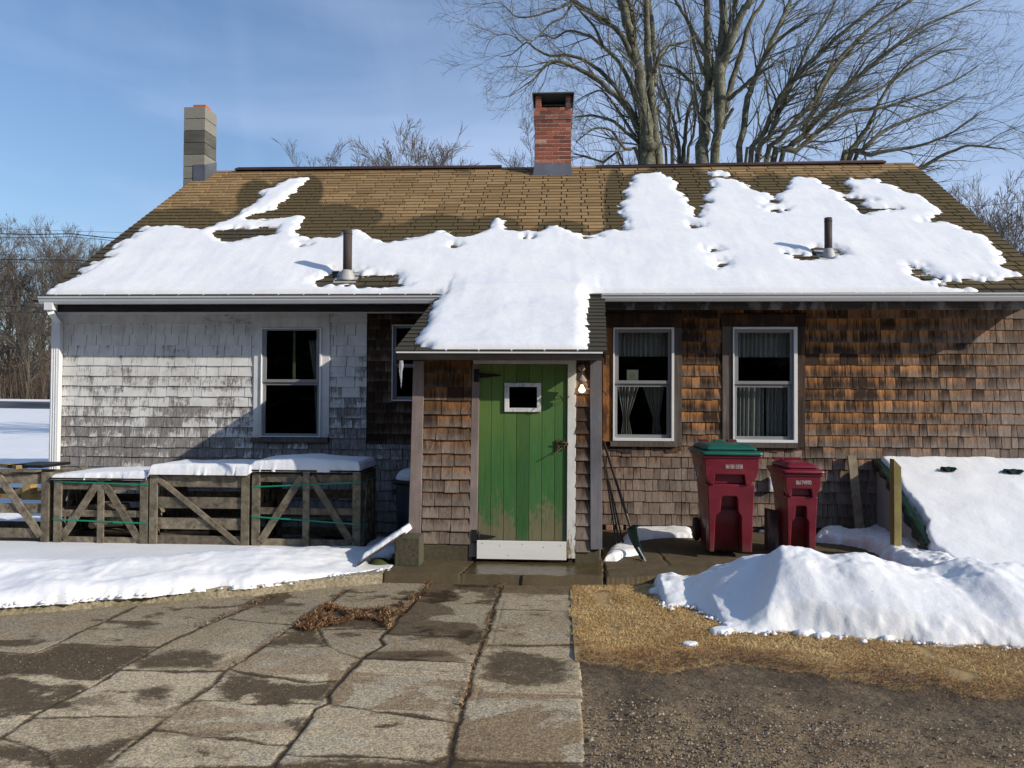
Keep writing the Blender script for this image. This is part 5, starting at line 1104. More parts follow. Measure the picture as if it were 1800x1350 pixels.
# small drifts near the wall
def pz(L, z): return [tuple(onZ(x, y, z)[:2]) for x, y in L]
patch('snow_drift', pz([(1062, 984), (1073, 966), (1090, 955), (1100, 940), (1118, 930), (1214, 927), (1216, 944), (1150, 945), (1125, 948), (1118, 955), (1124, 972), (1095, 978), (1085, 984)], .0), lambda X, Y: 0 * X - .01, .06, .08, 'thin shaded snow drift under the right wall around the shovel', .012, .03, 601, .02)
patch('snow_drift', pz([(1436, 935), (1462, 933), (1500, 940), (1530, 930), (1560, 935), (1590, 955), (1640, 970), (1680, 985), (1700, 1010), (1640, 1008), (1590, 995), (1550, 975), (1520, 960), (1480, 952), (1436, 948)], .02), lambda X, Y: 0 * X - .01, lambda X, Y: .13 + .05 * fbm(X * 3, Y * 3, 5), .14, 'shaded snow ridge running from the small bin to the hatch', .014, .05, 611, .05, lump=.05)
patch('snow_drift', pz([(1325, 926), (1345, 930), (1352, 936), (1335, 935)], 0), lambda X, Y: 0 * X, .02, .03, 'small snow remnant on the ground between the two bins', .01, .01, 615, .01)
# ================================================================ slatted crates
CY = 8.06
def crate(px0, px1, ptop, kind, label, strap=False, z0_=-.05, dep=.66, side=False, lid=DARKW, lidm=.02):
    xm = (px0 + px1) / 2; x0 = onY(px0, 900, CY)[0]; x1 = onY(px1, 900, CY)[0]; zt = onY(xm, ptop, CY)[2]
    c = empty('slatted_crate', ((x0 + x1) / 2, CY + dep / 2, z0_), label, 'crate', 'slatted crates of firewood along the white wall')
    y1 = CY + dep; pw = .085; t = .02; rs = random.Random(int(px0)); H = zt - z0_
    def slatset(y, flip, pat):
        def add(name, a, b2, w_, off):
            mb = MB(); mb.bar((a[0], y + off * flip, a[1]), (b2[0], y + off * flip, b2[1]), w_, t, up=(0, -1, 0)); build(name, mb, CRATEW, c, .002)
        o = 0
        add('post', (x0 + pw / 2, z0_), (x0 + pw / 2, zt), pw, -.001); add('post', (x1 - pw / 2, z0_), (x1 - pw / 2, zt), pw, -.001)
        if pat == 'A':
            add('post', ((x0 + x1) / 2, z0_), ((x0 + x1) / 2, zt), .07, -.001)
            for k, q in enumerate((.06, .50, .95)): add('rail', (x0 + .01, z0_ + H * (.10 + .0) if k == 0 else z0_ + H * q - .03 * (k == 2)), (x1 - .01, z0_ + H * .10 if k == 0 else z0_ + H * q - .03 * (k == 2)), .085 if k != 1 else .07, .021)
            add('brace', (x0 + pw + .01, z0_ + .10), ((x0 + x1) / 2 - .045, zt - .05), .075, -.003); add('brace', (x1 - pw - .01, z0_ + .10), ((x0 + x1) / 2 + .045, zt - .05), .075, -.003)
        elif pat == 'B':
            for q in (.10, .33, .62, .90): add('rail', (x0 + .01, z0_ + H * q + rs.uniform(-.01, .01)), (x1 - .01, z0_ + H * q + rs.uniform(-.01, .01)), .118, .021)
            add('brace', (x0 + pw - .02, zt - .03), (x1 - pw + .0, z0_ + .05), .055, -.003)
        elif pat == 'C':
            for q in (.16, .50, .90): add('rail', (x0 + .01, z0_ + H * q), (x1 - .01, z0_ + H * q), .10, .021)
            add('brace', (x0 + (x1 - x0) * .5, zt - .03), (x1 - pw, z0_ + .1), .08, -.003); add('post', (x0 + (x1 - x0) * .46, z0_), (x0 + (x1 - x0) * .46, zt), .07, -.001)
        elif pat == 'R':
            for q in (.12, .36, .62, .90): add('rail', (x0 + .01, z0_ + H * q), (x1 - .01, z0_ + H * q), .09, -.021)
    slatset(CY, 1, kind); slatset(y1, -1, 'R')
    for xs in (x0, x1):
        for q in (.12, .5, .92):
            mb = MB(); mb.box(xs + (.012 if xs == x0 else -.03), xs + (.03 if xs == x0 else -.012), CY + .022, y1 - .022, z0_ + H * q - .04, z0_ + H * q + .04); build('side_rail', mb, CRATEW, c)
        mb = MB(); mb.bar((xs + (.004 if xs == x0 else -.004), CY + .12, z0_ + .05), (xs + (.004 if xs == x0 else -.004), CY + dep / 2, zt - .05), .07, .016, up=(1, 0, 0)); mb2 = MB(); mb2.bar((xs + (.004 if xs == x0 else -.004), y1 - .12, z0_ + .05), (xs + (.004 if xs == x0 else -.004), CY + dep / 2 + .02, zt - .05), .07, .014, up=(1, 0, 0)); build('side_brace', mb, CRATEW, c); build('side_brace', mb2, CRATEW, c)
        mb = MB(); mb.box(xs - (.0 if xs == x0 else .03), xs + (.03 if xs == x0 else .0), y1 - .1, y1 - .023, z0_, zt - .002); build('corner_post', mb, CRATEW, c)
        mb = MB(); mb.box(xs + .001 - (.0 if xs == x0 else .032), xs - .001 + (.032 if xs == x0 else .0), CY + .013, CY + .085, z0_, zt - .002); build('corner_post', mb, CRATEW, c)
    mb = MB(); mb.box(x0 + .03, x1 - .03, CY + .03, y1 - .03, z0_ + .02, z0_ + .035); build('floor_board', mb, CRATEW, c)
    if lid:
        n = 5
        for i in range(n):
            mb = MB(); mb.box(x0 - lidm, x1 + lidm * (.6), CY - .04 + (dep + .07) * i / n, CY - .045 + (dep + .07) * (i + 1) / n, zt + .001, zt + .019); build('lid_board', mb, lid, c)
    if strap:
        for (pl, pr) in strap:
            a = onY(px0, pl, CY - .016); b2 = onY(px1, pr, CY - .016); mb = MB()
            mb.bar(a, b2, .014, .003, r=.5); mb.bar((x0 - .005, CY - .015, a[2]), (x0 - .005, y1 + .02, a[2] - .01), .014, .003, up=(1, 0, 0), r=.5); mb.bar((x1 + .005, CY - .015, b2[2]), (x1 + .005, y1 + .02, b2[2] - .01), .014, .003, up=(1, 0, 0), r=.5)
            st = build('strap', mb, GSTR, c)
            if pl > 900 and px0 < 200: mb = MB(); q = a + (b2 - a) * .66; mb.box(q[0] - .03, q[0] + .03, CY - .026, CY - .018, q[2] - .012, q[2] + .012); build('buckle', mb, GSTR, st)
    return c, x0, x1, zt, y1
GSTR = simple('green_strap', (.0, .22, .12), .45, .1, bmp=.02)
LIDR = simple('red_brown_lid', (.16, .06, .035), .8, .3)
cr1 = crate(-96, 86, 829, 'C', 'open slatted crate without snow, cut off at the left edge', z0_=-.03, lid=None)
cr2 = crate(95, 260, 843, 'A', 'snow topped slatted crate with A brace, green straps and logs, nearest the downspout', strap=[(846, 852), (913, 920)])
cr3 = crate(263, 438, 834, 'B', 'snow topped slatted crate with one long diagonal brace and no straps', lid=LIDR)
cr4 = crate(443, 634, 829, 'A', 'snow topped slatted crate with green straps at the porch end of the row', strap=[(856, 848), (908, 922)])
# boards resting on the open crate
YEL = m_wood('yellow_board', (.30, .20, .075), (.48, .35, .16), sc=(12, 12, 12)); 
mb = MB(); a = onY(-30, 829, CY + .1); e = onY(76, 829, CY + .1); mb.bar((a[0], CY + .0, cr1[3] + .011), (e[0], CY + .02, cr1[3] + .011), .10, .02, up=(0, 0, 1)); tag(build('plank', mb, CRATEW, base=(e[0], CY, cr1[3])), 'grey plank lying along the front of the open crate', 'plank')
mb = MB(); mb.bar((a[0], CY + .45, cr1[3] + .03), (onY(44, 822, CY + .3)[0], CY + .25, cr1[3] + .03), .12, .04, up=(0, 0, 1)); tag(build('plank', mb, YEL, base=(a[0], CY + .4, cr1[3])), 'short yellow plank lying on the open crate at the left edge', 'plank')
mb = MB(); p = onY(40, 822, CY + .5); q = onY(100, 822, CY + .5); mb.box(p[0], q[0], CY + .25, CY + .75, cr1[3] + .02, cr1[3] + .05); tag(build('board', mb, IRON, base=(p[0], CY + .5, cr1[3])), 'flat black board lying behind the yellow plank on the open crate', 'board')
mb = MB(); p = onY(38, 852, CY + .3); q = onY(62, 890, CY + .3); mb.box(p[0], q[0] + .08, CY + .3, CY + .42, q[2] + .07, q[2] + .13); mb.box(p[0] + .01, p[0] + .10, CY + .3, CY + .42, q[2] + .13, p[2]); mb.box(cr1[1], p[0], CY + .34, CY + .40, q[2] + .08, q[2] + .12)
tag(build('wooden_offcut', mb, YEL, base=(p[0], CY + .35, q[2])), 'yellow timber offcut wedged inside the open crate', 'timber')
# firewood inside
BARK = m_wood('firewood', (.05, .035, .022), (.20, .15, .10), sc=(10, 10, 10), knots=False); CUTW = simple('cut_wood', (.42, .32, .2), .85, .25)
rs = random.Random(12)
for (cx0, cx1, n, zt_) in ((cr2[1], cr2[2], 22, .42), (cr3[1], cr3[2], 12, .20), (cr4[1], cr4[2], 5, .10)):
    for i in range(n):
        layer = i // 5; z = .0 + layer * .085 + rs.uniform(0, .02); L = rs.uniform(.35, .55); xc = rs.uniform(cx0 + .3, cx1 - .32); y = CY + .10 + (i % 5) * .11; r_ = rs.uniform(.035, .05)
        th = rs.uniform(-.22, .22); tl = rs.uniform(-.12, .12); dx = math.cos(th) * L / 2; dyy = math.sin(th) * L / 2; mb = MB(); a = (xc - dx, y - dyy * .3, z + tl * .1); b2 = (xc + dx, y + dyy * .3, z - tl * .1 + .01)
        mb.tube([a, ((a[0] + b2[0]) / 2, y, (a[2] + b2[2]) / 2 + .008), b2], [r_, r_ * 1.05, r_ * .92], rs.choice((3, 4, 5, 7)), True, smooth=False)
        o = build('firewood_log', mb, BARK, base=(xc, y, z)); tag(o, 'split grey brown firewood log stacked inside the slatted crates', 'log', 'firewood logs stacked inside the crates')
# snow on the crates
def crect(c, m0=.02, m1=.0): return [(c[1] - m0, CY - .035), (c[2] + m1, CY - .035), (c[2] + m1, c[4] + .0), (c[1] - m0, c[4] + .0)]
lx = [cr2[1] - .02, cr2[2], cr3[1] + .02, cr3[2], cr4[1] + .02, cr4[2] + .02]; lz = [cr2[3], cr2[3], cr3[3], cr3[3], cr4[3], cr4[3]]
def capT(X, Y):
    u = (X - lx[0]) / (lx[-1] - lx[0]); t = np.interp(u, [0, .06, .28, .34, .62, .68, .78, .9, 1], [.025, .05, .082, .088, .098, .105, .13, .112, .095])
    return t + .018 * fbm(X * 2.2, Y * 2.2, 701) - .010 * np.exp(-((X - cr3[1]) / .07) ** 2) - .010 * np.exp(-((X - cr4[1]) / .07) ** 2)
patch('snow_cap', [(lx[0], CY - .035), (cr3[1] - .01, CY - .035), (cr3[1] - .01, CY - .05), (cr4[1] - .01, CY - .05), (cr4[1], CY - .035), (lx[-1] - .02, CY - .035), (lx[-1] - .02, cr4[4]), (lx[0], cr2[4])], lambda X, Y: np.interp(X, lx, lz) + .019, capT, .05, 'long continuous snow cap lying along the tops of the three lidded crates', .011, .008, 705, .012, SNOW, lump=.010)

# ================================================================ barrel behind the porch corner
bp = onY(730, 930, 8.95); bz = -.02; br = .24; zt = onY(715, 845, 8.95)[2]
bar_ = empty('rubbish_barrel', (bp[0], 8.95, bz), 'dark blue grey plastic barrel with snow on its lid, behind the porch corner', 'barrel')
PLB = simple('dark_blue_plastic', (.035, .045, .07), .5, .15); mb = MB(); mb.lathe((bp[0], 8.95, bz), [(br * .82, 0), (br * .9, .3), (br * .98, zt - bz - .03), (br * 1.0, zt - bz)], 32); build('body', mb, PLB, bar_)
mb = MB(); mb.lathe((bp[0], 8.95, zt - .03), [(br * 1.1, 0), (br * 1.12, .03), (br * 1.08, .05), (br * .3, .075)], 32); build('lid', mb, simple('black_plastic', (.012, .012, .014), .5, .2), bar_)
mb = MB(); mb.box(bp[0] - br * 1.1, bp[0] - br * .95, 8.9, 9.0, zt - .16, zt - .10); build('handle', mb, PLB, bar_)
P = [(bp[0] + br * .98 * math.cos(a), 8.95 + br * .98 * math.sin(a)) for a in np.linspace(0, 2 * math.pi, 15)[:-1]]
patch('snow_cap', P, lambda X, Y: 0 * X + zt + .015, .13, .16, 'domed snow cap on the dark barrel beside the porch', .012, .01, 731, .006, SNOW)

# ================================================================ ramp board and stone block
RB = m_wood('brown_board', (.035, .024, .016), (.085, .06, .042), sc=(12, 12, 12)); A = onY(633, 990, 7.15); B = onY(716, 934, 7.35)
mb = MB(); mb.hexa([(A[0], 7.05, A[2] - .01), (B[0], 7.20, B[2] - .01), (B[0] + .02, 7.62, B[2] - .01), (A[0] + .02, 7.48, A[2] - .01), (A[0], 7.05, A[2] + .012), (B[0], 7.20, B[2] + .012), (B[0] + .02, 7.62, B[2] + .012), (A[0] + .02, 7.48, A[2] + .012)])
tag(build('ramp_board', mb, RB, base=(A[0], 7.2, A[2])), 'tilted brown board under snow, leaning on the stone block by the porch', 'board')
slope_ = (B[2] - A[2]) / (B[0] - A[0])
patch('snow_cap', [(A[0] + .01, 7.09), (B[0] + .0, 7.23), (B[0] + .02, 7.6), (A[0] + .03, 7.45)], lambda X, Y: A[2] + .012 + (X - A[0]) * slope_, .06, .05, 'strip of snow on the tilted board beside the porch', .012, .02, 741, .02, lump=.03)
m, s, b = mat('mossy_block'); fn = s.noise(s.pos(), 30, 5); md = s.noise(s.pos(), 8, 4); s.put(b.inputs['Base Color'], s.mix(s.rng(md, .4, .6), s.mix(fn, (.03, .025, .018), (.12, .095, .07)), s.mix(fn, (.035, .038, .02), (.085, .085, .045)))); b.inputs['Roughness'].default_value = .95; bump(s, b, fn, .9, .01); MOSS = m
x0, x1, q0, q1 = rect(693, 944, 738, 992, 7.22)
mb = MB(); mb.box(x0, x1, 7.22, 7.45, -.01, q1 - .0); o = build('stone_block', mb, MOSS, base=(x0, 7.3, 0), bevel=.012); tag(o, 'dark mossy stone block at the foot of the left porch post', 'stone')
mb = MB(); mb.lathe((onZ(668, 990, 0)[0], onZ(668, 990, 0)[1], -.02), [(.12, 0), (.11, .03), (.05, .06), (.005, .065)], 14); mb.sm = [True] * len(mb.sm); tag(build('flat_stone', mb, simple('green_moss', (.05, .07, .015), .95, .3, fine=60, bmp=.9), base=(onZ(668, 990, 0)[0], onZ(668, 990, 0)[1], 0)), 'small mossy green stone under the tilted snowy board', 'stone')

# ================================================================ garden tools
sh = onY(1125, 982, 7.75)
shovel = empty('snow_shovel', sh, 'snow shovel with grey pole and dark green blade leaning beside the porch', 'shovel')
POLE = simple('dark_pole', (.045, .035, .028), .5, .3, metal=.2); GBL = simple('dark_green_plastic', (.004, .042, .028), .4, .15)
mb = MB(); a = onY(1061, 776, 9.36); c_ = onY(1108, 926, 8.0); mb.tube([a, c_], .0145, 10); build('handle', mb, POLE, shovel)
mb = MB(); W_ = .42; nu, nv = 10, 9; V = []
for j in range(nv):
    t = j / (nv - 1); L_ = onY(1102 + 27 * t ** 1.5, 929 + 56 * t, 8.0 - .30 * t); Rr = onY(1120 + 17 * t ** 1.7, 924 + 62 * t, 7.96 - .34 * t)
    for i in range(nu):
        u = i / (nu - 1); p = L_ + (Rr - L_) * u; p = p + np.array([.0, .035 * math.sin(u * math.pi) + .05 * math.sin(t * 2.5), 0]); V.append(mb.vert(p))
for j in range(nv - 1):
    for i in range(nu - 1): mb.face((V[j * nu + i], V[j * nu + i + 1], V[(j + 1) * nu + i + 1], V[(j + 1) * nu + i]), .5, True)
bl = build('blade', mb, GBL, shovel); md_ = bl.modifiers.new('t', 'SOLIDIFY'); md_.thickness = .006
mb = MB(); a1 = onY(1108, 952, 7.9); a2 = onY(1135, 986, 7.62); mb.bar(a1 * .0 + onY(1122, 962, 7.75), a2, .012, .006); build('wear_strip', mb, WHITE, bl)
for k, (x_, y_, xe, ye, lb) in enumerate(((1060, 798, 1086, 972, 'thin dark garden tool pole nearest the porch post'), (1063, 806, 1092, 974, 'middle thin garden tool pole beside the snow shovel'), (1070, 842, 1097, 962, 'thin garden tool pole closest to the snow shovel handle'))):
    a = onY(x_, y_, 9.40); c_ = onY(xe, ye, 8.15 + .05 * k); mb = MB(); mb.tube([a, c_], .009, 8); t = empty('garden_tool', c_, lb, 'tool', 'thin garden tools leaning beside the porch'); build('pole', mb, POLE, t)
    mb = MB(); d_ = (a - c_) / np.linalg.norm(a - c_); mb.tube([c_ - d_ * .01, c_ + d_ * .12], .013, 8); build('ferrule', mb, RUSTI, t)
mb = MB(); p = onY(1058, 663 + 30, YF + .05); q = onY(1068, 698, YF + .05); mb.tube([onY(1059, 687, YF + .02), onY(1063, 690, YF - .01), onY(1068, 695, YF - .02)], .005, 6); build('hook', mb, RUSTI, ew)

# ================================================================ wheeled bins
MAR, s, b = mat('maroon_plastic'); n1 = s.noise(s.pos((3, 3, 5)), 1.0, 5); n2 = s.noise(s.pos((14, 14, 60)), 1.0, 4, .7); zq = s.n('SeparateXYZ', Vector=s.pos()).outputs[2]
c = s.mix(s.rng(n1, .3, .7), (.120, .005, .014), (.175, .009, .022)); c = s.mix(s.rng(n2, .68, .74, 0, .22), c, (.30, .10, .11)); c = s.mix(s.math('MULTIPLY', s.rng(s.math('ADD', zq, s.math('MULTIPLY', n1, -.35)), .02, -.18, 0, .6), 1.0), c, (.09, .07, .05)); c = s.mix(s.rng(s.noise(s.pos(), 7, 5, .7), .62, .74, 0, .15), c, (.20, .12, .10))
s.put(b.inputs['Base Color'], c); s.put(b.inputs['Roughness'], s.rng(n1, .3, .7, .28, .5)); bump(s, b, n1, .06, .01); MARD = MAR
GLID = simple('green_bin_lid', (.008, .095, .068), .38, .12, fine=150, bmp=.04); BLK = simple('black_rubber', (.012, .012, .012), .8, .2); TXT = simple('white_print', (.50, .46, .47), .6, .05)
def bin_(pxl, pxr, pyt, pyb, Yf, dep, label, lidm, text, seal, lid_h=.10, lean=.0):
    """pxl,pxr: photo pixels of the body's front at the rim; pyt: rim; pyb: foot"""
    x0 = onY(pxl, pyt, Yf)[0]; x1 = onY(pxr, pyt, Yf)[0]; zt = onY((pxl + pxr) / 2, pyt, Yf)[2]; zb = onY((pxl + pxr) / 2, pyb, Yf)[2]; W = x1 - x0; H = zt - zb; xc = (x0 + x1) / 2
    B = empty('wheeled_bin', (xc, Yf + dep / 2, zb), label, 'wheelie bin', 'maroon wheeled bins against the cottage wall')
    K = lambda x, y, z: (xc + x * W, Yf + y, zb + z * H)
    def sec(wz, yf, yb, z, rd=.035, n=5):
        pts = []; hw = wz / 2 * W
        for (cx, cy, a0) in ((-hw + rd, yf + rd, math.pi), (hw - rd, yf + rd, 1.5 * math.pi), (hw - rd, yb - rd, 0), (-hw + rd, yb - rd, .5 * math.pi)):
            for k in range(n): a = a0 + k / (n - 1) * math.pi / 2; pts.append((xc + cx + rd * math.cos(a), Yf + cy + rd * math.sin(a), zb + z * H))
        return pts
    mb = MB(); S = [sec(.74, .15, dep * .80, 0.0), sec(.77, .14, dep * .86, .35), sec(.83, .12, dep * .93, .70), sec(.95, .035, dep * .98, .86), sec(1.0, .02, dep, .97), sec(1.0, .02, dep, 1.0)]
    R_ = [[mb.vert(p) for p in q] for q in S]; n = len(R_[0])
    for i in range(len(R_) - 1):
        for k in range(n): mb.face((R_[i][k], R_[i][(k + 1) % n], R_[i + 1][(k + 1) % n], R_[i + 1][k]), .5, True)
    mb.face(R_[0][::-1]); mb.face(R_[-1]); body = build('body', mb, MAR, B)
    def slab_(poly, y0, y1, name, bev=.008):   # front relief piece that follows the taper: poly in (x/W, z/H)
        mb = MB(); mb.prism([(x, z) for x, z in poly], y0, y1, .5, map=lambda x, y, z: K(x, y + (1 - z) * .045, z)); return build(name, mb, MAR, body, bev)
    # top band with handle recess below
    slab_([(-.485, .985), (-.485, .80), (-.40, .705), (-.32, .69), (-.30, .80), (.22, .80), (.25, .69), (.34, .70), (.45, .78), (.485, .86), (.485, .985)], -.028, .06, 'upper_band')
    slab_([(-.30, .799), (-.31, .70), (.25, .70), (.22, .799)], .035, .12, 'handle_recess')
    # lower arch
    slab_([(-.385, 0.0), (-.30, 0.0), (-.275, .37), (-.19, .415), (-.17, .56), (-.14, .575), (.09, .575), (.115, .55), (.125, .42), (.185, .37), (.20, 0.0), (.385, 0.0), (.40, .40), (.42, .70), (.24, .699), (-.31, .699), (-.43, .70), (-.40, .40)], -.004, .16, 'arch_panel')
    mb = MB(); mb.box(xc - .16 * W, xc + .11 * W, Yf + .085, Yf + .10, zb + .425 * H, zb + .44 * H); build('grab_bar', mb, BLK, body)
    # rim
    mb = MB(); hw = W / 2 + .012
    mb.box(xc - hw, xc + hw, Yf - .04, Yf + dep + .012, zt - .028, zt - .002); build('rim', mb, MAR, body, .008)
    # lid
    mb = MB(); hw = W / 2 + .03
    def ring_(hwx, y0, y1, z, r=.04): return [(xc + a * (hwx - r) + r * math.cos(t) , (y0 + r if b_ < 0 else y1 - r) + Yf + r * math.sin(t), z) for (a, b_, t0) in ((-1, -1, math.pi), (1, -1, 1.5 * math.pi), (1, 1, 0), (-1, 1, .5 * math.pi)) for t in [t0 + k / 4 * math.pi / 2 for k in range(5)]]
    LR = [ring_(hw, -.055, dep + .02, zt + .0), ring_(hw + .004, -.06, dep + .02, zt + .012), ring_(hw - .004, -.052, dep + .02, zt + .032), ring_(hw - .05, -.005, dep - .0, zt + .038), ring_(hw - .058, .0, dep - .01, zt + .040), ring_(hw - .045, -.015, dep, zt + .058), ring_(hw - .06, .01, dep - .02, zt + lid_h * .75), ring_(hw - .11, .10, dep - .08, zt + lid_h)]
    V = [[mb.vert(p) for p in q] for q in LR]; n = len(V[0])
    for i in range(len(V) - 1):
        for k in range(n): mb.face((V[i][k], V[i][(k + 1) % n], V[i + 1][(k + 1) % n], V[i + 1][k]), .5, i in (0, 1, 5, 6))
    mb.face(V[0][::-1]); mb.face(V[-1]); ld_ = build('lid', mb, lidm, B, .004)
    for xx in (-.26, .02, .28): mb = MB(); mb.box(xc + xx * W - .05, xc + xx * W + .05, Yf + dep - .08, Yf + dep + .02, zt + lid_h - .002, zt + lid_h + .02); build('hinge_lug', mb, MAR if xx != .02 else lidm, ld_, .005)
    mb = MB(); mb.tube([(xc - W * .42, Yf + dep + .06, zt - .03), (xc + W * .42, Yf + dep + .06, zt - .03)], .014, 10); 
    for xx in (-.42, .42): mb.tube([(xc + W * xx, Yf + dep - .02, zt - .05), (xc + W * xx, Yf + dep + .06, zt - .03)], .014, 8)
    build('handle', mb, MAR, B)
    for sx2 in (-1, 1):
        mb = MB(); mb.lathe((0, 0, 0), [(.02, -.026), (.115, -.026), (.125, -.015), (.125, .015), (.115, .026), (.02, .026)], 28); X_ = xc + sx2 * (W * .39 + .01); mb.v = [(X_ + z, Yf + dep - .06 + x, zb + .125 + y) for (x, y, z) in mb.v]
        wh = build('wheel', mb, BLK, B)
    # printed number
    for i, tx in enumerate(text):
        cu = bpy.data.curves.new('number', 'FONT'); cu.body = tx; cu.size = .058; cu.extrude = .0008; cu.space_character = .92
        to = bpy.data.objects.new('number', cu); COL.objects.link(to); dg = bpy.context.evaluated_depsgraph_get(); me = bpy.data.meshes.new_from_object(to.evaluated_get(dg)); bpy.data.objects.remove(to)
        V_ = np.array([v.co[:] for v in me.vertices]); wx = V_[:, 0].max() - V_[:, 0].min(); tw = .035 * 0 + (.075 if len(text) > 1 else .145) * (.62 / .6); sc_ = tw / wx
        for v in me.vertices:
            x, y, z = v.co; v.co = (xc + W * (.03 if len(text) > 1 else -.01) + (i - .5) * (.088 if len(text) > 1 else 0) + (x - V_[:, 0].min()) * sc_ - (.035 if len(text) > 1 else .07), Yf - .0305 + (1 - .9) * .045 - z, zb + H * .885 + (y - .02) * 1.0)
        me.transform(Matrix.Translation(-Vector(origin(body)))); me.materials.clear(); me.materials.append(TXT); no = bpy.data.objects.new('printed_number', me); COL.objects.link(no); no.parent = body
    if seal:
        mb = MB(); X_ = xc - W * .452; yc_, zc_ = Yf + dep * .42, zb + H * .80
        for rr in (.085, .058): mb.tube([(X_ - .02 + .05 * 0 + (z_ * .22), yc_ + rr * math.cos(a), zc_ + rr * math.sin(a)) for a in np.linspace(0, 2 * math.pi, 25) for z_ in [rr * math.sin(a)] ][::1], .003, 4, False)
        mb.v = [(min(v[0], X_ + .03) - .012, v[1], v[2]) for v in mb.v]
        for k in range(12):
            a = k * math.pi / 6; mb.tube([(X_ - .03 + .02 * math.sin(a), yc_ + .066 * math.cos(a), zc_ + .066 * math.sin(a)), (X_ - .03 + .02 * math.sin(a), yc_ + .076 * math.cos(a), zc_ + .076 * math.sin(a))], .004, 4)
        for k in range(3):
            a = k * 2.09 + .5; mb.tube([(X_ - .03, yc_ + .04 * math.cos(a), zc_ + .04 * math.sin(a)), (X_ - .03, yc_ + .04 * math.cos(a + 1.3), zc_ + .04 * math.sin(a + 1.3))], .005, 4)
        build('recycling_seal', mb, TXT, body)
    return B
bin_(1237, 1335, 800, 972, 7.86, .74, 'tall maroon wheeled bin with a green lid under the window', GLID, ('06158', '13558'), True, .10)
bin_(1379, 1443, 832, 969, 7.94, .58, 'smaller all maroon wheeled bin with a maroon lid near the wall outlet', MAR, ('06174970',), False, .10)

# post stump, boards and hatch
x0, x1, q0, q1 = rect(1350, 896, 1373, 962, 8.3); mb = MB(); mb.hexa([(x0, 8.3, -.02), (x1, 8.3, -.02), (x1, 8.45, -.02), (x0, 8.45, -.02), (x0, 8.3, q1), (x1, 8.3, q1 - .025), (x1, 8.45, q1 - .025), (x0, 8.45, q1)])
tag(build('timber_stump', mb, GREYW, base=(x0, 8.35, 0), bevel=.006), 'short dark squared timber standing behind the smaller bin', 'timber')
a = onY(1497, 801, 9.44); e = onY(1512, 940, 9.25); mb = MB(); mb.bar(e, a, .095, .03); BO = m_wood('tan_board', (.20, .15, .10), (.34, .28, .20), sc=(14, 14, 14)); tag(build('board', mb, BO, base=e), 'pale tan board leaning on the shingled wall left of the hatch', 'board')
# hatch (cellar bulkhead)
HX0 = onY(1541, 815, YW - .03)[0]; HZ = onY(1600, 813, YW - .03)[2]; HYF = 7.92; KH = .095; HX1 = HX0 + 2.6
hat = empty('cellar_hatch', (HX0 + 1.2, 8.5, -.05), 'sloping cellar hatch with pale side panel and green tarp under snow', 'hatch')
PAN = simple('pale_panel', (.36, .35, .34), .75, .12, sc=(2, 2, 2)); hs = (HZ - .15) / (YW - .03 - HYF)
hz = lambda y: (y - HYF) * hs + .15
mb = MB()
for xs in (HX0, HX1):
    sx0 = KH * (HYF - YW); vv = [(xs, YW - .03, -.08), (xs + sx0, HYF, -.08), (xs + sx0, HYF, .14), (xs, YW - .03, HZ)]
    mb2 = MB() if xs == HX1 else mb; mb2.hexa([vv[1], (vv[1][0] + .03, vv[1][1], -.08), (vv[0][0] + .03, vv[0][1], -.08), vv[0], vv[2], (vv[2][0] + .03, vv[2][1], .14), (vv[3][0] + .03, vv[3][1], HZ), vv[3]], .5); build('side_panel', mb2, PAN, hat); mb = MB()
mb = MB(); mb.hexa([(HX0 + .03 + KH * (HYF - YW), HYF, .10), (HX1 + KH * (HYF - YW), HYF, .10), (HX1, YW - .03, HZ - .04), (HX0 + .03, YW - .03, HZ - .04), (HX0 + .03 + KH * (HYF - YW), HYF, .14), (HX1 + KH * (HYF - YW), HYF, .14), (HX1, YW - .03, HZ - .005), (HX0 + .03, YW - .03, HZ - .005)]); build('door_panel', mb, GREYW, hat)
m, s, b = mat('green_tarp'); fn = s.noise(s.pos((6, 6, 6)), 1.0, 5); s.put(b.inputs['Base Color'], s.mix(fn, (.002, .012, .009), (.005, .035, .024))); b.inputs['Roughness'].default_value = .35; bump(s, b, fn, .8, .03)
ys = np.linspace(HYF - .04, YW - .035, 90); us = np.linspace(0, 1, 12); X = np.zeros((12, 90)); Y = np.zeros((12, 90)); Z = np.zeros((12, 90))
for i, u in enumerate(us):
    wv = .05 * fbm(ys * 6, ys * 0 + 1.5, 900) + .03 * np.sin(ys * 23 + u * 3); X[i] = HX0 + KH * (ys - YW) - .02 - .012 * (u < .5) * (1 + np.sin(ys * 31)) + max(u - .45, 0) * .16 + wv * (1 - u) * .35; Y[i] = ys; 
    wd_ = .035 + .10 * vn(ys * 3.5, ys * 0 + .3, 905) * sstep(YW, HYF, ys) + .05 * sstep(9.1, 9.4, ys)
    Z[i] = hz(ys) + .045 - wd_ * max(.5 - u, 0) * 2.2 + .012 * fbm(ys * 14, ys * 0 + u * 4, 902)
tp = grid_mesh('tarp', X, Y, Z, m, parent=hat); md_ = tp.modifiers.new('t', 'SOLIDIFY'); md_.thickness = .004
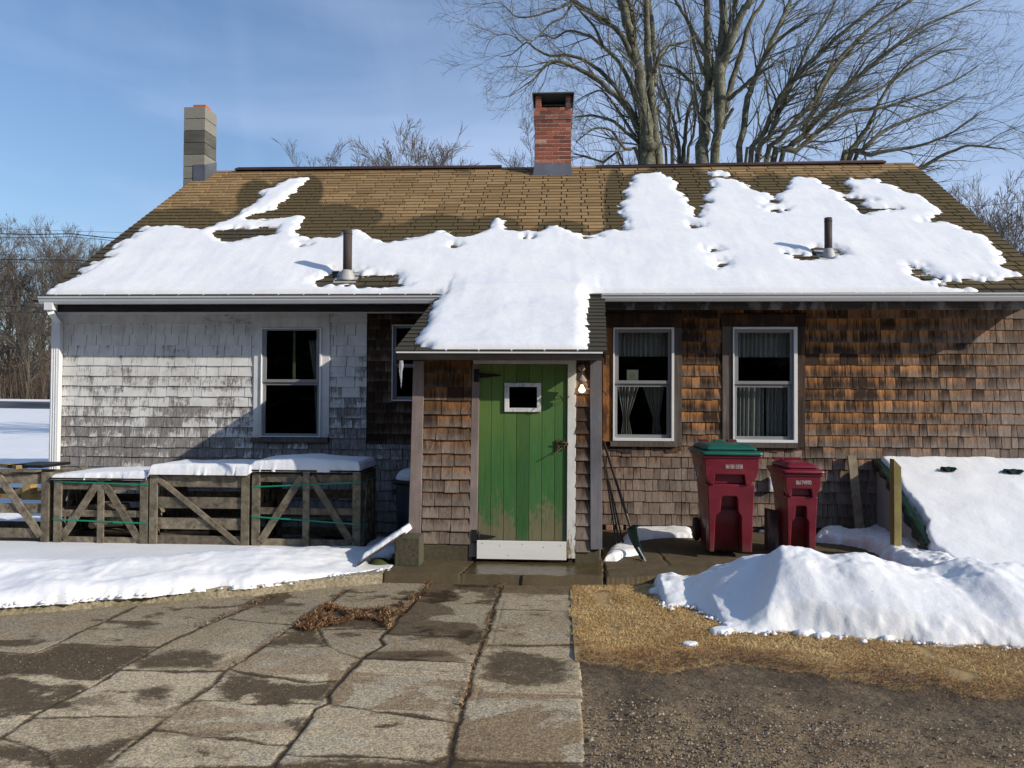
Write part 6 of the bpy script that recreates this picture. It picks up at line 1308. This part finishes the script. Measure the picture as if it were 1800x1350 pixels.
for (px, py, w_) in ((1668, 823, 13), (1782, 827, 17)):
    p = onplane(px, py, (0, HYF, .275), np.array([0, -hs, 1.0])); mb = MB(); n_ = 7; V = []
    for j in range(4):
        for i in range(n_): V.append(mb.vert((p[0] + (i / (n_ - 1) - .5) * w_ * 2 / F * p[1], p[1] + (j / 3 - .5) * .07 + .02 * math.sin(i * 2.1), p[2] - .01 + .03 * math.sin(i * 1.3 + j * 2) * (1 if 0 < i < 6 else -.5))))
    for j in range(3):
        for i in range(n_ - 1): mb.face((V[j * n_ + i], V[j * n_ + i + 1], V[(j + 1) * n_ + i + 1], V[(j + 1) * n_ + i]), .5, True)
    build('tarp_fold', mb, m, hat)
hp = [(HX0 + .04, YW - .02), (HX1 + .1, YW - .02), (HX1 + .1, HYF - .45), (HX0 + .05, HYF - .5), (HX0 - .08, HYF - .25), (HX0 - .14, HYF - .1), (HX0 - .10, HYF + .1), (HX0 - .02, HYF + .3), (HX0 + .02, HYF + .6), (HX0 + .0, HYF + .9), (HX0 + .05, HYF + 1.2), (HX0 + .0, HYF + 1.5)]
patch('hatch_snow', hp, lambda X, Y: np.maximum(hz(Y), -.04), lambda X, Y: .085 + .03 * fbm(X * 1.5, Y * 1.5, 7), .05, 'smooth deep snow sheet covering the sloping cellar hatch', .016, .012, 801, .03, SNOW)
a = onY(1577, 968, 8.02); e = onY(1577, 812, 8.02); GYL = m_wood('green_yellow_board', (.21, .17, .06), (.36, .29, .12), sc=(14, 14, 3), knots=True)
mb = MB(); w_ = .036; mb.hexa([(a[0] - w_, 8.0, a[2]), (a[0] + w_, 8.0, a[2]), (a[0] + w_ + .02, 8.10, a[2]), (a[0] - w_, 8.10, a[2]), (a[0] - w_, 8.0, e[2] + .03), (a[0] + w_, 8.0, e[2] - .05), (a[0] + w_ + .02, 8.10, e[2] - .05), (a[0] - w_, 8.10, e[2] + .03)])
tag(build('board', mb, GYL, base=a, bevel=.002), 'upright yellow green board standing against the side of the cellar hatch', 'board')
p = onZ(1625, 975, .0); mb = MB(); mb.tube([onZ(1612, 962, .05), onZ(1630, 972, .06), onZ(1645, 975, .05)], [.06, .075, .055], 8, True, smooth=False); tag(build('timber_log', mb, MOSS, base=onZ(1625, 975, 0)), 'dark stubby log end at the foot of the snowy hatch', 'log')

# ================================================================ trees
def m_bark(name, c0, c1, lichen):
    m, s, b = mat(name); n1 = s.noise(s.pos((6, 6, 2), True), 1.0, 5); n2 = s.noise(s.pos((18, 18, 18), True), 1.0, 4); c = s.mix(s.rng(n1, .3, .7), c0, c1); c = s.mix(s.rng(n2, .52, .66, 0, .7), c, lichen); c = s.mix(s.rng(s.noise(s.pos((2.2, 2.2, 1.2), True), 1.0, 3), .5, .7, 0, .6), c, c0)
    s.put(b.inputs['Base Color'], c); b.inputs['Roughness'].default_value = .95; b.inputs['Specular IOR Level'].default_value = .1; bump(s, b, n2, .8, .03); return m
BK1 = m_bark('maple_bark', (.060, .054, .040), (.20, .19, .145), (.29, .32, .18)); TWG = simple('twig_bark', (.10, .082, .065), .95, .3, spec=.1, bmp=0)
TWL = m_bark('limb_bark', (.070, .062, .048), (.19, .178, .14), (.29, .32, .19))
BK2 = m_bark('wood_edge_bark', (.05, .038, .026), (.13, .10, .075), (.15, .14, .10)); TW2 = simple('wood_edge_twig', (.125, .108, .09), .95, .3, spec=.1, bmp=0)
def rv(rs): return Vector((rs.gauss(0, 1), rs.gauss(0, 1), rs.gauss(0, 1))).normalized()
def grow(rs, p, d, L, r, lvl, out, bias, kink=.16, kids=(5, 4, 4), spread=(.45, .95), minr=.004, flat=None):
    n = max(3, min(8, int(L / .22))) if lvl else 4; pts = [p.copy()]; rad = [r]; q = p.copy(); dd = d.copy()
    for i in range(n):
        dd = (dd + rv(rs) * kink + bias * .05).normalized()
        q = q + dd * (L / n); pts.append(q.copy()); rad.append(max(r * (1 - .72 * (i + 1) / n), minr * .7))
    out.append((lvl, pts, rad))
    if lvl == 0: return
    k = kids[lvl - 1] if lvl - 1 < len(kids) else 4; k = max(1, int(k * rs.uniform(.75, 1.3)))
    for j in range(k):
        t = rs.uniform(.18, .98); i = min(int(t * n), n - 1); f = t * n - i; pp = pts[i].lerp(pts[i + 1], f); ax = (pts[i + 1] - pts[i]).normalized()
        side = (rv(rs)); side = (side - ax * side.dot(ax)).normalized(); a = rs.uniform(*spread); nd = (ax * math.cos(a) + side * math.sin(a) + bias * .12).normalized()
        if flat is not None: nd.y *= flat; nd.normalize()
        grow(rs, pp, nd, L * rs.uniform(.38, .66) * (1.05 - .3 * t), max(rad[i] * .55, minr), lvl - 1, out, bias, kink, kids, spread, minr, flat)
def tubes(mb, L, s_hi, s_lo):
    for lvl, pts, rad in L: mb.tube(pts, rad, s_hi if rad[0] > .03 else s_lo, False, smooth=True)
def big_tree(label, Yt, base_px, limbs, seed, extra_bias, klev=2, dens=7, lenf=.30, minr=.0038):
    rs = random.Random(seed); bx_ = onY(base_px, 285, Yt)[0]; root = empty('maple_tree', (bx_, Yt, terr(np.array(0.), np.array(Yt)).item()), label, 'tree'); tr_ = MB(); cr = MB(); out = []
    for li, limb in enumerate(limbs):
        dy0 = rs.uniform(-.6, .6); dk = rs.uniform(-1.2, 1.2); pts = []; rad = []
        for i, (px, py, r_) in enumerate(limb):
            yy = Yt + dy0 * (.3 if i == 0 else 1) + dk * (i / len(limb)); p = onY(px, py, yy); pts.append(Vector(p.tolist())); rad.append(max(r_, .7) / F * yy * .92)
        if 255 <= limb[0][1] < 330:
            g = Vector((bx_ + (pts[0].x - bx_) * .35, Yt, -.1)); md = (g + pts[0]) / 2 + Vector(((pts[0].x - bx_) * .12, 0, 0)); pts = [g, md] + pts; rad = [rad[0] * 1.35, rad[0] * 1.12] + rad
        # resample with small wobble
        P2 = []; R2 = []
        for i in range(len(pts) - 1):
            k = 3
            for j in range(k):
                f = j / k; p0 = pts[max(i - 1, 0)]; p1 = pts[i]; p2 = pts[i + 1]; p3 = pts[min(i + 2, len(pts) - 1)]
                c_ = .5 * ((2 * p1) + (p2 - p0) * f + (2 * p0 - 5 * p1 + 4 * p2 - p3) * f * f + (3 * p1 - p0 - 3 * p2 + p3) * f ** 3); P2.append(c_ + rv(rs) * rad[i] * .25); R2.append(rad[i] * (1 - f) + rad[i + 1] * f)
        P2.append(pts[-1]); R2.append(rad[-1] * .8); tr_.tube(P2, R2, 9 if rad[0] > .05 else 6, True, smooth=True)
        st = 2 if limb[0][1] >= 255 else 0
        tot = sum((P2[i + 1] - P2[i]).length for i in range(len(P2) - 1) if P2[i].z > 5.0)
        nk = int(tot * dens / 2.0)
        for _ in range(nk):
            i = rs.randrange(0, len(P2) - 1)
            if P2[i].z < 4.6: continue
            ax = (P2[i + 1] - P2[i]).normalized(); sd = rv(rs); sd.y *= .7; sd = (sd - ax * sd.dot(ax)).normalized(); a = rs.uniform(.3, .95); nd = (ax * math.cos(a) + sd * math.sin(a) + extra_bias * .25).normalized()
            r_ = max(min(R2[i] * .45, .032), .010) * rs.uniform(.5, 1.1); grow(rs, P2[i].copy(), nd, rs.uniform(.7, 2.0) * lenf / .30, r_, klev, out, extra_bias, .22, (4, 5, 4), (.35, .9), minr)
    for lvl, pts, rad in out: cr.tube(pts, rad, 4 if rad[0] > .012 else 3, False, smooth=True)
    build('trunk', tr_, BK1, root); build('crown', cr, TWL, root); print(label[:20], len(out), len(cr.f)); return root
TA = [[(1140, 290, 15), (1140, 250, 14), (1132, 200, 12), (1124, 130, 10), (1108, 60, 9), (1093, 0, 9), (1080, -80, 7), (1072, -200, 4)],
 [(1156, 290, 9), (1152, 240, 8), (1146, 180, 8), (1140, 100, 7), (1138, 40, 6), (1136, 0, 6), (1132, -100, 4), (1130, -200, 3)],
 [(1150, 150, 5), (1152, 110, 4), (1146, 50, 5), (1141, 0, 5), (1138, -80, 4)], [(1130, 180, 6), (1118, 90, 5), (1112, 40, 5), (1102, 0, 5), (1080, -60, 4), (1050, -160, 2)],
 [(1128, 265, 7), (1118, 225, 5), (1098, 185, 5), (1072, 160, 5), (1050, 140, 5), (1025, 125, 4), (1005, 116, 4), (990, 110, 3.4), (968, 108, 3), (955, 120, 2.4), (940, 138, 1.8), (915, 155, 1.2), (895, 170, .8)],
 [(1122, 212, 5), (1105, 190, 5), (1080, 150, 4), (1060, 130, 4), (1038, 112, 3.5), (1015, 100, 3.2), (990, 97, 3), (965, 98, 2.4), (940, 85, 2), (925, 75, 1.5), (900, 95, 1), (880, 100, .8)],
 [(1118, 175, 5), (1095, 120, 4), (1075, 95, 3.5), (1060, 82, 3.2), (1040, 66, 3), (1018, 57, 2.4), (995, 55, 2), (975, 68, 1.6), (960, 62, 1.2), (940, 66, .8)],
 [(1115, 110, 6), (1095, 65, 5), (1070, 42, 4.5), (1045, 25, 4), (1020, 8, 3.5), (1000, -5, 3), (960, -30, 2.4), (900, -60, 1.5)], [(1060, 84, 3.4), (1045, 48, 2.5), (1025, 25, 2), (1005, 2, 1.5)],
 [(1005, 2, 3), (980, 15, 2.4), (960, 22, 2), (930, 30, 1.6), (905, 28, 1.2), (880, 5, .8), (850, 8, .7)], [(1004, 10, 2.6), (990, 30, 2.2), (970, 40, 1.8), (950, 60, 1.4), (930, 72, 1), (900, 50, .7)], [(920, 78, 1.6), (905, 65, 1.2), (885, 60, .9), (862, 70, .7), (850, 100, .7)],
 [(1122, 250, 4), (1100, 232, 3.4), (1080, 214, 3), (1060, 207, 2.6), (1035, 203, 2.2), (1010, 206, 1.5)], [(1124, 285, 4), (1098, 262, 3), (1075, 230, 2.4), (1050, 225, 2), (1030, 235, 1.4), (1012, 250, 1)], [(1118, 240, 3), (1100, 215, 2.5), (1080, 185, 2.2), (1058, 160, 1.8), (1035, 165, 1.2), (1010, 180, .9)],
 [(1095, 285, 2.6), (1060, 285, 2.2), (1030, 275, 1.8), (1005, 270, 1)], [(1150, 128, 4), (1160, 95, 3.4), (1175, 80, 3), (1200, 75, 2.4), (1230, 60, 1.4)]]
TM = [[(1183, 290, 4), (1182, 250, 4), (1175, 225, 3.4), (1178, 190, 2.6), (1165, 150, 2), (1158, 120, 1.5)], [(1194, 290, 4), (1190, 240, 3.6), (1180, 200, 3), (1162, 170, 2.4), (1155, 145, 1.8), (1150, 120, 1)], [(1201, 290, 4.2), (1205, 240, 3.8), (1208, 200, 3.2), (1214, 185, 2.6), (1222, 160, 1.8), (1228, 140, 1.2)],
 [(1196, 215, 2.8), (1190, 180, 2.4), (1196, 150, 1.8), (1190, 110, 1.2), (1186, 60, 1)], [(1208, 290, 3), (1218, 240, 2.6), (1222, 200, 2), (1215, 150, 1.4), (1212, 100, 1)], [(1172, 290, 2.6), (1165, 250, 2.2), (1160, 215, 1.6), (1155, 190, 1)]]
TB = [[(1234, 290, 13), (1238, 230, 11), (1243, 180, 11), (1246, 140, 9), (1244, 100, 7), (1242, 50, 7), (1243, 0, 6), (1240, -100, 4)], [(1258, 290, 9), (1262, 230, 8), (1266, 180, 11), (1266, 110, 11), (1271, 50, 8), (1270, 0, 7), (1268, -100, 5)],
 [(1268, 130, 9), (1280, 85, 9), (1292, 50, 8), (1306, 18, 7), (1318, 0, 7), (1345, -80, 5)], [(1272, 100, 6), (1283, 60, 5.5), (1288, 20, 5), (1294, 0, 5), (1300, -60, 4)], [(1274, 195, 6.5), (1284, 155, 6), (1294, 120, 5), (1304, 90, 5), (1312, 60, 4.4), (1322, 30, 4), (1338, 10, 3), (1352, -20, 2)],
 [(1250, 140, 5), (1240, 95, 4.4), (1225, 65, 4), (1210, 38, 3.6), (1198, 18, 3), (1188, 0, 3), (1175, -40, 2)], [(1238, 130, 4), (1226, 100, 3.4), (1218, 70, 3), (1208, 30, 2.2), (1200, 0, 2)], [(1236, 168, 4), (1220, 148, 3.4), (1205, 135, 3), (1190, 122, 2.6), (1170, 115, 2), (1153, 114, 1.4)],
 [(1258, 150, 4.4), (1255, 120, 4), (1250, 95, 3)], [(1280, 175, 4.4), (1300, 158, 4), (1318, 142, 3.6), (1335, 128, 3), (1360, 115, 2)], [(1270, 225, 4), (1280, 205, 3.6), (1290, 190, 3)], [(1240, 230, 3.5), (1228, 200, 3), (1222, 160, 2.4), (1216, 110, 1.8), (1214, 60, 1.2)]]
TC = [[(1300, 290, 6), (1306, 230, 6), (1312, 180, 6), (1322, 150, 5.5), (1335, 118, 5), (1350, 85, 5), (1365, 55, 4.4), (1380, 22, 4), (1392, -5, 3.5), (1410, -40, 2)], [(1322, 150, 4), (1345, 100, 3.4), (1370, 70, 3), (1395, 50, 2), (1430, 30, 1.4)],
 [(1318, 290, 5), (1340, 240, 5), (1355, 205, 5), (1372, 170, 4.5), (1390, 145, 4.5), (1415, 118, 4.4), (1440, 95, 4), (1465, 72, 4), (1500, 42, 3.4), (1540, 10, 2.6), (1580, -20, 2)], [(1330, 290, 5), (1352, 240, 5), (1368, 200, 5), (1382, 170, 4), (1400, 130, 3), (1420, 85, 2.6), (1450, 40, 2.2), (1470, 0, 2)],
 [(1345, 290, 5), (1378, 240, 5), (1400, 210, 4.6), (1430, 178, 4), (1450, 140, 4), (1475, 105, 3.6), (1500, 78, 3.4), (1530, 50, 3), (1570, 20, 2.4), (1620, -10, 1.8)], [(1358, 290, 6), (1385, 262, 6), (1412, 238, 6), (1435, 212, 5.5), (1460, 185, 5), (1485, 155, 5), (1505, 138, 4.6), (1540, 108, 4), (1575, 80, 3.4), (1620, 48, 2.6), (1670, 25, 2), (1725, 0, 1.4)],
 [(1372, 290, 5), (1400, 265, 5), (1430, 238, 4.5), (1470, 208, 4), (1500, 195, 3.6), (1545, 190, 3), (1590, 178, 2.4), (1640, 160, 2), (1690, 135, 1.4), (1720, 115, 1)], [(1410, 230, 4), (1430, 195, 3.6), (1445, 160, 3), (1465, 125, 2.4), (1490, 95, 2), (1520, 60, 1.8)],
 [(1450, 195, 3.6), (1490, 182, 3), (1530, 165, 3), (1570, 140, 2.6), (1610, 115, 2), (1660, 90, 1.6), (1700, 85, 1)], [(1395, 140, 3.4), (1420, 130, 3), (1450, 110, 2.6), (1490, 100, 2), (1530, 70, 1.8), (1590, 40, 1.2)],
 [(1482, 290, 6), (1494, 268, 5.5), (1510, 245, 5), (1530, 215, 4), (1545, 180, 3), (1565, 148, 2.6), (1600, 110, 2), (1640, 85, 1.6), (1690, 60, 1)], [(1490, 290, 5), (1515, 265, 4.4), (1540, 240, 4), (1570, 222, 3.4), (1610, 205, 2.6), (1655, 190, 2), (1700, 165, 1.2)],
 [(1500, 290, 4), (1530, 272, 4), (1575, 262, 3.4), (1620, 255, 2.6), (1660, 240, 2), (1700, 215, 1.5), (1725, 195, 1)], [(1530, 345, 5), (1590, 312, 4), (1640, 282, 3.4), (1670, 268, 3), (1700, 256, 2.4), (1730, 258, 1.8), (1770, 262, 1)], [(1340, 250, 3), (1375, 222, 2.6), (1395, 205, 2), (1430, 190, 1.6)], [(1310, 285, 3), (1330, 262, 2.6), (1350, 240, 2.2), (1370, 225, 1.6)]]
big_tree('tall lichened maple with arching limbs just right of the brick chimney', 21, 1146, TA, 3, Vector((-.2, 0, .3)), dens=7)
big_tree('slender many stemmed young maple between the two tall maple trunks', 24, 1195, TM, 4, Vector((0, 0, .6)), dens=6)
big_tree('tall double trunked maple in the middle of the group behind the roof', 22, 1245, TB, 5, Vector((.1, 0, .4)), dens=3.6)
big_tree('wide maple fanning its limbs out to the right above the snowy roof', 23, 1400, TC, 6, Vector((.75, 0, .35)), dens=7.5, lenf=.36)
# generic bare trees beyond
def proto(seed, H, spreadf=1.0, minr=.010, stems=1, twmat=None, name='bare_tree'):
    rs = random.Random(seed); root = bpy.data.objects.new(name, None); COL.objects.link(root); t_ = MB(); c_ = MB(); out = []
    for sidx in range(stems):
        P = [Vector((0, 0, -.3))]; R_ = [H * .017]; d = Vector((rs.uniform(-.15, .15), rs.uniform(-.15, .15), 1)).normalized(); n = 8
        for i in range(n): d = (d + rv(rs) * .08 + Vector((0, 0, .06))).normalized(); P.append(P[-1] + d * H * .62 / n); R_.append(H * .017 * (1 - .8 * (i + 1) / n))
        t_.tube(P, R_, 8, True)
        for k in range(20):
            t = .25 + .75 * (k + rs.random()) / 20; i = min(int(t * n), n - 1); pp = P[i].lerp(P[i + 1], min(t * n - i, 1)); a = rs.uniform(.15, 1.0) * (1.1 - .5 * t); az = rs.uniform(0, 6.28); nd = Vector((math.sin(a) * math.cos(az), math.sin(a) * math.sin(az), math.cos(a)))
            grow(rs, pp, nd, H * rs.uniform(.26, .36) * spreadf, R_[i] * .5, 3, out, Vector((0, 0, .35)), .13, (7, 7, 5), (.3, .75), minr)
    for lvl, pts, rad in out: c_.tube(pts, rad, 4 if rad[0] > .03 else 3, False)
    build('trunk', t_, BK2, root); build('crown', c_, TW2, root); return root
protos = [proto(11, 15), proto(12, 13, 1.1), proto(13, 17, .9)]
uses = [0, 0, 0]
def place(k, px, Y, pyt, label, group, rz):
    x = onY(px, 600, Y)[0]; zg = float(terr(np.array(x), np.array(Y))); ztop = onY(px, pyt, Y)[2]; H = (15, 13, 17)[k]
    o = protos[k] if uses[k] == 0 else copy_tree(protos[k]); uses[k] += 1; o.location = (x, Y, zg); o.scale = [(ztop - zg) / (H * .99)] * 3; o.rotation_euler = (0, 0, rz); return tag(o, label, 'tree', group)
GB = 'bare trees far behind the house'
place(0, 612, 48, 236, 'small distant bare treetop nearest the middle of the ridge strip', GB, .3)
place(1, 760, 46, 212, 'rounded distant bare treetop left of the brick chimney', GB, 1.2)
place(2, 905, 52, 218, 'distant bare treetop showing against the left of the brick chimney', GB, 2.2)
place(1, 715, 50, 262, 'low distant bare treetop left of the rounded one behind the ridge', GB, 4.0)
place(0, 1045, 44, 232, 'distant bare treetop between the brick chimney and the tall maple', GB, 5.2)
for i, (k, px, Y, py, lb) in enumerate(((0, 1720, 30, 318, 'bare twiggy tree rising just beyond the right rake of the roof'), (1, 1790, 34, 300, 'bare tree at the right edge of the photo above the roof'), (2, 1850, 38, 330, 'bare tree standing partly outside the right edge'), (1, 1760, 40, 352, 'lower bare tree behind the twiggy one past the right rake'))): place(k, px, Y, py, lb, 'bare trees right of the roof', i * 1.3)
GL = 'bare trees across the road'
for i, (k, px, Y, py) in enumerate(((2, 40, 76, 372), (0, 110, 78, 385), (1, -15, 75, 392), (0, 75, 84, 400), (1, 150, 82, 415), (1, 128, 90, 392), (2, 165, 98, 420), (0, -50, 80, 380), (2, 20, 88, 430), (1, 50, 72, 520), (0, 135, 86, 440))):
    place(k, px, Y, py, 'tall bare brown tree in the woods across the road left of the house', GL, i * 1.7)
# woods mass behind
def stems(name, n, x0, x1, y0, y1, h0, h1, seed, mt, w=.05, r0=.02):
    rg = random.Random(seed); mb = MB()
    for _ in range(n):
        x = rg.uniform(x0, x1); y = rg.uniform(y0, y1); z = float(terr(np.array(x), np.array(y))) - .1; h = rg.uniform(h0, h1); p = Vector((x, y, z)); pts = [p]; d = Vector((rg.gauss(0, .12), rg.gauss(0, .05), 1)); 
        for k in range(4): d = d + rv(rg) * .15; pts.append(pts[-1] + d.normalized() * h / 4)
        r = rg.uniform(.5, 1.6) * w; rn = rg.random(); mb.tube(pts, [r, r * .8, r * .6, r * .4, r0], 3, False, r=rn)
        for _k in range(5):
            q = rg.choice(pts[1:]); dd = Vector((rg.gauss(0, 1), rg.gauss(0, .6), rg.uniform(.1, 1.2))).normalized() * h * rg.uniform(.12, .32); mb.tube([q, q + dd * .5, q + dd + Vector((0, 0, h * .05))], [r * .4, r * .3, r0 * .6], 3, False, r=rn)
    return tag(build(name, mb, mt), kind='stuff')
m, s, b = mat('woods'); s.put(b.inputs['Base Color'], s.ramp(s.attr('rnd'), [(0, (.045, .032, .022)), (.5, (.10, .072, .050)), (.85, (.16, .12, .085)), (1, (.28, .25, .2))])); b.inputs['Roughness'].default_value = .95
stems('woods', 2600, -85, -38, 92, 150, 4, 9.5, 5, m, .07, .018)
stems('undergrowth', 3800, -62, -34, 70, 90, .8, 4.5, 6, m, .025, .008)
m, s, b = mat('evergreen'); s.put(b.inputs['Base Color'], s.mix(s.attr('rnd'), (.02, .034, .016), (.07, .095, .04))); b.inputs['Roughness'].default_value = .8
def evergreen(loc, H, W, n, seed, label, name='evergreen_shrub', cat='shrub', parent=None, leaf=.10):
    rg = np.random.RandomState(seed); root = empty(name, loc, label, cat); t = rg.rand(n) ** .7; a = rg.rand(n) * 2 * np.pi; rr = W * (1.02 - t) ** .75 * (.55 + .45 * rg.rand(n)) * (1 + .25 * np.sin(a * 3 + t * 9)); mb = MB()
    for i in range(n):
        p = Vector((loc[0] + rr[i] * math.cos(a[i]), loc[1] + rr[i] * math.sin(a[i]), loc[2] + t[i] * H)); d = Vector((math.cos(a[i]), math.sin(a[i]), rg.uniform(-.5, .4))) * leaf * rg.uniform(.6, 1.5); sd = Vector((-math.sin(a[i]), math.cos(a[i]), rg.uniform(-.4, .4))) * leaf * .35
        mb.face((mb.vert(p - sd), mb.vert(p + sd), mb.vert(p + d)), rg.rand())
    build('foliage', mb, m, root); mb = MB(); mb.tube([loc, (loc[0], loc[1], loc[2] + H * .8)], [W * .06, W * .01], 6); build('stem', mb, BK2, root); return root
p = onY(144, 700, 69.5); evergreen((p[0], 69.5, float(terr(np.array(p[0]), np.array(69.5)))), 2.2, 1.5, 2600, 3, 'low dark evergreen shrub at the wood edge across the road', leaf=.22)
# dark conifers behind the photographer, seen only as reflections in the panes
ev = None
for i, (x, y) in enumerate(((-16, -14), (-11.5, -17), (-7, -14), (-2.5, -16), (2, -14), (6.5, -17), (11, -15), (-20, -18))):
    if ev is None: ev = evergreen((x, y, -.2), 13, 4.6, 12000, 8, 'tall dark conifer standing behind the camera', 'conifer_tree', 'tree', leaf=1.0); ev['group'] = 'conifers behind the camera'
    else:
        o = copy_tree(ev); o.location = (x, y, -.2)
# overhead lines
WIR = simple('black_cable', (.015, .015, .018), .6, .1)
def wire(P, Y, r, label, grp):
    mb = MB(); pts = [onY(x, y, Y) for x, y in P]; mb.tube(pts, r, 5, False); tag(build('overhead_wire', mb, WIR, base=pts[0]), label, 'wire', grp)
GW1 = 'overhead wires left of the house'; GW2 = 'overhead wires right of the roof'
for i, (P, r, lb) in enumerate((([(-60, 399), (60, 404), (125, 406), (225, 409)], .012, 'thin uppermost overhead wire left of the house'), ([(-60, 410), (60, 412), (125, 411), (180, 417), (225, 421)], .035, 'thick black overhead cable second from the top left of the house'), ([(-60, 417), (60, 418), (125, 416), (180, 421), (225, 427)], .018, 'overhead wire just under the thick top cable left of the house'),
        ([(-60, 444), (60, 450), (160, 453)], .010, 'faint overhead wire above the middle thick cable on the left'), ([(-60, 454), (60, 457), (125, 457), (160, 459)], .032, 'thick middle overhead cable in front of the left trees'), ([(-60, 460), (60, 461), (125, 461), (160, 463)], .014, 'thin overhead wire just under the middle thick cable on the left'),
        ([(-60, 514), (60, 520), (100, 521)], .016, 'overhead wire level with the left end of the gutter'), ([(-60, 526), (60, 531), (100, 534)], .014, 'overhead wire just under the left end of the gutter'), ([(-60, 536), (60, 540), (100, 543)], .032, 'thick lowest overhead cable beside the top of the downspout'), ([(-60, 548), (60, 549), (100, 550)], .018, 'lowest thin overhead wire beside the downspout elbow'))): wire(P, 50, r, lb, GW1)
wire([(1650, 366), (1720, 362), (1800, 355), (1880, 349)], 28, .010, 'upper overhead wire beyond the right rake of the roof', GW2)
wire([(1700, 403), (1760, 400), (1800, 396), (1880, 390)], 28, .010, 'lower overhead wire beyond the right rake of the roof', GW2)
